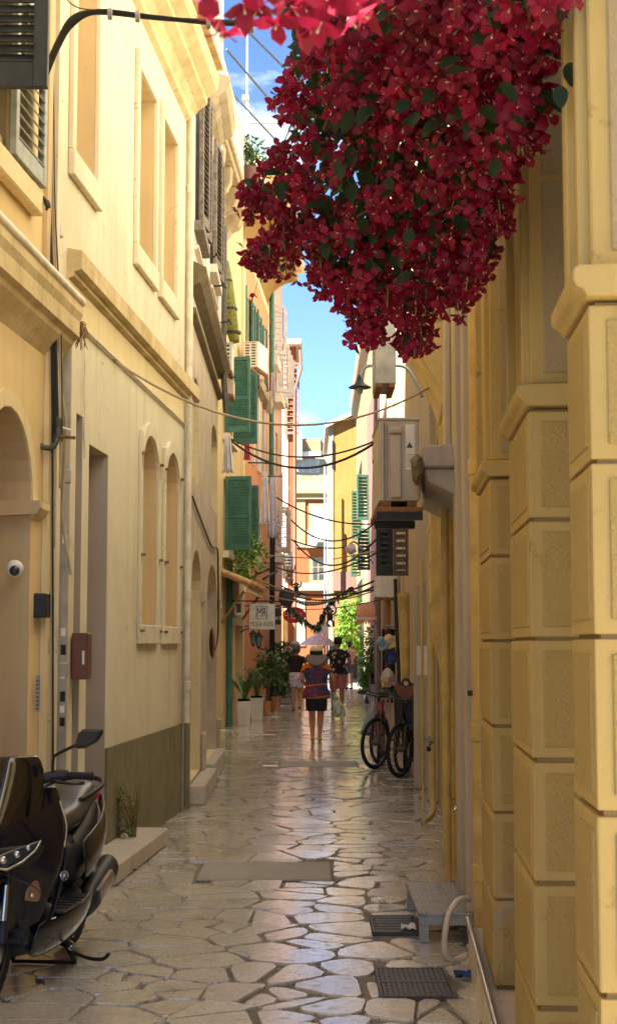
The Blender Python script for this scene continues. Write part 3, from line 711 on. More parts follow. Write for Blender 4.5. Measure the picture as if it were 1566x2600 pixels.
# ---------------------------------------------------------------- sixth: peeling salmon house with grey louvres
L5 = thing('peeling_salmon_house', 'peeling salmon house with grey louvred shutters beyond the orange house', 'house', FL3(42, 0, 0))
Y5 = FL3.Yx(716, 1000)
wins = []
for x0, x1, y0, y1 in ((684, 689, 780, 905), (696, 701, 880, 1000), (706, 710, 905, 1000), (694, 700, 1290, 1400), (700, 705, 1100, 1200)):
    wins.append(gw(x0, x1, y0, y1, **dW))
facade(L5, FL3, Y4+.01, Y5, 0, 13.0, wins, 'salmon_wall', 'tan_reveal')
for o in wins[:4]:
    for yy in (o['y0'], o['y1']):
        p = FL3(yy, .05, o['z0']); leaf(L5, 'grey_louvre', p, (.9, .5, 0), o['z1']-o['z0'], .42, .05, slat=.16, tilt=20)
    fbox(L5, FL3, o['y0']-.3, o['y1']+.3, .001, .25, o['z0']-.35, o['z0']-.1, 'pale_plaster', 'window_sill')
facade(L5, FL3, Y4+.3, Y5-.2, 13.0, 14.6, [], 'yellow_cream', None, 5, 'attic_wall')
fbox(L5, FL3, Y4+.1, Y5+.1, -4, .55, 14.6, 14.9, 'yellow_cream', 'eave', bevel=.05)
m = MB(); m.box(-.05, .05, -.05, .05, 0, 1, lambda a, b, c: FL3(41, -.6, 14.9)+Vector((a*5, b*5, c*.7))); m.build('chimney', 'old_stone', L5)
# ---------------------------------------------------------------- seventh: bright orange house in the sun past the side street
XE = -.52
L6 = thing('bright_orange_house', 'sunlit bright orange house on the far corner of the side street', 'house', (-3, 60, 0))
FC = lambda X, n, z: Vector((X, 60-n, z))
ft = at(735, 880, 60).z
m = MB(); m.box(-9, XE, 60, 64, 0, ft); m.build('wall', 'bright_orange', L6)
m = MB(); m.box(-9, XE+.25, 59.6, 64.3, ft, ft+.25); m.build('eave', 'old_stone', L6, bevel=.05)
fbox(L6, FC, -1.35, -.85, .001, .05, 0, ft-.05, 'salmon_wall', 'corner_strip')
for z0, z1 in ((10.2, 13.4), (6.6, 9.0), (3.6, 5.4)):
    fbox(L6, FC, -2.2, -1.45, .001, .08, z0, z1, 'pink_wall', 'window_surround')
    for X in (-2.15, -1.0 if z0 > 10 else -1.8): leaf(L6, 'pink_wall', (X, 59.86, z0+.1), (1, 0, 0), z1-z0-.2, .62, .05, slat=.25, tilt=25)
leaf(L6, 'black_shutter', (-1.05, 59.88, at(738, 1470, 60).z), (1, 0, 0), 1.1, .38, .05, slat=.12)
m = MB(); m.box(-9, -1.0, 57.4, 59.9, 0, 3.1); m.build('shop_front', 'yolk_wall', L6)
m = MB(); m.tube([(XE+.16, 59.8, ft-.1), (XE+.22, 59.7, ft-1.0), (XE-.05, 59.8, ft-1.9), (XE-.05, 59.8, 0)], .06, 8); m.build('downpipe', 'pink_wall', L6, smooth=40)
# ================================================================ far end of the alley
E1 = thing('far_orange_house', 'distant sunlit orange house with tiled roof and a white balcony door', 'house', (0, 95, 0))
def B(x, y, Y): p = at(x, y, Y); return p.x, p.z
def face_box(root, x0, y0, x1, y1, Y, n0, n1, mat, name, **k):
    a, z1 = B(x0, y0, Y); b, z0 = B(x1, y1, Y); m = MB(); m.box(a, b, Y-n1, Y-n0, max(z0, 0), z1); return m.build(name, mat, root, **k)
face_box(E1, 700, 1262, 838, 1700, 95, -8, 0, 'far_orange', 'wall')
face_box(E1, 700, 1254, 836, 1268, 95, .01, .25, 'far_cream', 'eave')
m = MB(); xa, za = B(745, 1254, 95); xb, _ = B(826, 1254, 95)
for i in range(20):
    X = xa+(xb-xa)*(i+.5)/20; m.tube([(X, 94.6, za), (X, 99.2, za+1.62)], .085, 6, flat=1.2)
m.quad((xa, 94.7, za-.02), (xb, 94.7, za-.02), (xb, 99.2, za+1.58), (xa, 99.2, za+1.58))
o = m.build('roof_tiles', 'far_tile', E1, smooth=1); o['kind'] = 'stuff'
face_box(E1, 783, 1278, 834, 1386, 95, .001, .08, 'far_cream', 'door_surround')
d = face_box(E1, 791, 1286, 827, 1384, 95, .081, .12, 'glass_blue', 'balcony_door')
for x in (807, 826): face_box(E1, x, 1286, x+2.5, 1384, 95, .121, .15, 'iron_grey', 'door_frame')
face_box(E1, 780, 1348, 832, 1352, 95, .3, .5, 'white_paint', 'balcony_rail')
for i in range(14): face_box(E1, 781+i*3.7, 1352, 782+i*3.7, 1384, 95, .35, .45, 'white_paint', 'baluster')
face_box(E1, 776, 1384, 836, 1392, 95, .05, .6, 'white_wall', 'balcony_slab')
face_box(E1, 785, 1415, 833, 1482, 95, .001, .08, 'far_cream', 'window_surround')
for i in range(2):
    for j in range(3): face_box(E1, 794+i*15, 1424+j*17, 805+i*15, 1437+j*17, 95, .081, .11, 'glass_dark', 'pane')
face_box(E1, 752, 1268, 775, 1390, 95, .001, .12, 'far_cream', 'shutter')
face_box(E1, 700, 1480, 838, 1500, 95, .02, .4, 'white_wall', 'ledge')
for i in range(2): face_box(E1, 745+i*45, 1512, 775+i*45, 1640, 95, .02, .1, ('white_wall', 'bright_orange')[i], 'shop_panel')
face_box(E1, 798, 1356, 820, 1378, 95, .62, .9, 'ac_white', 'air_conditioner')
E0 = thing('far_white_house', 'distant white house with flat terrace behind the tiled roof', 'house', (0, 118, 0))
face_box(E0, 730, 1118, 845, 1700, 118, -6, 0, 'white_wall', 'wall')
face_box(E0, 735, 1114, 815, 1148, 118, .02, .3, 'far_tile', 'parapet', bevel=.05)
face_box(E0, 738, 1150, 815, 1160, 118, .31, .9, 'grey_white', 'awning'); face_box(E0, 745, 1165, 812, 1200, 118, .02, .1, 'grey_shutter', 'shade_panel')
for x in (752, 772, 790): face_box(E0, x, 1168, x+11, 1198, 118, .11, .16, 'glass_blue', 'window')
m = MB(); xx, zz = B(755, 1075, 117); m.box(xx-.3, xx+.4, 116.5, 117.5, zz-3, zz-.8); m.tube([(xx, 117, zz-2), (xx, 117, zz+.3)], .04, 5); m.tube([(xx-.5, 117, zz), (xx+.5, 117, zz)], .03, 5); m.build('chimney', 'white_wall', E0)
E2 = thing('yolk_yellow_house', 'tall peeling yolk yellow house catching sun where the alley bends', 'house', (2, 72, 0))
a, z0 = B(848, 1080, 72); b, _ = B(912, 1080, 72); zl = at(836, 1082, 72).z; zr = at(900, 1045, 72).z
m = MB(); m.prism([(a-.02, 0), (b+3, 0), (b+3, zr+1.2), (b, zr), (a-.02, zl+.1)], 72, 82, lambda y, x, z: Vector((x, y, z))); m.build('wall', 'yolk_wall', E2)
m = MB(); m.prism([(a-.26, 0), (a-.03, 0), (a-.03, zl+.1), (a-.26, zl-.1)], 71.95, 80, lambda y, x, z: Vector((x, y, z))); m.build('side_wall', 'white_wall', E2)
m = MB(); m.prism([(a-.45, zl-.12), (b, zr-.05), (b+3, zr+1.15), (b+3, zr+1.35), (b, zr+.15), (a-.45, zl+.1)], 71.7, 83, lambda y, x, z: Vector((x, y, z))); m.build('roof_edge', 'old_stone', E2)
face_box(E2, 838, 1110, 843, 1180, 71.9, .05, .1, 'glass_blue', 'window')
m = MB()
for k in range(2): m.tube([at(824+k*7, 1180+k*90, 71), at(824+k*7, 1700, 71)], .05, 6)
m.build('downpipe', 'iron_grey', E2, smooth=1)
for x0, y0, x1, y1 in ((845, 1452, 908, 1500), (845, 1520, 905, 1560)): face_box(E2, x0, y0, x1, y1, 72, .01, .06, 'pink_wall', 'shop_panel')
# ================================================================ right-hand houses
R3 = thing('pink_shutter_house', 'sunlit pink and cream house with pale green shutters at the bend', 'house', FR3(58, 0, 0))
wins = []
for x0, x1, y0, y1 in ((905, 922, 1275, 1390), (924, 940, 1230, 1340), (906, 920, 1420, 1475), (926, 944, 1360, 1460)): wins.append(gw(x1, x0, y0, y1, FR3, **dW))
facade(R3, FR3, 47, 71, 0, 13.0, wins, 'far_cream', 'tan_reveal')
facade(R3, Plane(2.17, 46, .006, -1), 47, 55, 0, 10.2, [], 'pink_wall', None, .02, 'pink_front')
for o in wins:
    for yy in (o['y0'],):
        p = FR3(yy, .06, o['z0']); leaf(R3, 'pale_green_shutter', p, (-.9, -.35, 0), o['z1']-o['z0'], .46, .06, slat=.12)
p = at(930, 1070, 60); leaf(R3, 'pale_green_shutter', (p.x-.1, 60, at(930, 1135, 60).z), (1, -.2, 0), 1.2, .32, .05, slat=.12)
strip(R3, FR3, [(0, 12.6), (.12, 12.75), (.25, 12.95), (.25, 13.1), (0, 13.15)], 46.9, 71.2, 'far_cream', 'eave')
o = MB()
for i in range(40): y = 47+i*.6; o.tube([FR3(y, .3, 13.15), FR3(y, -1.5, 13.8)], .14, 6)
o = o.build('roof_tiles', 'roof_tile', R3, smooth=1); o['kind'] = 'stuff'
WD = dict(d=.18, back='green_shutter', bname='window_shutter')
R2 = thing('beige_house', 'long shaded beige house with yellow funnel downpipe and dark shop doorway', 'house', FR2(30, 0, 0))
sh = gw(1000, 972, 1500, 1790, FR2, d=.5, back='glass_dark', bname='shop_doorway'); sh['z0'] = 0
ws = gw(1034, 1005, 1280, 1450, FR2, **dW)
facade(R2, FR2, 16.02, 23.98, 0, 7.2, [], 'grey_beige', 'tan_reveal', name='low_wall')
facade(R2, FR2, 16.02, 46.9, 7.5, 13.5, [dict(y0=y, y1=y+1.0, z0=z, z1=z+1.9, **WD) for y in (18, 22, 26.5, 31, 35.5, 40, 44) for z in (8.0, 11.0)], 'bounce_white', None, 6, 'bounce_storey')  # unseen storey, raised and whitened to throw sunlight back into the alley
fbox(R2, FR2, 16.02, 23.98, -6, 0, 7.2, 7.5, 'grey_beige', 'band')
facade(R2, FR2, 24, 46.9, 0, 7.5, [sh, gw(985, 968, 1230, 1420, FR2, **dW), ], 'grey_beige', 'tan_reveal')
for x, w in ((958, .12), (966, .08)):
    p = FR2(FR2.Yx(x), 0, 0); m = MB(); m.box(p.x-w, p.x, p.y-.1, p.y+.1, 0, 4.2 if x > 960 else 3.0); m.build('shop_post', ('pink_wall', 'wood')[x > 960], R2)
for y, zz in ((24, 2.0), (30, 5.0), (38, 4.6)):
    fbox(R2, FR2, y, y+.3, .001, .05, 0, 7.4, 'yellow_cream', 'pilaster_strip')
strip(R2, FR2, [(.001, 13.1), (.2, 13.2), (.25, 13.4), (.25, 13.5), (.001, 13.55)], 24, 46.9, 'yellow_cream', 'eave')
fbox(R2, FR2, 16.4, 16.9, .001, .16, 0, 2.3, 'grey_beige', 'buttress', bevel=.02)
# nearest on that side: arcade of stucco piers
WD = dict(d=.18, back='green_shutter', bname='window_shutter')
R1 = thing('pier_arcade_house', 'ochre house with rusticated stucco piers along its ground floor', 'house', FR(6, 0, 0))
facade(R1, Plane(.40+.52, 0, .0586, -1), 2.0, 7.0, 0, 2.3, [], 'tan_reveal', None, 4, 'back_wall')
facade(R1, Plane(.40+.34, 0, .0586, -1), 2.0, 7.0, 2.35, 5.2, [], 'pier_upper', None, 4, 'upper_wall')
facade(R1, Plane(.40+.34, 0, .0586, -1), 2.0, 7.0, 5.2, 12.0, [dict(y0=3.2, y1=4.1, z0=6.4, z1=8.2, **WD)], 'bounce_white', None, 4, 'bounce_storey')  # added above the view as a tall pale sun reflector
FRb = Plane(.45, 0, .0586, -1)
facade(R1, FRb, 7.0, 16.0, 4.9, 12.0, [dict(y0=y, y1=y+.95, z0=6.3, z1=8.3, **WD) for y in (8.2, 11.0, 13.8)], 'bounce_white', None, 6, 'bounce_wall')  # out of view, made taller and whiter to fill the alley with bounced sun
facade(R1, FRb, 7.0, 16.0, 0, 4.9, [dict(y0=9.3, y1=10.2, z0=.25, z1=2.3, d=.25, back='grey_beige', bname='door'), dict(y0=9.3, y1=10.9, z0=2.95, z1=4.2, d=.3, back='glass_dark', bname='window'), dict(y0=14.6, y1=15.5, z0=2.2, z1=3.7, d=.25, back='glass_dark', bname='window')], 'pier_render', 'tan_reveal')
COURSE, Z0 = .352, .21; rj = random.Random(2)
def pier(Y0, Y1, zb):
    P = thing('stucco_pier', '', 'pier', FR(Y0, 0, zb)); dn = .36
    m = MB(); m.box(Y0+.012, Y1-.012, -dn, -.014, zb, 2.30, FR); m.build('core', 'joint_dark', P)
    z = Z0-COURSE
    while z < 2.2:
        a, b = max(z, zb)+rj.uniform(.004, .008), min(z+COURSE, 2.30)-rj.uniform(.004, .008); e = rj.uniform(-.003, .003)
        if b-a > .05:
            m = MB(); m.box(Y0+e, Y1-e, -dn+.01, e, a, b, FR); m.mi = 1
            if b-a > .15:
                m.box(Y0-.006+e, Y0+.01, -dn+.03, -.035, a+.03, b-.03, FR); m.box(Y0+.04, Y1-.04, -.01, .005+e, a+.03, b-.03, FR)
            m.build('block', ['pier_render', 'pier_rough'], P, bevel=rj.uniform(.002, .005), seg=2)
        z += COURSE
    m = MB(); m.prism([(-dn, 2.305), (.008, 2.305), (.012, 2.318), (.030, 2.328), (.034, 2.34), (.034, 2.362), (.022, 2.37), (-dn, 2.377)], Y0-.032, Y1+.02, FR); m.build('impost', 'pier_render', P, bevel=.005, seg=2)
    m = MB(); m.box(Y0+.02, Y1-.02, -dn, -.01, 2.378, 6.5, FR); m.mi = 1; m.box(Y0+.014, Y0+.03, -dn+.02, -.05, 2.41, 3.0, FR); m.box(Y0+.014, Y0+.03, -dn+.02, -.05, 3.02, 6.4, FR); m.mi = 0
    m.box(Y0+.05, Y0+.09, -.02, .012, 2.38, 6.4, FR); m.box(Y1-.16, Y1-.10, -.02, .016, 2.38, 6.4, FR)
    m.build('upper_shaft', ['pier_render', 'pier_upper'], P, bevel=.005)
    return P
for (a, b, zb, lb) in ((2.93, 3.30, 0, 'stucco pier at the edge of the picture, largest of the three, under flowers'), (4.29, 5.0, 0, 'rough stucco pier of stacked blocks between the other two piers'), (6.09, 6.86, .20, 'slimmest stucco pier beside the tall yellow downpipe and rail')):
    tag(pier(a, b, zb), lb, 'pier', 'stucco piers of the arcade')
# ================================================================ pipes, boxes and other fittings on the house fronts
def pipe(name, label, pts, r, mat, cat='pipe', joints=(), n=10, group=None):
    t = thing(name, label, cat, pts[-1] if Vector(pts[-1]).z < Vector(pts[0]).z else pts[0], group)
    m = MB(); m.tube(pts, r, n); m.build('tube', mat, t, smooth=40)
    for p in joints:
        m = MB(); m.lathe([(r*1.02, -.045), (r*1.16, -.04), (r*1.16, .04), (r*1.02, .045)], p, n); m.build('collar', mat, t, smooth=40)
    return t
def vp(x, y0, y1, Y): a, b = at(x, y0, Y), at(x, y1, Y); return [Vector((a.x, Y, a.z)), Vector((a.x, Y, max(b.z, 0)))]
p = vp(168, 845, 2500, 9.42); GP = pipe('drainpipe', 'fat grey plastic drainpipe with torn stickers behind the scooter', p, .042, 'grey_pipe', joints=[Vector((p[0].x, 9.42, at(168, y, 9.42).z)) for y in (1210, 1700)], n=14)
m = MB(); c = at(175, 812, 9.42); m.box(-.06, .06, -.05, .05, -.07, .07, lambda a, b, d: Vector((p[0].x+a*(1+d*3), 9.42+b*(1+d*3), c.z+d))); m.build('hopper', 'grey_pipe', GP)
for k, (y, h, mt) in enumerate(((1605, 20, 'paper'), (1650, 26, 'sign_black'), (1712, 22, 'paper'), (1768, 26, 'sign_black'), (1800, 18, 'paper'), (1832, 22, 'sign_black'), (1370, 22, 'paper'))):
    m = MB(); z0, z1 = at(168, y+h/2, 9.42).z, at(168, y-h/2, 9.42).z
    m.grid([[Vector((p[0].x+.0435*math.sin(a), 9.42-.0435*math.cos(a), z)) for a in (.1, .35, .6, .85+.1*(k % 2))] for z in (z0, z1)]); m.build('sticker', mt, GP, fix=False)
pipe('downpipe', 'cream upper downpipe above the grey drainpipe hopper', vp(146, -60, 800, 9.22), .036, 'cream_pipe', joints=[at(146, 240, 9.22), at(146, 585, 9.22)])
cb = thing('cable_bundle', 'bundle of dark and tan wall cables hanging between ochre and cream houses', 'cables', at(128, 1950, 9.3))
for k, (x0, x1, x2, mt, r, ye) in enumerate(((118, 132, 140, 'black_cable', .010, 1130), (122, 140, 146, 'black_cable', .012, 1120), (128, 144, 141, 'tan_cable', .007, 1390), (112, 128, 133, 'black_cable', .008, 1950), (133, 151, 155, 'tan_cable', .008, 1240), (108, 124, 129, 'tan_cable', .008, 1950), (136, 155, 158, 'black_cable', .006, 1120))):
    m = MB(); m.tube(smooth_path([at(x0, 230-k*12, 8.98), at(x0+3, 470, 8.98), at((x0+x1)/2, 640, 8.97), at(x1, 820, 8.98), at(x2, 1040, 8.98), at(x2+(k*5 % 9)-4, ye, 8.98)]), r, 6); m.build('cable', mt, cb, smooth=1)
m = MB(); m.tube(smooth_path([at(150, 1060, 8.95), at(148, 1105, 8.95), at(135, 1135, 8.93), at(110, 1135, 8.93), at(92, 1122, 8.93)]), .018, 8); m.build('conduit', 'cast_iron', cb, smooth=1)
m = MB(); m.tube([at(92, 1066, 9.0), at(180, 1093, 9.1)], .010, 6); m.build('bracket_bar', 'cream_pipe', cb)
m = MB(); m.tube([at(150, 1108, 8.95), at(192, 1112, 8.95)], .011, 6); m.build('bracket_bar', 'rust', cb)
tc_ = pipe('wall_cable', 'tan flexible cable slanting down across the grey drainpipe', smooth_path([at(150, 960, 9.32), at(168, 1080, 9.34), at(161, 1250, 9.34), at(160, 1320, 9.34), at(181, 1460, 9.36)]), .010, 'tan_cable', 'cable')
cd = thing('security_camera', 'white dome security camera on the arch jamb', 'camera', at(38, 1443, 8.66)); a = at(38, 1443, 8.66)
m = MB(); m.lathe([(.052, 0), (.054, .02), (.045, .04), (.03, .05)], a, 18, (.2, -1, -.25)); m.build('housing', 'white_paint', cd, smooth=50)
m = MB(); m.lathe([(.032, .044), (.030, .06), (.018, .072), (.004, .076)], a, 16, (.2, -1, -.35)); m.build('lens_dome', 'glass_dark', cd, smooth=1)
bx = thing('wall_box', 'small black letter box on the ochre wall under the camera', 'box', at(102, 1565, 8.9))
m = MB(); q0, q1 = at(82, 1568, 8.86), at(121, 1507, 8.86); m.box(q0.x, q1.x, 8.82, 8.98, q0.z, q1.z); m.build('body', 'sign_black', bx, bevel=.004)
m = MB(); m.box(q0.x+.01, q1.x-.01, 8.815, 8.8195, q1.z-.03, q1.z-.024); m.build('slot', 'dark_grille', bx)
ic = thing('intercom', 'slim metal doorbell panel with a column of buttons', 'intercom', at(97, 1805, 8.9)); q0, q1 = at(91, 1806, 8.85), at(102, 1714, 8.85)
m = MB(); m.box(q0.x, q1.x, 8.84, 8.86, q0.z, q1.z); m.build('plate', 'galvanised', ic, bevel=.002)
for k in range(8):
    z = q0.z+(q1.z-q0.z)*(k+.6)/9; m = MB(); m.box(q0.x+.006, q1.x-.004, 8.834, 8.8395, z-.004, z+.004); m.build('button', 'sign_black', ic)
mb_ = thing('meter_box', 'dark red electricity meter box hung by the doorway', 'box', at(205, 1725, 9.75)); q0, q1 = at(184, 1725, 9.8), at(226, 1607, 9.8)
m = MB(); m.box(q0.x, q1.x, 9.76, 9.95, q0.z, q1.z); m.build('case', 'meter_brown', mb_, bevel=.006)
m = MB(); m.box(q1.x-.035, q1.x-.02, 9.752, 9.7585, q0.z+.10, q0.z+.19); m.build('label_strip', 'paper', mb_)
for nm, lb, x, Y, y0, y1, r, mt in (('conduit', 'thin cream conduit with a hook beside the tall doorway', 271, 10.9, 905, 1150, .009, 'cream_pipe'), ('conduit', 'kinked white cable running down to the door lintel', 214, 10.0, 870, 1165, .006, 'cream_pipe')):
    pipe(nm, lb, smooth_path([at(x+(i % 2)*2.5, y0+(y1-y0)*i/5, Y-.02) for i in range(6)], 3), r, mt, 'cable')
pipe('conduit', 'long thin conduit running under the ochre band', [FL(9.95, .02, 3.785), FL(14.4, .02, 3.785)], .011, 'cream_pipe', 'cable')
cp_ = pipe('downpipe', 'cream downpipe on the corner of the cream house, olive at the foot', [FL(14.42, .045, 7.0), FL(14.42, .045, .0)], .034, 'cream_pipe', joints=[FL(14.42, .045, z) for z in (6.2, 4.0, 2.1, 1.2)])
m = MB(); m.tube([FL(14.42, .045, .84), FL(14.42, .045, .005)], .0355, 10); m.build('painted_foot', 'dado_olive', cp_, smooth=40)
pipe('conduit', 'thin grey conduit close beside the corner downpipe', [FL(14.3, .03, 4.0), FL(14.3, .03, .0)], .011, 'grey_pipe', 'cable')
pipe('downpipe', 'dark lower downpipe on the far corner of the stone house', [FL2(19.5, .08, 7.3), FL2(19.5, .08, 5.3), FL2(19.45, .12, 4.7)], .04, 'cast_iron')
for y, z, lb in ((16.2, 5.98, 'iron hook under the first weathered shutter'), (17.7, 6.02, 'iron hook between the two weathered shutters'), (19.2, 5.9, 'iron hook lowest on the pale upper wall')):
    pipe('shutter_hook', lb, smooth_path([FL2(y, .0, z), FL2(y, .14, z+.01), FL2(y, .16, z+.05), FL2(y, .2, z-.03)], 4), .011, 'black_metal', 'hook')
pipe('downpipe', 'dark green downpipe between orange and peeling house', [FL3(Y4, .12, 11.6), FL3(Y4, .12, 4.9)], .07, 'green_shutter', joints=[FL3(Y4, .12, z) for z in (10, 8, 6)])
pipe('downpipe', 'dark green downpipe beside the pale shop door', [FL3(FL3.Yx(573), .08, 3.2), FL3(FL3.Yx(573), .08, 0)], .06, 'green_shutter')
pipe('downpipe', 'black pipe on the peeling house front near the shop sign', [FL3(Y4+.4, .12, 4.9), FL3(Y4+.4, .12, 0)], .075, 'black_metal')
# right side
p = vp(1198, -200, 2440, 7.6); YP = pipe('downpipe', 'tall yellow downpipe next to the slimmest pier', p, .046, 'yellow_pipe', joints=[Vector((p[0].x, 7.6, at(1198, y, 7.6).z)) for y in (1186, 1860, 2215)], n=16)
m = MB(); c = at(1193, 1760, 7.55); m.box(c.x-.014, c.x+.012, 7.548, 7.552, c.z-.014, c.z+.014); m.build('number_sticker', 'sign_black', YP)
yb = pipe('downpipe', 'pair-side yellow downpipe reaching the ground before the metal step', [Vector((at(1132, 1800, 10.1).x, 10.1, 2.75)), Vector((at(1132, 1800, 10.1).x, 10.1, .0))], .030, 'yellow_pipe', joints=[Vector((at(1132, 1800, 10.1).x, 10.1, z)) for z in (2.0, 1.28, .53)])
pipe('downpipe', 'thicker yellow downpipe tight behind the one reaching the ground', [Vector((at(1150, 1800, 10.5).x, 10.5, 2.75)), Vector((at(1150, 1800, 10.5).x, 10.5, .0))], .036, 'yellow_pipe', joints=[Vector((at(1150, 1800, 10.5).x, 10.5, z)) for z in (2.1, 1.5)])
x_ = at(1097, 1800, 13.4).x
pipe('downpipe', 'slim yellow pipe ending in an elbow over the paving', smooth_path([(x_, 13.4, 2.4), (x_, 13.4, 1.0), (x_, 13.4, .28), (x_-.01, 13.3, .1), (x_-.12, 13.1, .03)], 5), .026, 'yellow_pipe', joints=[(x_, 13.4, .9), (x_, 13.4, 1.6)])
pipe('conduit', 'thin yellow conduit left of the slim yellow pipe', [(x_-.05, 13.9, 2.4), (x_-.05, 13.9, .05)], .014, 'yellow_pipe', 'pipe')
for Y0, Y1, n0, n1, z1, mt, nm in ((8.10, 8.35, 0, .06, 4.8, 'grey_beige', 'pilaster_strip'), (8.75, 9.15, 0, .075, 4.8, 'grey_beige', 'pilaster_strip'), (11.2, 11.7, 0, .05, 4.8, 'grey_beige', 'pilaster_strip'), (15.1, 15.98, 0, .10, 2.6, 'old_stone', 'corner_stone'), (11.75, 13.0, 0, .03, 4.8, 'pier_rough', 'render_panel')):
    fbox(R1, FRb, Y0, Y1, n0+.001, n1, 0, z1, mt, nm, bevel=.008)
pr = FRb
fl = thing('flue_box', 'big square ochre flue with curved foot under the balcony slab', 'flue', pr(12.4, .1, 1.4))
m = MB(); Yf = 12.4
prof = [(.0, 1.30), (.03, 1.36), (.08, 1.50), (.12, 1.70), (.135, 1.95), (.135, 2.85), (0, 2.85)]
m.prism(prof, Yf, Yf+.75, pr); m.build('body', 'yellow_pipe', fl, bevel=.006)
for z in (1.95, 2.3, 2.6): fbox(fl, pr, Yf-.004, Yf+.754, .002, .142, z-.012, z+.012, 'yellow_pipe', 'seam_band')
og = thing('oriel_box', 'ochre boxed-out bay with tapering underside high on the wall', 'bay', pr(12.6, .15, 3.7))
m = MB(); m.prism([(0, 3.55), (.05, 3.56), (.10, 3.7), (.30, 4.1), (.30, 4.28), (.27, 4.30), (.27, 4.9), (0, 4.9)], 11.6, 12.9, pr); m.build('body', 'yellow_pipe', og, bevel=.01)
fbox(og, pr, 11.58, 12.92, .002, .32, 4.22, 4.27, 'yellow_pipe', 'moulding')
sl = thing('balcony_slab', 'broken grey concrete balcony slab with crumbling end beside the air conditioner', 'balcony', pr(9.6, .2, 2.55))
m = MB(); m.box(8.95, 10.9, 0, .27, 2.70, 2.84, pr); m.build('slab', 'concrete', sl, bevel=.012)
m = MB(); m.prism([(0, 2.50), (.24, 2.62), (.26, 2.699), (0, 2.699)], 9.0, 10.9, pr); m.build('haunch', 'concrete', sl, bevel=.01)
rn = random.Random(3); m = MB()
m.loft([[pr(8.93+.07*i+rn.uniform(-.02, .02), .26+r*(1+math.cos(2*math.pi*j/9))*.5+rn.uniform(-.012, .012), 2.70+r*1.1*math.sin(2*math.pi*j/9)+rn.uniform(-.012, .012)) for j in range(9)] for i, r in enumerate((.05, .075, .085, .07, .08, .06))]); m.build('crumbled_beam', 'black_crust', sl)
def ac(label, c, w, d, h, mat='ac_white', ang=0, fan=False, slots=True, group='air conditioners on the walls'):
    """outdoor unit: c bottom centre, w across (facing camera), d deep, h high"""
    c = Vector(c); t = thing('air_conditioner', label, 'air conditioner', c, group); q = Matrix.Rotation(ang, 3, 'Z')
    def fr(a, b, z): return c + q @ Vector((a, b, z))
    m = MB(); m.box(-w/2, w/2, -d/2, d/2, .04, h-.02, fr); m.build('case', mat, t, bevel=.008, seg=2)
    m = MB(); m.box(-w/2-.008, w/2+.008, -d/2-.008, d/2+.008, h-.02, h, fr); m.build('lid', mat, t, bevel=.005)
    for s in (-1, 1):
        m = MB(); m.box(s*w*.32-.03, s*w*.32+.03, -d/2-.01, d/2+.01, 0, .04, fr); m.build('foot', 'rust', t)
    if fan:
        m = MB(); m.lathe([(h*.36, 0), (h*.36, .006), (h*.33, .008)], fr(-w*.14, -d/2, h*.5), 20, q @ Vector((0, -1, 0))); m.build('fan_opening', 'dark_grille', t)
        m = MB()
        for r in (.1, .18, .26, .33): m.lathe([(h*r, .010), (h*(r+.02), .012), (h*r, .014)], fr(-w*.14, -d/2, h*.5), 18, q @ Vector((0, -1, 0)))
        m.build('fan_guard', mat, t)
    elif slots:
        for col in (-.22, .2):
            for k in range(int(h/.06)-1):
                z = .09+k*.06; m = MB(); m.box(w*col-w*.13, w*col+w*.13, -d/2-.002, -d/2+.004, z, z+.03, fr); m.build('vent_slot', 'dark_grille', t)
    return t, fr
q0, q1 = at(962, 1288, 9.35), at(1062, 1060, 9.35)
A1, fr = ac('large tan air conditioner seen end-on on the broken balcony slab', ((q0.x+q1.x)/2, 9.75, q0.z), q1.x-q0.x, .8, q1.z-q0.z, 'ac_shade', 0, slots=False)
w, h = q1.x-q0.x, q1.z-q0.z
m = MB(); m.box(-w*.22, w*.06, -.425, -.39, h*.10, h*.80, fr); m.build('service_cover', 'ac_shade', A1, bevel=.01, seg=2)
m = MB(); m.box(-w*.24, w*.08, -.435, -.40, h*.82, h*.88, fr); m.build('handle', 'ac_shade', A1, bevel=.006)
m = MB(); m.box(-w*.37, -w*.355, -.408, -.395, h*.05, h*.93, fr); m.build('panel_seam', 'dark_grille', A1); m = MB(); m.box(-w*.30, -w*.292, -.408, -.395, h*.05, h*.93, fr); m.build('panel_seam', 'dark_grille', A1)
m = MB(); m.box(w*.17, w*.40, -.404, -.398, h*.42, h*.92, fr); m.build('label_sheet', 'paper', A1)
m = MB(); c = fr(w*.27, -.4055, h*.66); m.add([c+Vector((-.022, 0, 0)), c+Vector((.022, 0, 0)), c+Vector((0, 0, .038))], [(0, 1, 2)]); m.build('warning_mark', 'sign_ink', A1, fix=False)
for k in range(7):
    m = MB(); m.box(w*.19, w*(.30+.08*(k % 3)), -.4056, -.4045, h*(.45+.026*k), h*(.455+.026*k), fr); m.build('print_line', 'sign_ink', A1) if k < 6 else None
m = MB(); m.box(q0.x-.02, q1.x+.02, 9.30, 10.2, q0.z-.035, q0.z-.002); m.build('support_plate', 'rust', A1, bevel=.003)
fbox(A1, ident, q0.x-.02, q1.x+.02, 9.31, 9.36, q0.z-.085, q0.z-.036, 'black_metal', 'support_angle'); fbox(A1, ident, q0.x, q1.x+.02, 10.0, 10.05, q0.z-.085, q0.z-.036, 'black_metal', 'support_angle')
q0, q1 = at(952, 985, 15), at(1003, 760, 15)
ac('tall grey air conditioner casing high behind the flowers', ((q0.x+q1.x)/2, 15.3, q0.z), q1.x-q0.x, .7, q1.z-q0.z, 'grey_pipe', 0, slots=False)
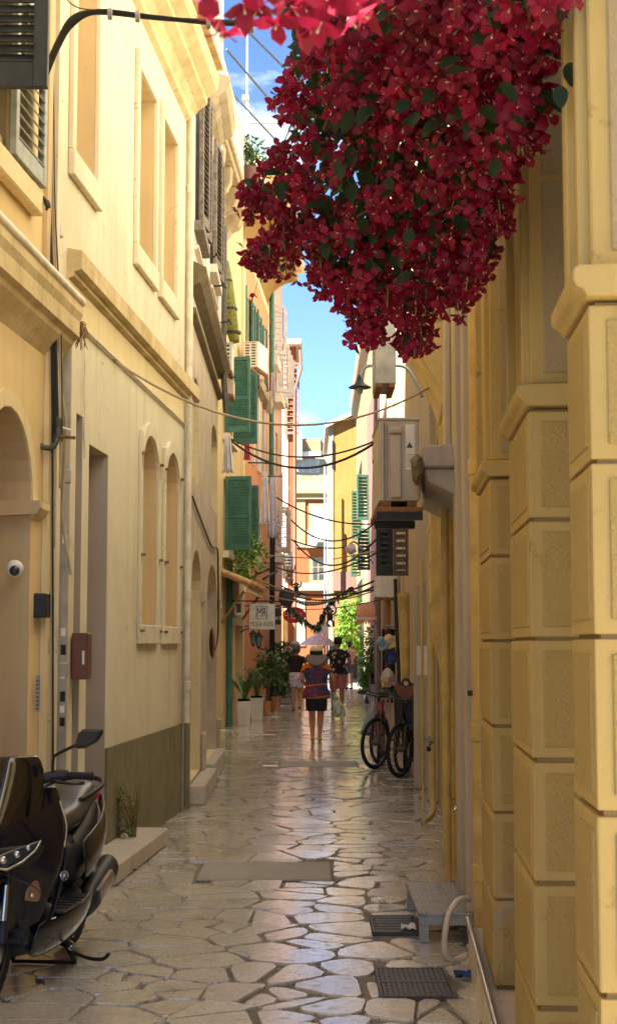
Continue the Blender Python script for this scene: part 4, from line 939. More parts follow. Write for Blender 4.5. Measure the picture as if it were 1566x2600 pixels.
q0, q1 = at(948, 1165, 24), at(975, 1095, 24)
ac('small cream air conditioner half hidden behind the large tan one', ((q0.x+q1.x)/2, 24.3, q0.z), q1.x-q0.x, .6, q1.z-q0.z, 'ac_white', 0, slots=False)
for x0, x1, lb, Y in ((953, 975, 'grey air conditioner, outer of the pair over the shop', 26.4), (972, 1008, 'cream air conditioner, inner of the pair over the shop', 26)):
    q0, q1 = at(x0, 1522, Y), at(x1, 1458, Y); ac(lb, ((q0.x+q1.x)/2, Y+.3, q0.z), q1.x-q0.x, .7, q1.z-q0.z, 'ac_white' if Y == 26 else 'grey_white', 0, slots=False)
q0, q1 = at(628, 938, 31), at(667, 868, 31); ac('white air conditioner with slotted side under the narrow green shutters', ((q0.x+q1.x)/2, 31.4, q0.z), q1.x-q0.x, .9, q1.z-q0.z, 'ac_white', R(-12))
q0, q1 = at(553, 948, 21.2), at(590, 870, 21.2); ac('white air conditioner peeping past the stone house corner', ((q0.x+q1.x)/2, 21.4, q0.z), q1.x-q0.x, .5, q1.z-q0.z, 'ac_white', 0)
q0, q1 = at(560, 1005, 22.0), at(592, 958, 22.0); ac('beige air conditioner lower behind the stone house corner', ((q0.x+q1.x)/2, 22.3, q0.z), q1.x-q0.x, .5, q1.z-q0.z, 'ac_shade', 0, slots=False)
q0, q1 = at(598, 1468, 29.5), at(632, 1416, 29.5); ac('white air conditioner with wire guard above the tiled canopy', ((q0.x+q1.x)/2, 29.8, q0.z), q1.x-q0.x, .5, q1.z-q0.z, 'ac_white', 0)
q0, q1 = at(795, 1612, 66), at(832, 1585, 66); ac('distant air conditioner with round fan above the parasol', ((q0.x+q1.x)/2, 66.2, q0.z), q1.x-q0.x, .5, q1.z-q0.z, 'ac_white', 0, fan=True)
# shutters that hang open over the bicycles
sr = thing('louvred_shutter', 'brown louvred shutter swung open toward the street above the bicycles', 'shutter', at(1017, 1462, 15))
h0 = at(998, 1462, 15); leaf(sr, 'brown_shutter', (h0.x, 15, h0.z), (1, 0, 0), 1.25, at(1036, 1462, 15).x-h0.x, .05, stile=.028, slat=.075, each=True, name='leaf_frame', tilt=35)
sb = thing('louvred_shutter', 'black outer shutter leaf beyond the brown one', 'shutter', at(975, 1462, 15.4)); h0 = at(954, 1462, 15.3); leaf(sb, 'black_shutter', (h0.x, 15.3, h0.z), (1, .1, 0), 1.3, at(996, 1462, 15.3).x-h0.x, .05, stile=.05, slat=.06, name='leaf_frame')
# wall lamp on its gooseneck
lp = thing('wall_lamp', 'black conical street lamp on a curved pipe arm', 'lamp', at(912, 985, 16))
m = MB(); m.tube(smooth_path([at(1072, 1010, 16.0), at(1050, 960, 16), at(1030, 934, 16), at(1000, 928, 16), at(950, 928, 16), at(928, 932, 16), at(917, 950, 16), at(913, 968, 16)], 5), .018, 8); m.build('arm', 'iron_grey', lp, smooth=1)
c = at(913, 985, 16); m = MB(); m.lathe([(.125, 0), (.128, .006), (.06, .045), (.035, .085), (.022, .12), (.012, .15)], c, 20); m.build('lamp_shade', 'black_metal', lp, smooth=40)
m = MB(); m.lathe([(.0, -.07), (.03, -.06), (.035, -.02), (.03, .005)], c, 12); m.build('bulb', 'grey_reveal', lp, smooth=1)
m = MB(); m.tube([at(975, 928, 16), at(1015, 905, 16.1)], .006, 5); m.build('stay', 'iron_grey', lp)
wlm = thing('wall_lamp', 'white shaded street lamp glinting in sun before the yellow house', 'lamp', at(888, 1410, 44)); c = at(886, 1408, 44)
m = MB(); m.lathe([(.0, 0), (.10, .05), (.19, .16), (.12, .26), (.06, .34)], c, 14, (.35, 0, 1)); m.build('lamp_shade', 'white_paint', wlm, smooth=1)
m = MB(); m.tube(smooth_path([at(886, 1384, 44), at(900, 1376, 44), at(925, 1400, 44.5), at(945, 1430, 45)]), .03, 6); m.build('arm', 'iron_grey', wlm, smooth=1)
# funnel downpipe and dark pole by the shop
fp = pipe('downpipe', 'yellow downpipe with a funnel head behind the child seat', [at(1030, 1555, 22), Vector((at(1030, 1555, 22).x, 22, 0))], .058, 'yellow_pipe', joints=[at(1030, 1560, 22), at(1030, 1640, 22)], n=14)
m = MB(); m.lathe([(.058, -.26), (.07, -.22), (.12, -.05), (.135, 0), (.135, .03)], at(1030, 1512, 22), 14); m.build('funnel', 'yellow_pipe', fp, smooth=40)
pipe('shop_pole', 'dark leaning pole in front of the shop doorway', [at(1003, 1470, 23.5), at(1005, 1560, 23.5), at(1015, 1780, 23)], .03, 'black_metal', 'pole')
m = MB(); q0, q1 = at(1057, 1714, 14.8), at(1084, 1640, 14.8); m.box(q0.x, q1.x, 14.79, 14.8, q0.z, q1.z)
nt = single('notice', m, 'paper', 'creased paper notice pasted on the wall near the bicycles', 'notice')
pv = thing('gas_valves', 'tangle of small gas valves on the yellow conduit', 'valve', at(1092, 1910, 13.2)); rn = random.Random(8)
for k in range(6):
    a = at(1080+rn.uniform(0, 22), 1865+rn.uniform(0, 40), 13.2); b = at(1080+rn.uniform(0, 25), 1865+rn.uniform(0, 42), 13.15)
    m = MB(); m.tube([a, (a+b)/2+Vector((.02, -.03, 0)), b], .008, 6); m.build('fitting', ('cast_iron', 'galvanised')[k % 2], pv)
m = MB(); m.lathe([(.0, 0), (.022, .005), (.022, .03), (0, .035)], at(1087, 1902, 13.1), 10, (0, -1, 0)); m.build('knob', 'black_metal', pv)
fc = thing('tap', 'brass wall tap with a red lever handle', 'tap', at(1160, 2062, 9.3)); a = at(1168, 2050, 9.3)
m = MB(); m.tube(smooth_path([a+Vector((.03, 0, .01)), a, a+Vector((-.025, 0, .0)), a+Vector((-.04, 0, -.02))]), .010, 8); m.build('spout', 'steel', fc, smooth=1)
m = MB(); m.tube([a+Vector((0, 0, 0)), a+Vector((0, 0, .03))], .008, 6); m.tube([a+Vector((0, 0, .03)), a+Vector((-.025, 0, .05)), a+Vector((-.05, 0, .052))], .006, 6); m.build('lever', 'toy_red', fc)
st = thing('metal_step', 'low galvanised metal step with a grooved top against the wall', 'step', (.8, 8.5, 0))
X0, X1, Ys0, Ys1, zt_ = at(1062, 2305, 8.05).x, .97, 8.05, 9.08, .155
m = MB(); m.box(X0, X1, Ys0, Ys1, zt_-.02, zt_); m.build('plate', 'galvanised', st, bevel=.004)
for k in range(15):
    x = X0+.02+(X1-X0-.04)*k/14; m = MB(); m.box(x-.005, x+.005, Ys0+.01, Ys1-.01, zt_, zt_+.004); m.build('rib', 'galvanised', st)
m = MB(); m.box(X0, X1, Ys0-.006, Ys0+.02, zt_-.065, zt_-.018); m.build('apron', 'galvanised', st, bevel=.003)
for x in (X0+.03, X1-.03):
    for y in (Ys0+.03, Ys1-.03): m = MB(); m.box(x-.025, x+.025, y-.025, y+.025, 0, zt_-.02); m.build('leg', 'galvanised', st)
m = MB(); m.box(X0+.05, X1-.05, Ys0+.3, Ys0+.33, .05, .08); m.build('crossbar', 'galvanised', st)
hs = single('hose', MB().tube(smooth_path([at(1192, 2283, 7.45), at(1165, 2284, 7.4), at(1140, 2320, 7.35), at(1128, 2385, 7.3), at(1132, 2425, 7.28), at(1150, 2438, 7.3), at(1180, 2428, 7.4)], 6), .015, 8), 'cream_pipe', 'cream ribbed drain hose looping out from the yellow downpipe', 'hose', smooth=1)
ld = thing('stone_ledge', 'pale stone sill ledge with a steel rail between the piers', 'ledge', FR(6, 0, 0))
m = MB(); m.box(4.6, 7.42, -.5, .025, 0, .20, FR); m.build('sill', 'stone_step', ld, bevel=.008)
m = MB(); m.box(4.6, 7.40, .026, .04, .0, .235, FR); m.build('edge_board', 'cream_pipe', ld, bevel=.004)
m = MB(); m.tube([FR(4.5, .045, .255), FR(7.35, .045, .255)], .013, 10); m.build('rail', 'steel', ld, smooth=40)
# covers in the paving
def cover(label, rect, name, mat, bars, both=False):
    x0, x1, y0, y1 = rect; t = thing(name, label, 'drain', ((x0+x1)/2, y0, 0))
    m = MB(); m.box(x0-.015, x1+.015, y0-.015, y0, -.02, .008); m.box(x0-.015, x1+.015, y1, y1+.015, -.02, .008); m.box(x0-.015, x0, y0, y1, -.02, .008); m.box(x1, x1+.015, y0, y1, -.02, .008); m.build('frame', mat, t)
    m = MB(); m.box(x0, x1, y0, y1, -.03, -.012); m.build('pit', 'dark_grille', t)
    n = bars
    for k in range(n):
        a = y0+(y1-y0)*(k+.12)/n; b = y0+(y1-y0)*(k+.80)/n; m = MB(); m.box(x0+.004, x1-.004, a, b, -.012, .006); m.build('bar', mat, t)
    if both:
        for k in range(13):
            x = x0+(x1-x0)*(k+.5)/13; m = MB(); m.box(x-.006, x+.006, y0, y1, -.012, .0065); m.build('bar', mat, t)
    return t
cover('slotted iron drain grate beside the metal step', RECT_GRATE1, 'drain_grate', 'cast_iron', 6)
gx0, gx1, gy0, gy1 = RECT_GRATE2; ym = (gy0+gy1)/2
cover('ribbed iron access cover, nearer half of the double cover', (gx0, gx1, gy0, ym-.015), 'access_cover', 'cast_iron', 9, True); cover('ribbed iron access cover, farther half of the double cover', (gx0, gx1, ym+.015, gy1), 'access_cover', 'cast_iron', 9, True)
x0, x1, y0, y1 = RECT_PATCH; m = MB(); m.box(x0, x1, y0, y1, -.02, .006); o = m.build('concrete_patch', 'concrete', PAV, bevel=.01)
x0, x1, y0, y1 = RECT_STRIP; m = MB(); m.box(x0, x1, y0, y1, -.02, .008); o = m.build('grey_strip', 'concrete', PAV, bevel=.01)
# cables strung over the alley
def cable(label, pts, r, mat, name='overhead_cable'):
    return single(name, MB().tube(pts, r, 6), mat, label, 'cable', 'cables strung across the alley', smooth=1)
bt = thing('cable_bundle', 'thick taped bundle of black cables crossing the top of the alley', 'cables', at(250, 30, 8.6))
for k, dz in enumerate((0, .018, -.016, .006)):
    m = MB(); m.tube(smooth_path([at(118, 170+k*8, 8.75), at(150, 100+k*6, 8.7), at(185, 45+k*6, 8.65), at(250, 30+dz*120, 8.55), at(400, 45+dz*60, 8.4), at(560, 58-dz*90, 8.2), at(750, 60+dz*90, 8.0), at(1000, 40+dz*60, 7.8), at(1200, 10, 7.6)], 6), .014, 7); m.build('cable', 'black_cable', bt, smooth=1)
for x in (280, 350, 530, 640): m = MB(); c = at(x, 33+(x-250)*.09, 8.5-(x-250)*.0011); m.tube([c-Vector((.012, 0, 0)), c+Vector((.012, 0, 0))], .036, 8); m.build('tape', 'grey_pipe', bt)
m = MB(); m.tube(smooth_path([at(160, -15, 8.8), at(200, 20, 8.7), at(300, 28, 8.5), at(420, 44, 8.4), at(700, 56, 8.1)]), .004, 5); m.build('guy_wire', 'black_cable', bt)
cable('single tan cable drooping from the cream house to the ochre bay', sag(at(275, 905, 11.0), at(1088, 985, 12.3), .42), .010, 'tan_cable')
cable('upper of the two black cables sagging at mid height', sag(at(582, 1112, 27), at(955, 1118, 24), .32), .016, 'black_cable')
cable('lower heavier black cable sagging at mid height', sag(at(578, 1112, 27), at(955, 1122, 24), .50), .022, 'black_cable')
CB = [('thin dark cable running down from the peeling house to the yellow house', (700, 1262, 42), (955, 1330, 40), .25, .025), ('dark cable just under the balcony door of the far house', (718, 1296, 44), (955, 1325, 38), .7, .025), ('dark cable crossing below the balcony of the far house', (722, 1362, 45), (900, 1385, 44), .2, .025),
      ('dark cable dipping in front of the paned window', (745, 1372, 45), (985, 1330, 36), .9, .028), ('dark cable reaching the brown shutter from the far window', (700, 1440, 40), (962, 1400, 30), .3, .02), ('pale cable stretched across from the green shutter', (585, 1405, 30), (800, 1418, 45), .0, .02),
      ('long pale cable falling from the canopy toward the garland', (572, 1425, 29), (760, 1508, 40), .1, .02), ('black cable over the garland, highest of the low bundle', (715, 1488, 40), (960, 1470, 28), .28, .022), ('black cable over the garland, middle of the low bundle', (712, 1494, 40), (1000, 1462, 26), .38, .022), ('black cable over the garland, lowest of the low bundle', (650, 1482, 36), (955, 1496, 28), .2, .018),
      ('pale cable below the low bundle of black cables', (650, 1500, 34), (950, 1500, 30), .25, .016), ('thin cable under the garland beside the plush monkey', (700, 1540, 38), (955, 1525, 30), .12, .012), ('pale pole-like line reaching from the yellow house to the black shutter', (845, 1420, 46), (1000, 1390, 16), .0, .016), ('thin white line beneath the sign bracket', (640, 1500, 31), (735, 1545, 40), .02, .012)]
for lb, a, b, d, r in CB: cable(lb, sag(at(*a), at(*b), d), r*.9, 'tan_cable' if ('pale' in lb or 'white' in lb) else 'black_cable')
# washing-line frame by the high balcony
wf = thing('drying_frame', 'bent iron drying frame with slanting wires beside the high balcony', 'frame', at(640, 405, 26.4))
for pts in ([(625, 312, 26.5), (700, 312, 26.4), (733, 309, 26.3), (772, 250, 26)], [(628, 403, 26.5), (700, 402, 26.4), (728, 398, 26.3), (775, 335, 26)]):
    m = MB(); m.tube(smooth_path([at(*p) for p in pts], 5), .018, 6); m.build('rod', 'iron_grey', wf, smooth=1)
for a, b in (((585, 35, 24), (735, 185, 25)), ((575, 125, 24), (768, 350, 26)), ((592, 240, 26), (752, 412, 26)), ((735, 185, 25), (800, 260, 25))):
    m = MB(); m.tube([at(*a), at(*b)], .020, 5); m.build('wire', 'cast_iron', wf)
m = MB(); q = at(624, 252, 26.4); m.box(q.x-.06, q.x+.06, 26.3, 26.42, q.z-.04, q.z+.05); m.build('junction_box', 'straw', wf)
# ================================================================ bougainvillea hanging from the pier house
BG = thing('bougainvillea', 'great hanging mass of crimson bougainvillea spilling over the alley', 'climbing plant', (.75, 4.2, 5.6))
rb = random.Random(21)
def bract_mesh(m, c, q, s, open_):
    """one bougainvillea flower: three papery bracts round a pale tube"""
    for k in range(3):
        a = 2*math.pi*k/3 + rb.uniform(-.25, .25); ss = s*rb.uniform(.85, 1.15)
        rot = Quaternion((0, 0, 1), a)
        def P(u, v, w): # u along, v across, w up
            tilt = open_*(.5+.7*u); x = u*ss*math.sin(tilt+.35); z = u*ss*math.cos(tilt)
            return c + q @ (rot @ Vector((x + w*ss*.6, v*ss, z + abs(v)*ss*.25*(1-u))))
        j = rb.uniform(-.05, .05)
        vs = [P(0, 0, 0), P(.28, -.34, .06), P(.34, 0, -.02), P(.28, .34, .06), P(.64, -.37+j, .05), P(.70, j*.5, -.05), P(.64, .37+j, .05), P(1.08, j, -.02)]
        m.add(vs, [(0, 2, 1), (0, 3, 2), (1, 2, 5, 4), (2, 3, 6, 5), (4, 5, 7), (5, 6, 7)])
def flower_proto():
    out = []
    for k in range(7):
        m = MB(); bract_mesh(m, Vector(), Quaternion(), 1.0, .55+.12*k); 
        m.mi = 1; m.tube([(0, 0, 0), (.02, 0, .30), (.03, .02, .52)], [.035, .03, .05], 4)
        out.append(m)
    return out
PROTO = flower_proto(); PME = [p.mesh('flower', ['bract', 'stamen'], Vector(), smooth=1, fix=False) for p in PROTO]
POLY = [(530, -60), (560, 18), (605, 45), (640, 40), (672, 60), (660, 85), (690, 125), (720, 190), (735, 215), (705, 235), (700, 265), (735, 275), (770, 330), (760, 370), (770, 400), (690, 405), (650, 430), (610, 475), (615, 510), (660, 530), (690, 520), (735, 480), (745, 520), (720, 560), (690, 580), (660, 600), (620, 640), (625, 675), (670, 675), (720, 665), (735, 600), (755, 590), (765, 650), (790, 690), (780, 715), (830, 740), (880, 765), (890, 800), (895, 860), (925, 880), (950, 860), (960, 790), (990, 770), (1030, 790), (1015, 840), (1020, 890), (1050, 915), (1080, 880), (1090, 845), (1060, 790), (1090, 760), (1150, 770), (1190, 770), (1210, 720), (1235, 690), (1255, 640), (1265, 540), (1290, 400), (1315, 340), (1390, 325), (1425, 320), (1430, 250), (1460, 170), (1480, 60), (1500, -60)]
POLY = [((1000+(x-1000)*.86, y) if y > 560 and x > 740 else ((x+22, y) if x < 770 and y > 200 else (x, y))) for x, y in POLY]
POLY = [(x, y if y < 700 else 700+(y-700)*.85) for x, y in POLY]
def inside(x, y):
    r = False; n = len(POLY)
    for i in range(n):
        a, b = POLY[i], POLY[i-1]
        if (a[1] > y) != (b[1] > y) and x < (b[0]-a[0])*(y-a[1])/(b[1]-a[1])+a[0]: r = not r
    return r
def depth(x, y):
    d = 3.25 + max(0, min(1, (1300-x)/620))*1.15 + max(0, y-250)/650*1.0
    if y < 60+60*(x < 900): d -= .3
    return d
def edge(x, y):
    return min(math.hypot(x-a[0], y-a[1]) for a in POLY)
clusters = []
tries = 0
while len(clusters) < 225 and tries < 40000:
    tries += 1
    x, y = rb.uniform(600, 1480), rb.uniform(-60, 900)
    if not inside(x, y): continue
    if x < 740 and y < 400: continue
    if x < 810 and rb.random() < .62: continue
    if x < 940 and rb.random() < .3: continue
    clusters.append((x, y))
for x, y in POLY[6:-1]:                                             # fringe: sprigs along the outline
    if y > 200 or x > 1300:
        for k in range(2): clusters.append((x+rb.uniform(-14, 14), y+rb.uniform(-14, 14)))
FL_ = []
sprays = []
for i in range(len(POLY)-1):                                       # drooping sprays along the lower outline
    (xa, ya), (xb, yb) = POLY[i], POLY[i+1]
    if ya < 380 and xa < 1280: continue
    for k in range(max(1, int(math.hypot(xb-xa, yb-ya)/34))):
        t = rb.random(); x, y = xa+(xb-xa)*t, ya+(yb-ya)*t; L = rb.uniform(20, 60); d0 = depth(x, y)+rb.uniform(-.05, .15); sw = rb.uniform(-18, 18)
        path = [at(x-sw*(1-u), y-40+(L+40)*u, d0) for u in (0, .3, .6, .85, 1)]
        if path[-1].x > FR.X(d0)-.05: continue
        sprays.append(path); n = int(3+L/14)
        for j in range(n):
            u = (j+.5)/n; p = path[min(4, int(u*5))]; o = Vector((rb.gauss(0, .012), rb.gauss(0, .014), rb.gauss(0, .012)))
            FL_.append((p+o, (o*30+Vector((rb.uniform(-.6, .6), rb.uniform(-.6, .2), -.9))).normalized(), rb.uniform(.022, .032)))
for x, y in clusters:
    dd = depth(x, y); fr_ = edge(x, y)
    thick = .10 if fr_ < 40 else .30
    Y = dd + abs(rb.gauss(0, thick))
    c = at(x, y, Y)
    wx = FR.X(Y)-.06
    if c.x > wx: c.x = wx-rb.uniform(0, .05)
    n = rb.randint(9, 19) if fr_ > 25 else rb.randint(3, 7)
    for k in range(n):
        g_ = .018 if fr_ < 40 or x < 760 else .033; o = Vector((rb.gauss(0, g_), rb.gauss(0, .04), rb.gauss(0, g_)))
        ax = (o*26 + Vector((rb.uniform(-.5, .5), -.55+rb.uniform(-.5, .5), -.55+rb.uniform(-.5, .3)))).normalized()
        FL_.append((c+o, ax, rb.uniform(.027, .034) if x < 850 else rb.choice((.024, .028, .032, .037))*rb.uniform(.9, 1.1)))
big = []                                                            # sprays closest to the lens
for x, y, n in ((590, -22, 4), (650, -12, 4), (700, -5, 4), (760, 15, 5), (820, 5, 5), (880, 20, 5), (940, 0, 4)):
    c = at(x, y, 1.85+rb.uniform(-.05, .3))
    for k in range(n):
        o = Vector((rb.gauss(0, .020), rb.gauss(0, .03), rb.gauss(0, .016))); ax = (o*18+Vector((rb.uniform(-.5, .5), -.5, -.7+rb.uniform(-.3, .3)))).normalized()
        big.append((c+o, ax, rb.uniform(.030, .040)))
allf = big + FL_
def key(f):
    return -(f[2]/max(f[0].y, .5)) + max(0, f[0].y-depth(783+F*f[0].x/f[0].y, 1638-F*(f[0].z-EYE)/f[0].y))*.02
allf.sort(key=key)
rest = MB(); off = LOC[BG.name]
for i, (c, ax, s) in enumerate(allf):
    q = Vector((0, 0, 1)).rotation_difference(ax) @ Quaternion((0, 0, 1), rb.uniform(0, 6.28))
    k = rb.randrange(7)
    if i < 300:
        o = bpy.data.objects.new('flower', PME[k]); COL.objects.link(o); o.parent = BG; o.location = c-off; o.rotation_mode = 'QUATERNION'; o.rotation_quaternion = q; o.scale = (s, s, s)
    else:
        mb = PROTO[k]; b = len(rest.v); rest.v += [c + q @ (v*s) for v in mb.v]
        for f, mi in zip(mb.f, mb.m): rest.f.append([b+j for j in f]); rest.m.append(mi)
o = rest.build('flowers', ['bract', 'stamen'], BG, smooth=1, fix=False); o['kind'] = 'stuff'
# leaves: pointed ovals, some large ones in front, many deeper
def leaf_faces(m, c, ax, up, L):
    s = ax.cross(up); s = s.normalized() if s.length > 1e-3 else Vector((1, 0, 0)); n = s.cross(ax).normalized(); w = L*.30
    m.add([c, c+ax*L*.35-s*w+n*L*.05, c+ax*L*.38-n*L*.02, c+ax*L*.35+s*w+n*L*.05, c+ax*L*.72-s*w*.7+n*L*.04, c+ax*L*.72-n*L*.03, c+ax*L*.72+s*w*.7+n*L*.04, c+ax*L-n*L*.08], [(0, 2, 1), (0, 3, 2), (1, 2, 5, 4), (2, 3, 6, 5), (4, 5, 7), (5, 6, 7)])
lv = []
for i in range(2600):
    x, y = rb.uniform(640, 1470), rb.uniform(-60, 840)
    if not inside(x, y) or edge(x, y) < 18 or (x < 760 and y < 400): continue
    Y = depth(x, y) + (rb.uniform(.0, .25) if i % 4 == 0 else rb.uniform(.25, .8)); c = at(x, y, Y); c.x = min(c.x, FR.X(Y)-.05)
    lv.append((c, Vector((rb.uniform(-.7, .7), rb.uniform(-.6, .4), rb.uniform(-1, .2))).normalized(), rb.uniform(.05, .085)))
for x, y, ax, L in ((1420, 210, (0, -.2, -1), .11), (1445, 150, (.05, -.2, -1), .12), (1270, 200, (.4, -.2, -.8), .12), (1240, 260, (.1, -.3, -1), .1), (1290, 290, (.7, -.2, -.6), .09), (1040, 250, (-.5, -.3, -.6), .11), (1060, 280, (-.3, -.3, -.8), .10), (770, 315, (-.4, -.2, .4), .07), (765, 345, (-.5, -.1, .2), .07), (1170, 140, (-.5, -.3, -.4), .13), (1190, 170, (-.7, -.3, -.3), .12), (1260, 400, (-.2, -.3, -.9), .1), (1000, 480, (-.6, -.3, -.5), .09), (880, 600, (.3, -.3, -.8), .09)):
    Y = depth(x, y)-.18; lv.insert(0, (at(x, y, Y), Vector(ax).normalized(), L*.62))
rl = MB()
for i, (c, ax, L) in enumerate(lv):
    m = MB() if i < 60 else rl
    leaf_faces(m, c, ax, Vector((rb.uniform(-.4, .4), -.8, .5)).normalized(), L)
    if i < 60: m.build('leaf', 'bougainvillea_leaf', BG, smooth=1, fix=False, sub=2 if i < 14 else 0)
o = rl.build('leaves', 'bougainvillea_leaf', BG, smooth=1, fix=False); o['kind'] = 'stuff'
sm = MB()                                                           # stems run from the wall down through the mass
for i in range(70):
    x, y = rb.choice(clusters); Y = depth(x, y)+.15; e = at(x, y, Y); e.x = min(e.x, FR.X(Y)-.05)
    s_ = Vector((FR.X(4.2+rb.uniform(-.8, 1.0))-.08, 0, 0)); s_.y = 4.0+rb.uniform(-.8, 1.2); s_.z = 3.6+rb.uniform(0, .9)
    mid = (s_+e)/2+Vector((0, 0, .28)); sm.tube(smooth_path([s_, mid, e], 6), [.006, .005, .004, .003, .002], 4)
for p_ in sprays: sm.tube(p_, .0022, 4)
for i in range(420):
    c, ax, s = rb.choice(FL_); sm.tube([c, c-ax*.05+Vector((rb.uniform(-.01, .01), .01, .03))], .0013, 3)
o = sm.build('stems', 'bougainvillea_stem', BG, smooth=1, fix=False); o['kind'] = 'stuff'
for k in range(11):
    x, y = ((640, 500), (660, 640), (760, 560), (800, 690), (890, 780), (1010, 830), (1080, 700), (900, 420), (1150, 560), (820, 330), (1230, 420))[k]
    Y = depth(x, y)+.06; e = at(x, y, Y); s_ = Vector((FR.X(4.4)-.06, 4.4+.1*k, 3.5+.08*k)); m = MB(); m.tube(smooth_path([s_, s_.lerp(e, .4)+Vector((0, 0, .22)), s_.lerp(e, .75)+Vector((0, -.05, .14)), e], 6), [.013, .011, .009, .006, .004], 6); m.build('branch', 'bark', BG, smooth=1)
for lb, x, y in (('single crimson flower fallen by the doorstep', 338, 2212), ('single crimson petal lying near the yellow pipe foot', 1068, 2028)):
    m = MB(); c = gnd(x, y, .012); bract_mesh(m, c, Quaternion((1, 0, 0), .4), .030, 1.2); single('fallen_flower', m, 'bract', lb, 'flower', fix=False)
# ================================================================ scooter (faces the camera, built with its front axle over the origin, y towards its tail)
SC = thing('motor_scooter', 'glossy black motor scooter with smoked windscreen parked against the ochre house', 'scooter')
def wheel(root, c, r, tr, rimr, tmat='tyre', rmat='bike_black', spokes=5, ax=(1, 0, 0), thin=False, name='wheel', disc=False):
    c = Vector(c); w = bpy.data.objects.new(name, None); COL.objects.link(w); w.parent = root
    m = MB(); N = 28; q = Vector((0, 0, 1)).rotation_difference(Vector(ax))
    m.loft([[c + q @ Vector(((r-tr+tr*math.cos(b))*math.cos(a), (r-tr+tr*math.cos(b))*math.sin(a), tr*.95*math.sin(b))) for b in [2*math.pi*j/8 for j in range(8)]] for a in [2*math.pi*i/N for i in range(N+1)]], caps=False)
    m.build('tyre', tmat, w, smooth=1)
    m = MB(); rr = r-1.75*tr
    m.loft([[c + q @ Vector(((rr+dx)*math.cos(a), (rr+dx)*math.sin(a), dz)) for dx, dz in ((-.012, -rimr), (.012, -rimr), (.012, rimr), (-.012, rimr))] for a in [2*math.pi*i/N for i in range(N+1)]], caps=False)
    m.build('rim', rmat, w, smooth=40)
    for i in range(spokes):
        a = 2*math.pi*i/spokes; m = MB(); d = q @ Vector((math.cos(a), math.sin(a), 0))
        m.tube([c+d*.02, c+d*rr], .0016 if thin else .013, 4 if thin else 6); m.build('spoke', 'steel' if thin else rmat, w)
    m = MB(); m.lathe([(.022, -.045), (.03, -.03), (.03, .03), (.022, .045)], c, 10, ax); m.build('hub', 'cast_iron', w, smooth=40)
    if disc: m = MB(); m.lathe([(.11, .05), (.115, .052), (.115, .056), (.11, .058)], c, 20, ax); m.build('brake_disc', 'steel', w, smooth=40)
    return w
wheel(SC, (0, 0, .285), .285, .058, .045, spokes=6, disc=True); wheel(SC, (0, 1.34, .285), .285, .065, .05, spokes=6)
def shell(rows, name, mat, solid=.012, sub=1, parent=SC, both=True):
    m = MB(); m.grid([[Vector(p) for p in r] for r in rows]); return m.build(name, mat, parent, smooth=1, solid=solid, sub=sub, fix=False)
def nose(z, w, y0, dy, pts=(-1, -.82, -.5, -.18, 0, .18, .5, .82, 1), pw=1.6, zl=0):
    return [(w*s, y0+dy*abs(s)**pw, z+zl*abs(s)) for s in pts]
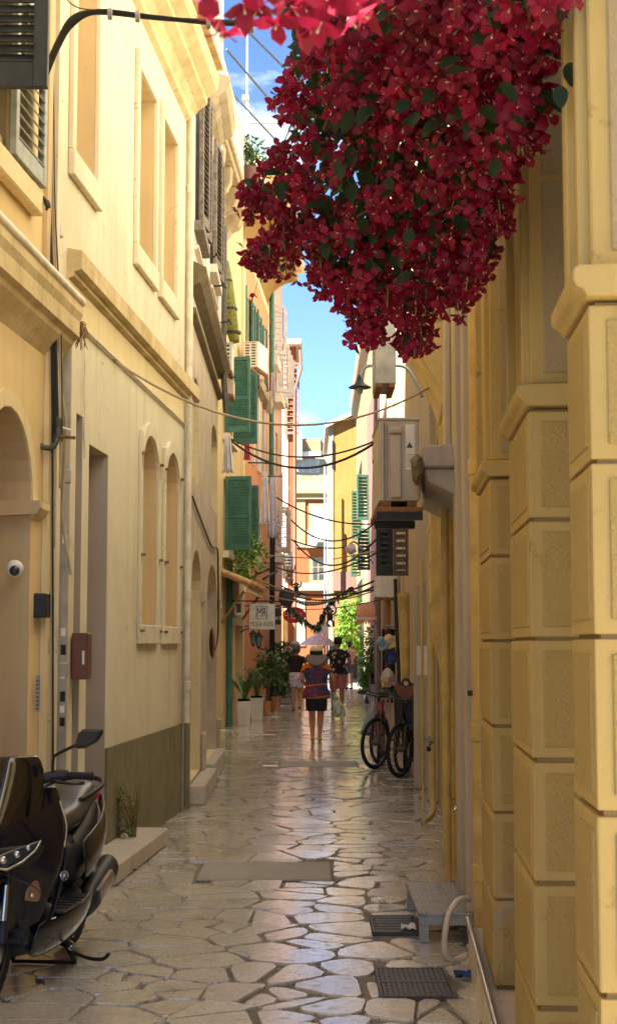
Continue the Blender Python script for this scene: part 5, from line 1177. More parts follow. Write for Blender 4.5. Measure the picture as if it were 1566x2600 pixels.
# front apron, tall and tapered
shell([nose(.18, .11, .26, .06), nose(.24, .13, .21, .08), nose(.30, .155, .16, .12), nose(.42, .20, .10, .18), nose(.54, .245, .05, .26), nose(.64, .265, -.03, .36), nose(.74, .255, -.02, .40, zl=.02), nose(.84, .215, .10, .32, zl=.04), nose(.90, .19, .17, .27, zl=.045)], 'front_apron', 'scooter_paint')
shell([nose(.735, .15, -.015, .20), nose(.82, .165, .06, .19), nose(.92, .165, .14, .18), nose(1.02, .15, .215, .16), nose(1.085, .115, .26, .12)], 'windscreen', 'screen_smoke', .006)
shell([nose(.60, .16, -.06, .22), nose(.655, .21, -.075, .27), nose(.70, .20, -.055, .27)], 'headlight_bezel', 'scooter_plastic', .01)
for s in (-1, 1):
    m = MB(); m.prism([(.035, .625), (.10, .615), (.185, .665), (.20, .715), (.165, .705), (.06, .668)], 0, 1, lambda a, x, z: Vector((x*s, -.088+.030*a+.26*(x/.22)**1.6, z))); m.build('headlight', 'glass_dark', SC, bevel=.006)
    for x, z, r in ((.085, .650, .020), (.13, .668, .018), (.165, .69, .014)):
        m = MB(); m.lathe([(r*.4, 0), (r, .004), (r*.8, .012), (r*.3, .016)], (x*s, -.088+.26*(x/.22)**1.6, z), 10, (.3*s, -1, 0)); m.build('headlight_reflector', 'lens_chrome', SC, smooth=1)
    m = MB(); m.tube([(x*s, -.095+.26*(x/.22)**1.6, z) for x, z in ((.05, .620), (.10, .606), (.15, .632), (.19, .675), (.205, .715))], .006, 6); m.build('light_guide', 'silver', SC, smooth=1)
    m = MB(); m.prism([(.125, .44), (.18, .43), (.188, .47), (.175, .53), (.135, .53)], 0, .03, lambda a, x, z: Vector((x*s, .105+.12*(x/.2)+a-.02, z))); m.build('turn_signal', 'amber', SC, bevel=.008, seg=2)
    m = MB(); m.lathe([(.006, 0), (.014, .004), (.008, .012)], (.157*s, .172, .465), 8, (0, -1, 0)); m.build('signal_bulb', 'lens_chrome', SC, smooth=1)
    m = MB(); m.tube([(.075*s, .0, .285), (.078*s, .05, .45), (.07*s, .12, .70)], .024, 10); m.build('fork_leg', 'scooter_plastic', SC, smooth=40)
    m = MB(); m.tube([(.08*s, .0, .38), (.08*s, .035, .53)], .017, 10); m.build('fork_stanchion', 'steel', SC, smooth=40)
    # leg shield edges, lower skirt, floorboard
    shell([[(.20*s, .30, .30), (.24*s, .36, .45), (.255*s, .40, .60), (.25*s, .42, .74), (.20*s, .42, .90)], [(.17*s, .38, .30), (.20*s, .44, .45), (.21*s, .47, .60), (.19*s, .47, .74), (.14*s, .46, .90)]], 'leg_shield', 'scooter_plastic', .02)
    shell([[(.10*s, .25, .16), (.15*s, .36, .15), (.19*s, .60, .17), (.20*s, .90, .20), (.17*s, 1.02, .26)], [(.15*s, .22, .24), (.20*s, .36, .24), (.245*s, .60, .26), (.25*s, .90, .29), (.21*s, 1.04, .33)], [(.16*s, .24, .34), (.21*s, .38, .33), (.25*s, .60, .34), (.25*s, .90, .37), (.21*s, 1.04, .42)]], 'lower_skirt', 'scooter_paint', .012)
    m = MB(); m.prism([(.10, .42), (.24, .42), (.25, .70), (.24, .92), (.10, .95)], .335, .35, lambda z, x, y: Vector((x*s, y, z))); m.build('floorboard', 'scooter_plastic', SC, bevel=.01)
    for k in range(5): m = MB(); m.box(.14, .235, .50+k*.07, .515+k*.07, .35, .356, lambda a, b, c: Vector((a*s, b, c))); m.build('tread_rib', 'tyre', SC)
    shell([[(.19*s, .82, .62), (.21*s, 1.0, .66), (.19*s, 1.3, .70), (.13*s, 1.58, .76), (.06*s, 1.72, .79)], [(.235*s, .84, .52), (.255*s, 1.02, .56), (.225*s, 1.32, .62), (.15*s, 1.58, .70), (.07*s, 1.70, .76)], [(.20*s, .86, .40), (.22*s, 1.04, .44), (.20*s, 1.32, .53), (.13*s, 1.56, .65), (.06*s, 1.66, .73)]], 'side_panel', 'scooter_paint', .012)
    m = MB(); m.tube(smooth_path([(.11*s, 1.15, .79), (.15*s, 1.27, .82), (.15*s, 1.45, .845), (.09*s, 1.60, .86), (0, 1.63, .86)], 5), .014, 8); m.build('grab_rail', 'scooter_plastic', SC, smooth=1)
    m = MB(); m.tube([(.15*s, 1.30, .30), (.14*s, 1.20, .62)], .028, 10); m.build('rear_shock', 'steel', SC, smooth=40)
    # handlebar half, mirror
    m = MB(); m.tube(smooth_path([(0, .34, .93), (.12*s, .37, .965), (.20*s, .40, .985), (.25*s, .41, .985)], 4), .026, 10); m.build('handlebar_cover', 'scooter_plastic', SC, smooth=1)
    m = MB(); m.tube([(.235*s, .405, .985), (.245*s, .407, .985), (.25*s, .408, .985), (.355*s, .43, .98), (.365*s, .432, .98), (.37*s, .433, .98)], [.024, .024, .017, .018, .021, .016], 12); m.build('grip', 'tyre', SC, smooth=40)
    m = MB(); m.tube(smooth_path([(.19*s, .36, .965), (.24*s, .355, .955), (.30*s, .355, .95), (.345*s, .362, .955)], 4), [.010, .007, .006, .009], 6); m.build('brake_lever', 'black_metal', SC, smooth=1)
    m = MB(); m.tube(smooth_path([(.185*s, .38, .99), (.187*s, .38, 1.06), (.205*s, .375, 1.085), (.31*s, .36, 1.135)], 4), .0075, 8); m.build('mirror_stem', 'black_metal', SC, smooth=1)
    m = MB(); pr_ = [(x+.045, z) for x, z in [(.245, 1.12), (.262, 1.185), (.285, 1.205), (.385, 1.205), (.38, 1.18), (.355, 1.145), (.30, 1.115), (.27, 1.112)]]
    m.loft([[Vector((s*(x if k else .345+(x-.345)*.8), (.35, .375, .38)[k] if True else 0, (z if k else 1.16+(z-1.16)*.78))) for x, z in pr_] for k in range(3)]); m.build('mirror', 'scooter_plastic', SC, bevel=.006, seg=2)
# central column, seat, tail
def ell(y, w, z0, z1, n=12, p=2.6):
    c, h = (z0+z1)/2, (z1-z0)/2; out = []
    for j in range(n):
        a = 2*math.pi*j/n; ca, sa = math.cos(a), math.sin(a); out.append(Vector((w*math.copysign(abs(ca)**(2/p), ca), y, c+h*math.copysign(abs(sa)**(2/p), sa))))
    return out
m = MB(); m.loft([ell(.36, .10, .34, .80), ell(.48, .095, .34, .66), ell(.65, .10, .34, .58), ell(.82, .12, .36, .60), ell(.95, .15, .38, .68)]); m.build('tunnel', 'scooter_plastic', SC, smooth=1)
m = MB(); m.loft([ell(.78, .07, .62, .68), ell(.86, .12, .62, .765), ell(1.0, .145, .63, .785), ell(1.15, .15, .65, .80), ell(1.22, .145, .66, .86), ell(1.4, .13, .70, .875), ell(1.58, .09, .74, .865), ell(1.64, .05, .77, .83)]); m.build('seat', 'seat_vinyl', SC, smooth=1, sub=1)
m = MB(); m.loft([ell(.80, .16, .38, .62), ell(1.0, .18, .36, .64), ell(1.3, .16, .46, .70), ell(1.6, .09, .62, .76)]); m.build('rear_body', 'scooter_plastic', SC, smooth=1)
m = MB(); m.box(-.07, .07, 1.64, 1.70, .74, .80); m.build('tail_light', 'toy_red', SC, bevel=.01)
m = MB(); m.loft([ell(.78, .10, .20, .44), ell(1.0, .12, .17, .42), ell(1.3, .09, .22, .40), ell(1.42, .06, .25, .36)]); m.build('engine', 'cast_iron', SC, smooth=1)
m = MB(); m.tube([(.14, .75, .22), (.16, .95, .23), (.165, 1.05, .26)], .022, 8); m.tube([(.165, 1.02, .25), (.165, 1.10, .28), (.165, 1.42, .36), (.165, 1.54, .39), (.165, 1.56, .395)], [.04, .062, .068, .06, .03], 12, flat=1.25); m.build('exhaust', 'scooter_plastic', SC, smooth=40)
m = MB(); m.tube([(.222, 1.12, .30), (.224, 1.38, .365)], .02, 6, flat=2.2); m.build('exhaust_shield', 'silver', SC, smooth=40)
m = MB(); m.loft([[Vector(((.075+.02*math.cos(t*2))*math.sin(b), -.335*math.sin(t), .285+.335*math.cos(t)-abs(math.sin(b))*.05)) for b in (-1.3, -.8, -.3, .3, .8, 1.3)] for t in (-.75, -.4, 0, .4, .8, 1.15)], caps=False); m.build('front_fender', 'scooter_paint', SC, smooth=1, solid=.008, fix=False)
m = MB(); m.loft([ell(.24, .13, .16, .50), ell(.40, .19, .15, .42), ell(.70, .215, .16, .34), ell(.98, .19, .20, .40)]); m.build('under_tray', 'scooter_plastic', SC, smooth=1)
m = MB(); m.box(-.13, .13, .20, .24, .22, .56); m.build('radiator_panel', 'scooter_plastic', SC, bevel=.02)
for k in range(6): m = MB(); m.box(-.10, .10, .185, .20, .25+k*.045, .265+k*.045); m.build('radiator_slat', 'dark_grille', SC)
m = MB(); m.tube([(.10, .86, .18), (.16, .90, .02)], .014, 6); m.build('stand_leg', 'black_metal', SC); m = MB(); m.tube([(-.10, .86, .18), (-.16, .90, .02)], .014, 6); m.build('stand_leg', 'black_metal', SC)
m = MB(); m.tube([(-.16, .90, .012), (.17, .90, .012)], .010, 6); m.build('stand_foot', 'black_metal', SC)
m = MB(); m.tube(smooth_path([(.15, .88, .07), (.24, .86, .045), (.32, .84, .045), (.355, .83, .075)], 4), .010, 6); m.build('stand_lever', 'black_metal', SC, smooth=1)
for i in range(9): pass
m = MB(); m.tube([(.17+.012*math.cos(i*.9), .80+.012*math.sin(i*.9), .08+i*.006) for i in range(28)], .0022, 4); m.build('stand_spring', 'steel', SC)
e1, e2, ec = Vector((.66, .75, 0)), Vector((0, 0, 1)), Vector((.262, .335, .53))
em = MB(); em.tube([ec+(e1*math.cos(i*.3142)+e2*math.sin(i*.3142))*.021 for i in range(21)], .0022, 5, caps=False); em.build('emblem_ring', 'silver', SC)
em = MB()
for a in (0, 60, 120): d = Vector((.66, .75, 0))*math.cos(R(a))+Vector((0, 0, 1))*math.sin(R(a)); em.tube([ec-d*.016, ec+d*.016], .0016, 4)
em.build('emblem_forks', 'silver', SC)
for s_ in (-1, 1):
    m = MB(); m.tube(smooth_path([(.05*s_, -.03, .60), (.12*s_, .03, .56), (.19*s_, .14, .50), (.215*s_, .24, .40)], 4), .003, 5); m.build('panel_seam', 'dark_grille', SC)
    m = MB(); m.tube(smooth_path([(.262*s_, .33, .66), (.262*s_, .36, .76), (.225*s_, .37, .87)], 4), .004, 5); m.build('edge_trim', 'silver', SC)
m = MB(); m.box(-.085, .085, 1.70, 1.705, .50, .63); m.build('number_plate', 'paper', SC)
SC.location = (-1.435, 6.62, 0); SC.rotation_euler = (0, 0, R(-6.5)); LOC[SC.name] = SC.location.copy()
# ================================================================ bicycles
def bicycle(label, loc, rot, steer, fmat, rear=True, lean=0):
    b = thing('bicycle', label, 'bicycle', (0, 0, 0), 'bicycles against the wall'); r = .335
    fax = Vector((math.cos(steer), math.sin(steer), 0))
    wheel(b, (0, 0, r), r, .024, .012, spokes=18, ax=fax, thin=True); wheel(b, (0, 1.05, r), r, .024, .012, spokes=18, thin=True)
    hd, hb, bb, se = Vector((0, .17, .86)), Vector((0, .13, .70)), Vector((0, .62, .29)), Vector((0, .80, .80))
    for nm, pts, rr in (('top_tube', [hd-Vector((0, 0, .06)), se-Vector((0, -.02, .12))], .016), ('down_tube', [hb, bb], .02), ('seat_tube', [bb, se], .016), ('head_tube', [hb, hd], .022)):
        m = MB(); m.tube(pts, rr, 8); m.build(nm, fmat, b, smooth=40)
    for s in (-1, 1):
        o = fax*.055*s
        m = MB(); m.tube([Vector((0, 0, r))+o, Vector((0, .09, .62))+o, Vector((0, .11, .70))], [.014, .018, .018], 8); m.build('fork_blade', 'bike_black' if s < 0 else 'cast_iron', b, smooth=40)
        m = MB(); m.tube([(.05*s, 1.05, r), bb], .010, 6); m.build('chain_stay', fmat, b); m = MB(); m.tube([(.05*s, 1.05, r), se-Vector((0, 0, .12))], .009, 6); m.build('seat_stay', fmat, b)
        m = MB(); m.tube([bb+Vector((.05*s, 0, 0)), bb+Vector((.06*s, .10*s, -.13*s))], .010, 6); m.tube([bb+Vector((.06*s, .10*s, -.13*s)), bb+Vector((.15*s, .10*s, -.13*s))], .016, 6); m.build('pedal', 'bike_black', b)
        m = MB(); m.tube([hd+fax*.20*s+Vector((0, -.02, .10)), hd+fax*.32*s+Vector((0, .01, .105))], .017, 8); m.build('grip', 'tyre', b, smooth=40)
        m = MB(); m.tube([hd+fax*.19*s+Vector((0, -.06, .09)), hd+fax*.28*s+Vector((0, -.075, .07))], .006, 5); m.build('brake_lever', 'steel', b)
    m = MB(); m.tube(smooth_path([hd-fax*.32+Vector((0, .01, .105)), hd-fax*.14+Vector((0, -.04, .09)), hd+Vector((0, -.05, .07)), hd+fax*.14+Vector((0, -.04, .09)), hd+fax*.32+Vector((0, .01, .105))], 4), .012, 8); m.build('handlebar', 'bike_black', b, smooth=1)
    m = MB(); m.tube([hd, hd+Vector((0, -.05, .07))], .016, 8); m.build('stem', 'bike_black', b)
    m = MB(); m.tube([se, se+Vector((0, .03, .12))], .013, 8); m.build('seat_post', 'steel', b)
    m = MB(); m.loft([ell_(y, w, z0, z1) for y, w, z0, z1 in ((.70, .02, .94, .96), (.78, .035, .93, .965), (.90, .075, .93, .975), (.98, .07, .94, .98))]); m.build('saddle', 'tyre', b, smooth=1)
    m = MB(); m.lathe([(.09, -.004), (.095, 0), (.09, .004)], bb+Vector((.06, 0, 0)), 16, (1, 0, 0)); m.build('chainring', 'steel', b)
    for k in range(3): m = MB(); m.tube(smooth_path([hd+fax*(.05*(k-1))+Vector((0, -.07, .08)), hd+Vector((.03*(k-1), -.16, -.02)), Vector((.02*(k-1), .10, .62))], 4), .003, 4); m.build('brake_cable', 'black_cable', b)
    b.location = loc; b.rotation_euler = (0, lean, rot); LOC[b.name] = Vector(loc)
    return b
def ell_(y, w, z0, z1, n=10): return [Vector((w*math.cos(2*math.pi*j/n), y, (z0+z1)/2+(z1-z0)/2*math.sin(2*math.pi*j/n))) for j in range(n)]
w0 = gnd(1008, 1976)
bA = bicycle('black mountain bicycle nearest on the wall with a brown child seat behind', (w0.x+.03, w0.y+.05, 0), R(-8), R(-24), 'bike_black', lean=R(2))
bB = bicycle('pink and red bicycle between the black one and the shop', (w0.x-.22, w0.y+1.25, 0), R(-6), R(-30), 'bike_pink', lean=R(3))
bC = bicycle('farthest bicycle of the row, dark red, half hidden by the others', (w0.x-.12, w0.y+2.1, 0), R(-5), R(-20), 'bike_red', lean=R(2))
bicycle('black bicycle squeezed behind the pink one beside the wall', (w0.x+.10, w0.y+.75, 0), R(-9), R(-12), 'bike_black', lean=R(2))
cs = thing('child_seat', 'dark child seat with a brown heart-shaped back panel and hand hole', 'child seat', at(1028, 1850, 18.3)); Yc = 18.25
def hp(x, y): return at(x, y, Yc)
outl = [(1002, 1850), (999, 1750), (1008, 1738), (1018, 1733), (1022, 1724), (1030, 1721), (1038, 1724), (1042, 1733), (1054, 1738), (1060, 1752), (1057, 1850)]
m = MB(); m.prism([(hp(*p).x, hp(*p).z) for p in outl], Yc, Yc+.05, lambda y, x, z: Vector((x, y, z))); m.build('seat_back', 'scooter_plastic', cs, bevel=.01, seg=2)
hl = [(1004, 1746), (1010, 1740), (1020, 1740), (1029, 1746), (1040, 1740), (1050, 1741), (1055, 1748), (1052, 1760), (1040, 1772), (1033, 1784), (1026, 1784), (1018, 1772), (1007, 1760)]
m = MB(); m.prism([(hp(*p).x, hp(*p).z) for p in hl], Yc-.018, Yc-.001, lambda y, x, z: Vector((x, y, z))); m.build('heart_panel', 'seat_brown', cs, bevel=.006, seg=2)
m = MB(); m.lathe([(.0, 0), (.03, .002), (.03, .006), (0, .008)], hp(1030, 1735)+Vector((0, -.004, 0)), 14, (0, -1, 0)); m.build('hand_hole', 'yellow_pipe', cs)
c = hp(1030, 1850); fbox(cs, ident, c.x-.14, c.x+.14, Yc-.25, Yc, c.z-.02, c.z+.06, 'scooter_plastic', 'seat_pan', bevel=.02)
for s in (-1, 1): fbox(cs, ident, c.x+s*.13-.02, c.x+s*.13+.02, Yc-.22, Yc, c.z-.30, c.z-.021, 'scooter_plastic', 'foot_guard', bevel=.01)
um = thing('folded_umbrella', 'grey folded umbrella leaning beyond the bicycles', 'umbrella', at(928, 1866, 20)); a, b = at(926, 1866, 19.6), at(950, 1780, 19.9)
m = MB(); m.tube([a, a.lerp(b, .05), a.lerp(b, .5), b], [.02, .07, .05, .02], 8); m.build('canopy', 'laundry_grey', um, smooth=1); m = MB(); m.tube([b, b.lerp(a, -.3)], .012, 6); m.build('handle', 'wood', um)
# ================================================================ people
def remesh(o, v):
    d = o.modifiers.new('remesh', 'REMESH'); d.mode = 'VOXEL'; d.voxel_size = v; d.use_smooth_shade = True
    s = o.modifiers.new('smooth', 'SMOOTH'); s.factor = .5; s.iterations = 4
    return o
def person(label, loc, H, P, skin, hair, top, bottom, shoe, wide=1.0, top_hem=.50, leg_hem=.36, sleeve=.5, rot=0, hairlen=.03):
    t = thing('person', label, 'person', (0, 0, 0))
    J = {k: Vector(v)*H for k, v in P.items()}
    def torso(m, g, z0, z1):
        st = [(.47, .060, 1.55), (.52, .066, 1.55), (.58, .060, 1.5), (.64, .058, 1.45), (.72, .063, 1.5), (.78, .060, 1.6), (.815, .045, 1.8), (.835, .030, 1.5)]
        rings = []
        for z, r, f in st:
            if z0-.001 <= z <= z1+.001:
                rings.append([Vector(((r*f*wide+g)*H*math.cos(2*math.pi*j/14), (r+g)*H*math.sin(2*math.pi*j/14), z*H)) for j in range(14)])
        m.loft(rings)
    m = MB(); torso(m, 0, .47, .835)
    m.tube([(0, 0, .80*H), (0, .005*H, .88*H)], [.034*H, .030*H], 10)
    for s in 'LR':
        sg = -1 if s == 'L' else 1
        sh, el, wr = J['sh'+s], J['el'+s], J['wr'+s]
        m.tube([sh*.98, sh, sh.lerp(el, .4), el, el.lerp(wr, .3), wr], [.026*H, .030*H, .027*H, .022*H, .022*H, .015*H], 10)
        d = (wr-el).normalized(); side = Vector((sg, 0, 0)); side = (side-d*side.dot(d)).normalized(); nn = d.cross(side)
        m.tube([wr, wr+d*.02*H, wr+d*.052*H], [.013*H, .019*H, .018*H], 8, flat=.6)
        for k in range(4):
            b = wr+d*.048*H+nn*(.006*H)+side*((k-1.5)*.0095*H); L = (.034, .042, .045, .036)[k]*H
            m.tube([b, b+d*L*.55+nn*.004*H, b+d*L*.9+nn*.016*H], [.0052*H, .0048*H, .004*H], 6)
        b = wr+d*.018*H-side*.016*H; m.tube([b, b+d*.02*H-side*.014*H, b+d*.038*H-side*.016*H+nn*.008*H], [.006*H, .0056*H, .0046*H], 6)
        hp_, kn, an = J['hp'+s], J['kn'+s], J['an'+s]
        m.tube([hp_+Vector((0, 0, .03*H)), hp_, hp_.lerp(kn, .5), kn, kn.lerp(an, .3), kn.lerp(an, .7), an], [.050*H, .054*H*wide**.5, .044*H, .034*H, .035*H, .024*H, .019*H], 12)
        m.tube([an+Vector((0, -.022*H, -.02*H)), an+Vector((0, .03*H, -.022*H)), an+Vector((0, .085*H, -.03*H))], [.020*H, .020*H, .012*H], 8)
    hc = J['head']
    m.loft([[hc+Vector((r*.86*H*math.cos(2*math.pi*j/14), r*H*math.sin(2*math.pi*j/14)*(1.05), z*H)) for j in range(14)] for r, z in ((.012, -.076), (.034, -.066), (.048, -.045), (.056, -.01), (.060, .025), (.050, .052), (.028, .068), (.006, .073))])
    m.tube([hc+Vector((0, .058*H, .0)), hc+Vector((0, .072*H, -.018*H))], [.006*H, .010*H], 6)       # nose
    for s in (-1, 1): m.lathe([(.004*H, -.004*H), (.016*H, 0), (.014*H, .006*H)], hc+Vector((s*.052*H, -.003*H, -.005*H)), 8, (s, -.3, 0))
    remesh(m.build('body', skin, t, smooth=1), .0085)
    for s in (-1, 1):
        e = MB(); e.lathe([(.0, 0), (.006*H, .001*H), (.004*H, .004*H)], hc+Vector((s*.020*H, .056*H, .008*H)), 8, (0, 1, 0)); e.build('eye', 'hair_dark', t)
    e = MB(); e.tube([hc+Vector((-.016*H, .056*H, -.036*H)), hc+Vector((0, .060*H, -.038*H)), hc+Vector((.016*H, .056*H, -.036*H))], .003*H, 5); e.build('mouth', 'meter_brown', t)
    m = MB(); m.loft([[hc+Vector((r*.92*H*math.cos(2*math.pi*j/14), (-.006+r*1.06*math.sin(2*math.pi*j/14)-(.012 if math.sin(2*math.pi*j/14) > 0 and z < .02 else 0))*H, (z-(hairlen if math.sin(2*math.pi*j/14) < .2 and z < .0 else 0))*H)) for j in range(14)] for r, z in ((.052, -.02), (.060, .0), (.064, .03), (.055, .058), (.032, .076), (.006, .081))]); m.build('hair', hair, t, smooth=1)
    m = MB(); torso(m, .007, top_hem if top_hem > .5 else .52, .835)
    if top_hem <= .5: m.loft([[Vector(((.066*1.62*wide+.012)*H*math.cos(2*math.pi*j/14), (.066+.012)*H*math.sin(2*math.pi*j/14), z*H)) for j in range(14)] for z in (top_hem, .50, .53)])
    for s in 'LR':
        sh, el = J['sh'+s], J['el'+s]; e = sh.lerp(el, sleeve)
        m.tube([sh*.9, sh, e], [.036*H, .040*H, .040*H], 10)
    remesh(m.build('shirt', top, t, smooth=1), .012)
    m = MB(); torso(m, .006, .47, .58)
    for s in 'LR':
        hp_, kn = J['hp'+s], J['kn'+s]; f = (J['hp'+s].z/H-leg_hem)/(J['hp'+s].z/H-J['kn'+s].z/H); e = hp_.lerp(kn, f)
        m.tube([hp_+Vector((0, 0, .04*H)), hp_, e], [.056*H, .062*H*wide**.5, .058*H*wide**.5], 12)
    remesh(m.build('shorts', bottom, t, smooth=1), .012)
    for s in 'LR':
        an = J['an'+s]; m = MB(); m.tube([an+Vector((0, -.034*H, -.022*H)), an+Vector((0, -.02*H, -.018*H)), an+Vector((0, .035*H, -.022*H)), an+Vector((0, .085*H, -.030*H)), an+Vector((0, .10*H, -.033*H))], [.016*H, .026*H, .026*H, .022*H, .010*H], 10, flat=.85); m.build('shoe', shoe, t, smooth=1)
    t.location = loc; t.rotation_euler = (0, 0, rot); LOC[t.name] = Vector(loc)
    return t
base = dict(head=(0, .01, .925), shL=(-.115, 0, .80), shR=(.115, 0, .80), elL=(-.15, -.01, .64), elR=(.15, -.01, .64), wrL=(-.15, .05, .51), wrR=(.15, .05, .51), hpL=(-.05, 0, .49), hpR=(.05, 0, .49), knL=(-.05, .02, .275), knR=(.05, .0, .275), anL=(-.05, -.02, .048), anR=(.05, -.02, .048))
g = gnd(803, 1884); H1 = 1.57
P1 = dict(base, head=(0, .03, .91), elL=(-.165, -.02, .66), wrL=(-.10, .10, .58), elR=(.18, -.02, .66), wrR=(.19, .06, .53), knL=(-.045, .01, .275), anL=(-.04, -.03, .048), knR=(.045, .03, .28), anR=(.035, .0, .048))
w1_ = person('woman in a wide sun hat, orange and blue shirt and black shorts', (g.x, g.y, 0), H1, P1, 'skin_tan', 'hair_dark', 'print_shirt', 'black_cloth', 'yellow_shoe', 1.30, .455, .33, .55)
def on(p, H, off, rot=0): q = Matrix.Rotation(rot, 3, 'Z'); return Vector(p)+q @ (Vector(off)*H)
L_ = (g.x, g.y, 0)
def part(m, name, mat, root, **k): return m.build(name, mat, root, **k)
hc = on(L_, H1, P1['head'])+Vector((0, -.005, 0))
m = MB(); N = 24
m.loft([[hc+Vector((r*math.cos(2*math.pi*j/N)*1.0, r*math.sin(2*math.pi*j/N)*.92, z+(.03*math.cos(2*math.pi*j/N*2)-.06*max(0, -math.sin(2*math.pi*j/N)))*(r > .13))) for j in range(N)] for r, z in ((.185, -.085), (.175, -.05), (.15, -.012), (.105, .015))], caps=False); m.build('hat_brim', 'hat_grey', w1_, smooth=1, solid=.006, fix=False)
m = MB(); m.lathe([(.105, .012), (.112, .02), (.111, .075)], hc, N); m.build('hat_band', 'black_cloth', w1_, smooth=40)
m = MB(); m.lathe([(.109, .07), (.108, .10), (.09, .135), (.05, .155), (.01, .16)], hc, N); m.build('hat_crown', 'straw', w1_, smooth=1)
bg_ = thing('plastic_bag', 'pale green printed plastic bag hanging from the arm of the woman in the hat', 'bag', (0, 0, 0)); c = on(L_, H1, P1['wrR'])
m = MB(); m.loft([[c+Vector((dx+w*math.cos(2*math.pi*j/10), w*.45*math.sin(2*math.pi*j/10), z)) for j in range(10)] for w, z, dx in ((.02, -.02, 0), (.05, -.10, .02), (.085, -.20, .05), (.105, -.32, .08), (.10, -.40, .09), (.05, -.43, .09))]); m.build('sack', 'bag_print', bg_, smooth=1)
m = MB(); m.tube(smooth_path([c+Vector((-.02, 0, -.05)), c+Vector((0, -.01, .012)), c+Vector((.03, 0, -.05))]), .004, 5); m.build('handle', 'bag_print', bg_)
bg_.location = (0, 0, 0)
g = gnd(752, 1806)
P2 = dict(base, elL=(-.20, -.02, .66), wrL=(-.15, .07, .575), elR=(.16, .0, .64), wrR=(.13, .10, .56), knL=(-.045, .0, .275), anL=(-.04, -.03, .048), knR=(.05, .07, .29), anR=(.055, -.06, .075))
w2_ = person('woman in dark brown top and white shorts carrying something ahead of her', (g.x, g.y, 0), 1.62, P2, 'skin', 'hair_grey', 'dark_top', 'white_cloth', 'tan_shoe', 1.05, .56, .365, .45)
g = gnd(858, 1806)
P3 = dict(base, elL=(-.165, -.03, .65), wrL=(-.14, .10, .60), elR=(.165, -.02, .65), wrR=(.09, .12, .61), knL=(-.06, .05, .28), anL=(-.075, .0, .048), knR=(.05, .0, .275), anR=(.05, -.03, .048))
m3_ = person('man in dark floral shirt and pink shorts with a shoulder strap', (g.x, g.y, 0), 1.80, P3, 'skin_tan', 'hair_dark', 'floral_shirt', 'pink_shorts', 'dark_shoe', 1.12, .50, .30, .5, hairlen=.0)
m = MB(); m.tube([on((g.x, g.y, 0), 1.8, p) for p in ((-.03, -.055, .835), (.03, -.088, .76), (.09, -.088, .67), (.14, -.06, .60))], .012, 6, flat=.4); m.build('shoulder_strap', 'black_cloth', m3_)
g = gnd(886, 1751)
P4 = dict(base, elL=(-.16, .05, .66), wrL=(-.09, .12, .68), elR=(.15, .06, .66), wrR=(.08, .13, .66))
person('distant person in pale pink shirt and grey shorts in the sun', (g.x, g.y, 0), 1.74, P4, 'skin', 'hair_dark', 'pink_shirt', 'grey_shorts', 'dark_shoe', 1.05, .52, .34, .5, rot=R(25))
# ================================================================ plants
rp = random.Random(4)
def leafmass(pts, n, r, L, mat, root, name='foliage', droop=.2):
    m = MB()
    for i in range(n):
        c = Vector(rp.choice(pts)); u = Vector((rp.gauss(0, 1), rp.gauss(0, 1), rp.gauss(0, 1))).normalized()*r*rp.uniform(.55, 1)
        ax = (u/r+Vector((rp.uniform(-.6, .6), rp.uniform(-.6, .6), rp.uniform(-.6, .6)-droop))).normalized(); l = L*rp.uniform(.6, 1.25)
        leaf_faces(m, c+u, ax, Vector((rp.uniform(-.5, .5), rp.uniform(-.5, .5), 1)).normalized(), l)
    o = m.build(name, mat, root, smooth=1, fix=False); o['kind'] = 'stuff'; return o
def spear_plant(label, c, n, h, spread, mat, r0=.03):
    t = thing('spear_leaf_plant', label, 'plant', c, 'potted plants outside the shop'); c = Vector(c)
    for i in range(n):
        a = rp.uniform(0, 6.28); hh = h*rp.uniform(.55, 1.0); s = spread*rp.uniform(.3, 1.1); d = Vector((math.cos(a), math.sin(a), 0)); sd = Vector((-d.y, d.x, 0)); w = .045*rp.uniform(.8, 1.3)
        prof = [(0, 0, .15), (.15*s, .35*hh, .3), (.35*s, .62*hh, .9), (.62*s, .88*hh, 1.0), (.85*s, .98*hh, .6), (1.05*s, .90*hh, .02)]
        m = MB(); m.grid([[c+d*(x+r0)-sd*w*q+Vector((0, 0, z+.01*q)), c+d*(x+r0)+Vector((0, 0, z-.012*q)), c+d*(x+r0)+sd*w*q+Vector((0, 0, z+.01*q))] for x, z, q in prof]); m.build('leaf', mat, t, smooth=1, fix=False)
    return t
def square_planter(label, x0, x1, ytop, ybot):
    b = gnd((x0+x1)/2, ybot); w1 = (x1-x0)/F*b.y; zt = at(x0, ytop, b.y).z; t = thing('planter', label, 'planter', b, 'pots outside the shop')
    m = MB(); m.loft([[b+Vector((sx*w/2, w/2+sy*w/2, z)) for sx, sy in ((-1, -1), (1, -1), (1, 1), (-1, 1))] for w, z in ((w1*.74, 0), (w1, zt), (w1*.90, zt), (w1*.86, zt-.06))]); m.build('shell', 'planter_white', t, bevel=.008)
    return Vector((b.x, b.y+w1/2, zt-.03))
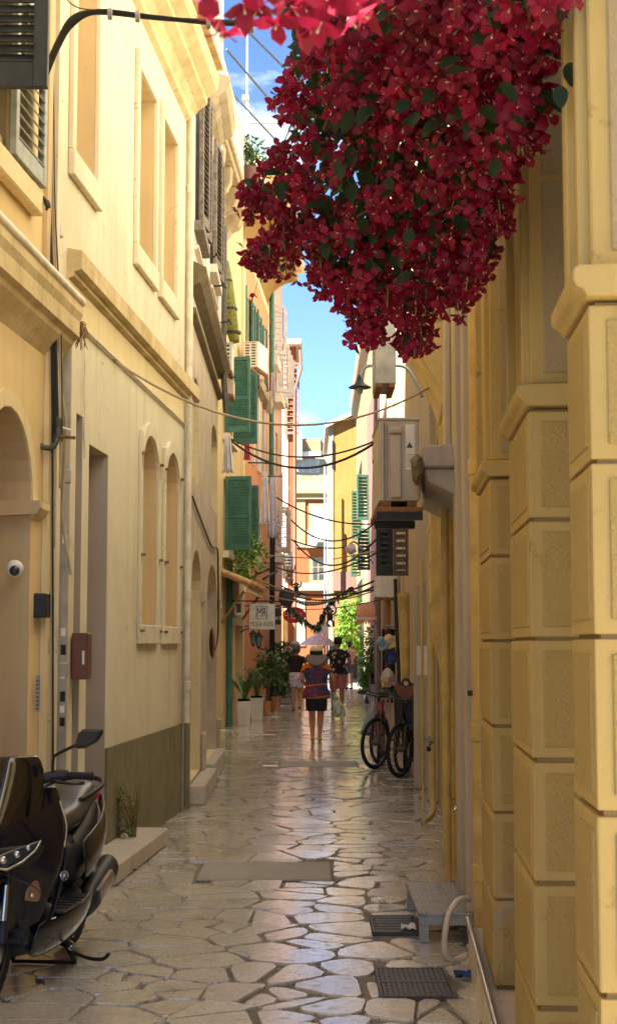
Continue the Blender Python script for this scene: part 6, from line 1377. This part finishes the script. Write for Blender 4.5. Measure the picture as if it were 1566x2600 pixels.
def round_pot(label, x0, x1, ytop, ybot, mat='terracotta', group='pots outside the shop'):
    b = gnd((x0+x1)/2, ybot); w = (x1-x0)/F*b.y/2; zt = at(x0, ytop, b.y).z; t = thing('flower_pot', label, 'pot', b, group); c = b+Vector((0, w, 0))
    m = MB(); m.lathe([(w*.70, 0), (w*.90, zt*.72), (w*1.0, zt*.74), (w*1.02, zt), (w*.88, zt), (w*.84, zt-.05)], c, 18); m.build('pot_wall', mat, t, smooth=40)
    m = MB(); m.lathe([(w*.80, zt-.045), (w*.80, zt-.035)], c, 14); m.build('soil', 'bark', t)
    return c+Vector((0, 0, zt-.03))
c = square_planter('tall white square planter, nearer of the two', 600, 638, 1774, 1842); spear_plant('spear-leaved plant in the nearer white planter', c, 17, .62, .42, 'leaf_dark')
c = square_planter('tall white square planter, farther of the two', 634, 669, 1766, 1828); spear_plant('spear-leaved plant in the farther white planter', c, 16, .62, .40, 'leaf_dark')
c = round_pot('terracotta pot with a thin tree trunk beside the white planters', 667, 689, 1780, 1820)
tt = thing('potted_tree', 'small leafy tree growing from the nearer terracotta pot', 'tree', c); m = MB(); m.tube(smooth_path([c, c+Vector((.02, 0, .5)), c+Vector((-.02, 0, 1.0))]), [.035, .03, .02], 8); m.build('trunk', 'bark', tt, smooth=1)
leafmass([c+Vector((x, y, z)) for x, y, z in ((0, 0, .75), (.15, 0, .65), (-.2, 0, .6), (-.05, .1, 1.0), (.2, .1, .9))], 420, .20, .11, 'leaf_dark', tt, 'crown')
c = round_pot('terracotta pot with a dense shrub against the wall', 688, 714, 1769, 1806)
tt = thing('shrub', 'dense dark shrub spreading from the farther terracotta pot', 'shrub', c); m = MB(); m.tube([c, c+Vector((0, 0, .3))], .03, 7); m.build('stem', 'bark', tt)
leafmass([c+Vector((x, y, z)) for x, y, z in ((0, 0, .35), (.25, 0, .45), (-.2, 0, .5), (.1, .1, .75), (-.2, .1, .85), (.2, .2, .25))], 650, .26, .10, 'leaf_dark', tt, 'crown')
hg = thing('hedge', 'tall dark green hedge trough along the wall behind the terracotta pots', 'hedge', gnd(715, 1788)); hb_ = gnd(712, 1788)
m = MB(); m.box(hb_.x-.32, hb_.x+.30, hb_.y, hb_.y+2.2, 0, .42); m.build('trough', 'concrete', hg, bevel=.02)
leafmass([hb_+Vector((x, y, z)) for x in (-.22, 0, .22) for y in (.1, .6, 1.2, 1.8) for z in (.55, .85, 1.15, 1.42)], 3600, .24, .085, 'hedge_green', hg)
# weeds and pot at the doorstep
pc = round_pot('small white flower pot at the end of the doorstep', 330, 348, 2126, 2176, 'planter_white', None)
dp = thing('dry_plant', 'tangled half dry plant standing in the small white pot by the dado', 'plant', pc)
for i in range(26):
    a = rp.uniform(0, 6.28); h = rp.uniform(.18, .46); e = pc+Vector((math.cos(a)*.10-.05, math.sin(a)*.10, h)); m = MB(); m.tube(smooth_path([pc+Vector((rp.uniform(-.02, .02), 0, 0)), (pc+e)/2+Vector((rp.uniform(-.03, .03), 0, .02)), e], 3), [.004, .003, .0015], 4); m.build('twig', 'dry_plant' if i % 3 else 'rust', dp)
leafmass([pc+Vector((x, .02, z)) for x, z in ((-.16, .05), (-.17, .2), (-.15, .35), (-.10, .1), (-.08, .3))], 420, .06, .03, 'dry_plant', dp, 'leaves')
wd = thing('weed_tuft', 'dead brown weeds trailing from the end of the gutter ledge', 'plant', at(205, 860, 9.3)); w_ = at(203, 830, 9.32)
for i in range(22):
    m = MB(); e = w_+Vector((rp.uniform(-.03, .05), rp.uniform(-.05, .05), rp.uniform(-.18, .02))); m.tube(smooth_path([w_+Vector((rp.uniform(-.05, 0), 0, .03)), w_+Vector((rp.uniform(-.02, .04), 0, .02)), e], 3), .003, 4); m.build('stalk', 'rust', wd)
bp = thing('balcony_plant', 'leafy white-flowered plant in a red pot on the high balcony', 'plant', FL3(25.9, .75, bz)); c = FL3(25.9, .70, bz+.05)
m = MB(); m.lathe([(.14, 0), (.20, .32), (.21, .36)], c, 14); m.build('pot', 'meter_brown', bp, smooth=40); leafmass([c+Vector((x, y, z)) for x, y, z in ((0, 0, .55), (.12, 0, .7), (-.15, 0, .65), (0, .2, .85))], 500, .22, .09, 'leaf_dark', bp); leafmass([c+Vector((.1, -.1, .8)), c+Vector((.25, 0, .6))], 40, .22, .06, 'white_paint', bp, 'blossoms')
# canopy with plant over the shop door
cn = thing('tiled_canopy', 'small tiled wooden canopy with latticed bracket over the pale door', 'canopy', FL3(29.5, .3, 3.4)); zc_ = at(600, 1492, 28.5).z
m = MB(); m.prism([(0, zc_+.22), (.52, zc_), (.52, zc_+.05), (0, zc_+.28)], 28.0, 31.6, FL3); m.build('roof_board', 'wood', cn)
for i in range(18): m = MB(); y = 28.1+i*.2; m.tube([FL3(y, 0, zc_+.30), FL3(y, .56, zc_+.07)], .07, 6); m.build('tile', 'roof_tile', cn, smooth=1)
m = MB(); m.box(28.0, 31.6, .45, .50, zc_-.10, zc_-.002, FL3); m.build('fascia', 'straw', cn)
for y in (28.1, 31.4): m = MB(); m.tube([FL3(y, 0, zc_-.7), FL3(y, .44, zc_-.08)], .025, 6); m.build('bracket', 'wood', cn)
gp = thing('trailing_plant', 'bright green trailing plant on top of the tiled canopy', 'plant', FL3(28.6, .3, zc_+.2)); leafmass([FL3(28.3+k*.25, .35+.1*(k % 3), zc_+.45+.18*(k % 4)) for k in range(7)], 620, .24, .10, 'leaf_lime', gp)
m = MB(); m.tube([FL3(28.6, .3, zc_+.25), FL3(28.7, .35, zc_+.8)], .02, 6); m.build('stem', 'bark', gp)
# sunlit climbers on the other side
cl = thing('climbing_vine', 'sunlit lime green climbing vine beside the shop post', 'climbing plant', (2.05, 48.2, 0))
pts = []
for i in range(60):
    x, y = rp.uniform(905, 952), rp.uniform(1590, 1750)
    if x > 918+max(0, (1680-y))*.28: pts.append(at(x, y, 48.5+rp.uniform(0, .8)))
leafmass(pts, 1900, .20, .13, 'leaf_lime', cl); m = MB(); b_ = gnd(938, 1765); m.tube(smooth_path([b_, at(940, 1700, 48.6), at(945, 1620, 48.8)]), .03, 6); m.build('stem', 'bark', cl, smooth=1)
cl2 = thing('street_tree', 'yellow-green young tree in sun below the yellow house', 'tree', (gnd(885, 1745).x, 62, 0)); pts = [at(rp.uniform(868, 912), rp.uniform(1520, 1650), 60+rp.uniform(0, 2)) for i in range(34)]
pts = [p for p in pts]; leafmass(pts, 1300, .32, .20, 'lit_leaf', cl2, 'crown', .4); b_ = Vector((at(888, 1640, 61).x, 61, 0)); m = MB(); m.tube([b_, b_+Vector((.05, 0, 1.6)), at(888, 1580, 61)], [.08, .06, .03], 8); m.build('trunk', 'bark', cl2, smooth=1)
rpot = round_pot('grey pot at the foot of the sunlit vine', 941, 958, 1738, 1772, 'concrete', None)
# ================================================================ signs
def text(root, s, c, size, mat, name='lettering', sx=1.0, ext=.002):
    cu = bpy.data.curves.new('lettering', 'FONT'); cu.body = s; cu.size = size; cu.align_x = 'CENTER'; cu.align_y = 'CENTER'; cu.extrude = ext
    tmp = bpy.data.objects.new('tmp', cu); COL.objects.link(tmp); bpy.context.view_layer.update()
    me = bpy.data.meshes.new_from_object(tmp.evaluated_get(bpy.context.evaluated_depsgraph_get())); bpy.data.objects.remove(tmp); me.materials.clear(); me.materials.append(M(mat))
    me.transform(Matrix.Translation(Vector(c)-LOC[root.name]) @ Matrix.Rotation(R(90), 4, 'X') @ Matrix.Diagonal((sx, 1, 1, 1)))
    o = bpy.data.objects.new(name, me); COL.objects.link(o); o.parent = root; return o
Ysn = 30.0; q0, q1 = at(633, 1598, Ysn), at(698, 1533, Ysn); cx, w, h = (q0.x+q1.x)/2, q1.x-q0.x, q1.z-q0.z
sg = thing('shop_sign', 'grey-white hanging shop sign reading MODA ROSSI with a boxed monogram', 'sign', (cx, Ysn, q0.z))
m = MB(); m.box(q0.x, q1.x, Ysn-.015, Ysn+.015, q0.z, q1.z); m.build('board', 'sign_white', sg, bevel=.004)
text(sg, 'MODA ROSSI', (cx, Ysn-.018, q0.z+h*.20), h*.25, 'sign_black', sx=.62); text(sg, 'MR', (cx-.01, Ysn-.018, q0.z+h*.64), h*.52, 'sign_black', sx=.55)
for a, b, c_, d in ((-.22, .22, .40, .42), (-.22, .22, .88, .90), (-.22, -.20, .42, .88), (.20, .22, .42, .88)): fbox(sg, ident, cx-.01+w*a, cx-.01+w*b, Ysn-.02, Ysn-.0155, q0.z+h*c_, q0.z+h*d, 'sign_ink', 'monogram_border')
m = MB(); m.tube([FL3(Ysn, 0, q1.z+.06), Vector((q1.x+.12, Ysn, q1.z+.05))], .014, 6); m.build('bracket', 'black_metal', sg)
for x in (q0.x+.06, q1.x-.06): m = MB(); m.tube([(x, Ysn, q1.z-.01), (x, Ysn, q1.z+.05)], .006, 5); m.build('hanger', 'black_metal', sg)
q0, q1 = at(698, 1586, 33), at(714, 1544, 33); bs = thing('shop_sign', "small black hanging sign with white letters behind the monogram sign", 'sign', ((q0.x+q1.x)/2, 33, q0.z)); m = MB(); m.box(q0.x-.1, q1.x, 32.98, 33.02, q0.z, q1.z); m.build('board', 'sign_black', bs); text(bs, "A'S", ((q0.x+q1.x)/2, 32.975, q0.z+.14), .11, 'paper')
m = MB(); m.tube([FL3(33, 0, q1.z+.05), Vector((q1.x, 33, q1.z+.05))], .014, 5); m.build('bracket', 'black_metal', bs)
q0, q1 = at(718, 1582, 44), at(776, 1541, 44); cx, cz = (q0.x+q1.x)/2, (q0.z+q1.z)/2; rs = thing('shop_sign', 'oval red sign with white lettering above the parasol', 'sign', (cx, 44, q0.z))
m = MB(); m.lathe([(1, -.03), (1, .03)], (0, 0, 0), 28); m.v = [Vector((cx+v.x*(q1.x-q0.x)/2, 44+v.z, cz+v.y*(q1.z-q0.z)/2)) for v in m.v]; m.build('board', 'sign_red', rs, bevel=.01)
text(rs, 'Lapout', (cx-.03, 43.965, cz+.03), .20, 'paper'); fbox(rs, ident, cx-.2, cx+.05, 43.962, 43.968, cz-.11, cz-.085, 'paper', 'underline'); fbox(rs, ident, cx+.12, cx+.30, 43.962, 43.968, cz-.15, cz-.12, 'paper', 'underline')
m = MB(); m.tube([at(716, 1560, 44), at(690, 1558, 44)], .02, 5); m.build('bracket', 'black_metal', rs)
wd_ = thing('menu_board', 'framed menu board with pale edge beside the canopy', 'notice', at(603, 1560, 28.6)); q0, q1 = at(597, 1562, 28.6), at(615, 1530, 28.6); m = MB(); m.box(q0.x, q1.x, 28.58, 28.62, q0.z, q1.z); m.build('frame', 'sign_white', wd_); m = MB(); m.box(q0.x+.02, q1.x-.02, 28.57, 28.579, q0.z+.05, q1.z-.02); m.build('panel', 'sign_ink', wd_)
def lantern(label, x, y, Y):
    c = at(x, y, Y); t = thing('wall_lantern', label, 'lamp', c, 'lanterns outside the shop')
    m = MB(); m.lathe([(.035, 0), (.045, .02), (.075, .20), (.078, .21)], c, 6); m.build('glass', 'glass_blue', t)
    m = MB(); m.lathe([(.10, .21), (.09, .23), (.03, .30), (.01, .33)], c, 6); m.build('cap', 'black_metal', t); m = MB(); m.lathe([(.012, -.05), (.04, -.01), (.045, .002)], c, 6); m.build('base', 'black_metal', t)
    m = MB(); m.tube(smooth_path([c+Vector((0, 0, .33)), c+Vector((-.05, 0, .40)), c+Vector((-.25, 0, .38)), c+Vector((-.4, 0, .30))], 4), .014, 6); m.build('arm', 'black_metal', t, smooth=1)
    for k in range(6): a = k*math.pi/3; m = MB(); m.tube([c+Vector((.04*math.cos(a), .04*math.sin(a), .01)), c+Vector((.076*math.cos(a), .076*math.sin(a), .21))], .005, 4); m.build('glazing_bar', 'black_metal', t)
lantern('iron wall lantern, nearer the wall of the pair', 643, 1636, 32.5); lantern('iron wall lantern, outer of the pair', 657, 1642, 31.5)
# awning, parasol, garland, plush toys
aw = thing('awning', 'orange shop awning with scalloped edge in the sun', 'awning', at(932, 1590, 47)); q0, q1 = at(906, 1575, 47), at(958, 1575, 47); zt_, zb_ = at(930, 1528, 47).z, at(930, 1572, 47).z
m = MB(); m.grid([[Vector((q0.x+(q1.x-q0.x)*u, 47.1+1.2*(1-math.cos(t)), zb_+(zt_-zb_)*math.sin(t))) for u in (0, .25, .5, .75, 1)] for t in (0, .3, .6, .9, 1.2, 1.57)]); m.build('canvas', 'awning_orange', aw, smooth=1, solid=.01, fix=False)
m = MB(); n = 8
for k in range(n): a, b = q0.x+(q1.x-q0.x)*k/n, q0.x+(q1.x-q0.x)*(k+1)/n; m.prism([(a, zb_), (b, zb_), (b-.01, zb_-.12), ((a+b)/2, zb_-.18), (a+.01, zb_-.12)], 47.08, 47.1, lambda y, x, z: Vector((x, y, z)))
o = m.build('valance', 'awning_orange', aw); o['kind'] = 'stuff'
m = MB(); m.box(q0.x, q1.x, 47.02, 47.07, zb_-.02, zb_+.07); m.build('front_bar', 'sign_white', aw)
ps = thing('parasol', 'pale pink market parasol behind the walkers', 'parasol', (at(815, 1640, 50).x, 50, 0)); c = at(808, 1608, 50); rad = 52/F*50
m = MB(); ring = [(rad*math.cos(R(45*k+22)), rad*math.sin(R(45*k+22))) for k in range(8)]
top = c; rim = [c+Vector((x, y, -.40)) for x, y in ring]; midr = [c+Vector((x*.5, y*.5, -.15)) for x, y in ring]
m.add([top]+midr+rim, [(0, 1+k, 1+(k+1) % 8) for k in range(8)]+[(1+k, 9+k, 9+(k+1) % 8, 1+(k+1) % 8) for k in range(8)]); m.build('canopy', 'parasol_cloth', ps, solid=.006, fix=False)
m = MB(); m.tube([(c.x, 50, 0), c], .025, 8); m.build('pole', 'wood', ps)
for k in range(8): m = MB(); m.tube([c-Vector((0, 0, .35)), rim[k]+Vector((0, 0, .02))], .010, 4); m.build('rib', 'wood', ps)
gl = thing('garland', 'dark hanging garland of leaves and pennants strung over the walkers', 'garland', at(800, 1540, 42)); pth = smooth_path([at(*p) for p in ((728, 1528, 42), (745, 1550, 42), (770, 1572, 41.5), (800, 1590, 41), (815, 1570, 41), (835, 1535, 40.5), (860, 1512, 40), (895, 1490, 39))], 6)
m = MB(); m.tube(pth, .012, 5); m.build('string', 'black_cable', gl)
for i, p in enumerate(pth):
    for k in range(2):
        m = MB(); d = Vector((rp.uniform(-.10, .10), 0, -rp.uniform(.12, .26))); s_ = Vector((.05, .01, 0)); q = p+Vector((rp.uniform(-.05, .05), 0, 0)); m.add([q-s_, q+s_, q+d, q+d*.5+Vector((0, -.03, 0))], [(0, 1, 3), (0, 3, 2), (1, 2, 3)]); m.build('pennant', 'leaf_dark' if (i+k) % 3 else 'black_cloth', gl, fix=False)
g2_ = thing('garland', 'red and green bead garland sagging behind the plush monkey', 'garland', at(790, 1520, 44)); pth = smooth_path([at(*p) for p in ((738, 1515, 45), (775, 1530, 45), (815, 1528, 45), (845, 1518, 45))], 6); m = MB(); m.tube(pth, .01, 5); m.build('string', 'black_cable', g2_)
for i, p in enumerate(pth): m = MB(); m.lathe([(.0, -.06), (.06, 0), (0, .06)], p-Vector((0, 0, .05)), 6); m.build('bead', 'bike_red' if i % 2 else 'leaf_dark', g2_)
def plush(label, x, y, Y, s, mat, face, hang=True):
    c = at(x, y, Y); t = thing('plush_toy', label, 'toy', c, 'hanging toys'); m = MB()
    m.lathe([(0, -.16*s), (.09*s, -.12*s), (.12*s, -.02*s), (.09*s, .08*s), (.04*s, .12*s)], c, 12); m.lathe([(0, .08*s), (.08*s, .11*s), (.11*s, .19*s), (.08*s, .27*s), (0, .30*s)], c, 12)
    for sg_ in (-1, 1):
        m.tube(smooth_path([c+Vector((sg_*.08*s, 0, .06*s)), c+Vector((sg_*.20*s, -.02, .14*s)), c+Vector((sg_*.22*s, -.02, .32*s))]), .035*s, 7); m.tube(smooth_path([c+Vector((sg_*.05*s, 0, -.12*s)), c+Vector((sg_*.12*s, -.03, -.26*s)), c+Vector((sg_*.05*s+.04, -.03, -.40*s))]), .04*s, 7); m.lathe([(0, -.01), (.045*s, 0), (0, .02)], c+Vector((sg_*.11*s, 0, .20*s)), 8, (0, -1, 0))
    m.build('body', mat, t, smooth=1)
    m = MB(); m.lathe([(0, 0), (.07*s, .0), (.05*s, .03*s), (0, .04*s)], c+Vector((0, -.085*s, .17*s)), 10, (0, -1, 0)); m.build('muzzle', face, t, smooth=1)
    m = MB(); m.tube([c+Vector((0, 0, .3*s)), c+Vector((0, 0, .8*s))], .006, 4); m.build('string', 'black_cable', t)
plush('brown plush monkey hanging from the garland by its arms', 838, 1565, 40, .72, 'plush_brown', 'plush_tan'); plush('brown plush animal hanging by the peeling house above the red sign', 752, 1495, 40, .6, 'plush_brown', 'plush_tan'); plush('tan plush toy hanging over the shop window', 735, 1455, 42, .7, 'plush_tan', 'paper')
pb = thing('hanging_balloon', 'dark purple balloon-like toy hanging left of the red sign', 'toy', at(722, 1540, 40)); c = at(727, 1545, 40); m = MB(); m.lathe([(0, 0), (.12, .05), (.22, .22), (.20, .42), (.10, .54), (.02, .57)], c, 14); m.build('body', 'plush_purple', pb, smooth=1); m = MB(); m.tube([c+Vector((.06, 0, 0)), c+Vector((.1, 0, -.3))], .02, 5); m.build('tail', 'plush_brown', pb)
ty = thing('kiosk_figure', 'shop display figure with pale head and red collar over yellow base', 'figure', gnd(745, 1765)); Yk = 45.5; c = at(748, 1690, Yk)
m = MB(); m.lathe([(.30, 0), (.30, .55), (.26, .72)], (c.x, Yk, 0), 16); m.build('base', 'toy_yellow', ty, smooth=40); m = MB(); m.lathe([(.24, .72), (.22, 1.0), (.12, 1.15)], (c.x, Yk, 0), 16); m.build('coat', 'grey_louvre', ty, smooth=40)
m = MB(); m.lathe([(.12, 1.15), (.20, 1.18), (.20, 1.26), (.12, 1.3)], (c.x+.02, Yk, 0), 14); m.build('collar', 'toy_red', ty, smooth=1); m = MB(); m.lathe([(.05, 1.3), (.17, 1.38), (.19, 1.55), (.13, 1.70), (.0, 1.75)], (c.x, Yk, 0), 16); m.build('head', 'parasol_cloth', ty, smooth=1)
# hats and toys at the shop door
Yh = 27.0
def hat(label, x, y, r, mat, ax):
    t = thing('sun_hat', label, 'hat', at(x, y, Yh), 'hats hung by the shop door'); c = at(x, y, Yh)
    m = MB(); m.lathe([(r*1.0, 0), (r*.96, .03), (r*.62, .05)], c, 18, ax); m.build('brim', mat, t, smooth=40); m = MB(); m.lathe([(r*.62, .045), (r*.6, .12), (r*.45, .17), (r*.1, .19)], c, 18, ax); m.build('crown', mat, t, smooth=40)
hat('cream straw hat, topmost by the shop door', 994, 1632, .155, 'straw', (-.5, -.6, .65)); hat('light blue hat behind the cream straw hat', 978, 1636, .15, 'cloth_lightblue', (-.7, -.4, .5)); hat('royal blue hat below the cream straw hat', 993, 1668, .14, 'cloth_blue', (.1, -.8, -.5))
dr_ = thing('garment_rack', 'dark rack of hanging garments inside the shop doorway', 'rack', at(985, 1770, 28)); a, b = at(970, 1590, 28), at(1002, 1590, 28); m = MB(); m.tube([a, b], .02, 6); m.build('rail', 'galvanised', dr_)
for k in range(6): x = a.x+(b.x-a.x)*(k+.5)/6; m = MB(); m.box(x-.02, x+.016, 27.9, 28.2, .5+.1*(k % 2), a.z-.05); m.build('garment', ('black_cloth', 'meter_brown', 'laundry_dark', 'plush_brown', 'black_cloth', 'dark_top')[k], dr_, bevel=.01)
tb = thing('toy_bag', 'net bag of yellow and pink toys hung above the bicycles', 'bag', at(986, 1745, 22)); c = at(984, 1745, 22)
m = MB(); m.loft([[c+Vector((w*math.cos(j*.785), w*.5*math.sin(j*.785), z)) for j in range(8)] for w, z in ((.03, 0), (.11, .06), (.12, .14), (.07, .24), (.015, .29))]); m.build('net', 'iron_grey', tb, smooth=1)
for dx, dz, mt in ((-.08, .03, 'toy_yellow'), (-.03, .10, 'toy_yellow'), (.12, .06, 'toy_pink'), (.02, .18, 'toy_yellow')): m = MB(); m.lathe([(0, -.035), (.035, -.012), (.03, .02), (0, .035)], c+Vector((dx*.8, -.05, dz*.9)), 8); m.build('toy', mt, tb, smooth=1)
# washing
def cloth(label, x0, x1, y0, y1, Y, mat, taper=.0, slack=.04, cat='laundry', fold=5):
    a, b = at(x0, y0, Y), at(x1, y0, Y); zb = at(x0, y1, Y).z; t = thing('hanging_cloth', label, cat, (a.x, Y, zb), 'washing hung out'); N = 12; m = MB()
    rows = []
    for i in range(8):
        v = i/7; z = a.z+(zb-a.z)*v
        rows.append([Vector((a.x+(b.x-a.x)*(.5+(u/N-.5)*(1-taper*(1-v))), Y+slack*math.sin(fold*u/N*6.28+v)*(.4+v), z+.03*math.sin(u/N*math.pi)*(v == 0)-(.10*(b.x-a.x)*math.sin(u*1.3)*v))) for u in range(N+1)])
    m.grid(rows); m.build('fabric', mat, t, smooth=1, solid=.004, fix=False)
    for u in (.08, .92): p = a.lerp(b, .5+(u-.5)*(1-taper)); m = MB(); m.box(p.x-.008, p.x+.008, Y-.012, Y+.012, a.z-.03, a.z+.04); m.build('peg', 'straw', t)
cloth('white cloth drying at the corner past the stone house', 563, 593, 1112, 1200, 24, 'laundry_white', .5); cloth('pink trousers drying below the upper green shutter', 619, 636, 1110, 1168, 31, 'laundry_pink', .3)
cloth('printed white sheet drying above the street, nearer of two', 657, 686, 1200, 1335, 34, 'laundry_white', .55); cloth('printed white sheet drying above the street, farther of two', 679, 706, 1210, 1365, 36, 'sheet_print', .5)
cloth('grey cloth drying high on the peeling house', 669, 683, 910, 995, 36, 'laundry_grey', .5); cloth('dark trousers drying under the slotted air conditioner', 646, 659, 938, 988, 33, 'laundry_dark', .1); cloth('beige cloth drying under the grey one', 676, 690, 995, 1050, 37, 'straw', .2); cloth('striped towel drying beside the grey louvred shutters', 686, 700, 950, 1025, 39, 'sheet_print', .3)
for lb, pts, r in (('iron washing-line arm under the pink trousers', [(632, 1175, 32), (668, 1175, 34), (688, 1177, 34)], .02), ('iron washing-line arm over the printed sheets', [(668, 1209, 34), (716, 1209, 35)], .02), ('dark flag-pole arm on the orange house over the canopy', [(650, 1458, 33), (684, 1444, 34)], .03), ('dark flag-pole arm on the peeling house by the pipe', [(668, 1470, 34), (704, 1450, 35)], .025)):
    single('line_arm', MB().tube([at(*p) for p in pts], r, 6), 'black_metal', lb, 'bracket', smooth=1)
rd = thing('rolled_blind', 'green rolled bamboo blind tied on the tall cream house', 'blind', at(585, 880, 24)); m = MB(); m.tube([at(566, 665, 24), at(572, 720, 24), at(582, 780, 24), at(592, 845, 24), at(596, 870, 24)], [.10, .13, .12, .10, .08], 12); m.build('roll', 'dry_plant', rd, smooth=1)
for x, y in ((571, 715), (583, 785), (592, 845)): m = MB(); c = at(x, y, 24); m.tube([c-Vector((0, 0, .02)), c+Vector((0, 0, .02))], .135, 12); m.build('tie', 'black_cable', rd)
# pigeon and litter
pg = thing('pigeon', 'grey pigeon walking on the sunlit edge of the paving', 'bird', gnd(931, 1795)); c = gnd(931, 1795)
m = MB(); m.tube([c+Vector((.0, -.15, .11)), c+Vector((0, -.08, .12)), c+Vector((0, 0, .13)), c+Vector((0, .07, .16)), c+Vector((0, .09, .22)), c+Vector((0, .11, .255)), c+Vector((0, .15, .25))], [.012, .04, .06, .05, .026, .028, .008], 10)
for s in (-1, 1): m.tube([c+Vector((s*.02, 0, .09)), c+Vector((s*.02, .01, .0))], .006, 5); m.tube([c+Vector((s*.02, -.01, .003)), c+Vector((s*.02, .035, .003))], .005, 4)
m.build('body', 'pigeon_grey', pg, smooth=1); m = MB(); m.tube([c+Vector((-.05, -.12, .13)), c+Vector((-.055, 0, .14))], [.012, .03], 6, flat=.4); m.build('wing', 'laundry_grey', pg, smooth=1)
for lb, x, y, s, mt in (('crumpled plastic wrapper by the stone doorsteps', 542, 1976, .09, 'cloth_lightblue'), ('white crumpled paper near the drain grate', 1036, 2358, .05, 'paper'), ('flat white scrap of paper on the paving before the metal step', 977, 2292, .05, 'paper'), ('pale scrap of litter beside the pot and doorstep', 312, 2216, .05, 'paper'), ('dark blue rag beside the stone ledge', 1178, 2480, .06, 'cloth_blue')):
    c = gnd(x, y, .012); m = MB(); rows = [[c+Vector(((i-2)*s*.4, (j-2)*s*.5, .5*s*rp.random())) for i in range(5)] for j in range(5)]; m.grid(rows); single('litter', m, mt, lb, 'litter', solid=.002, fix=False)
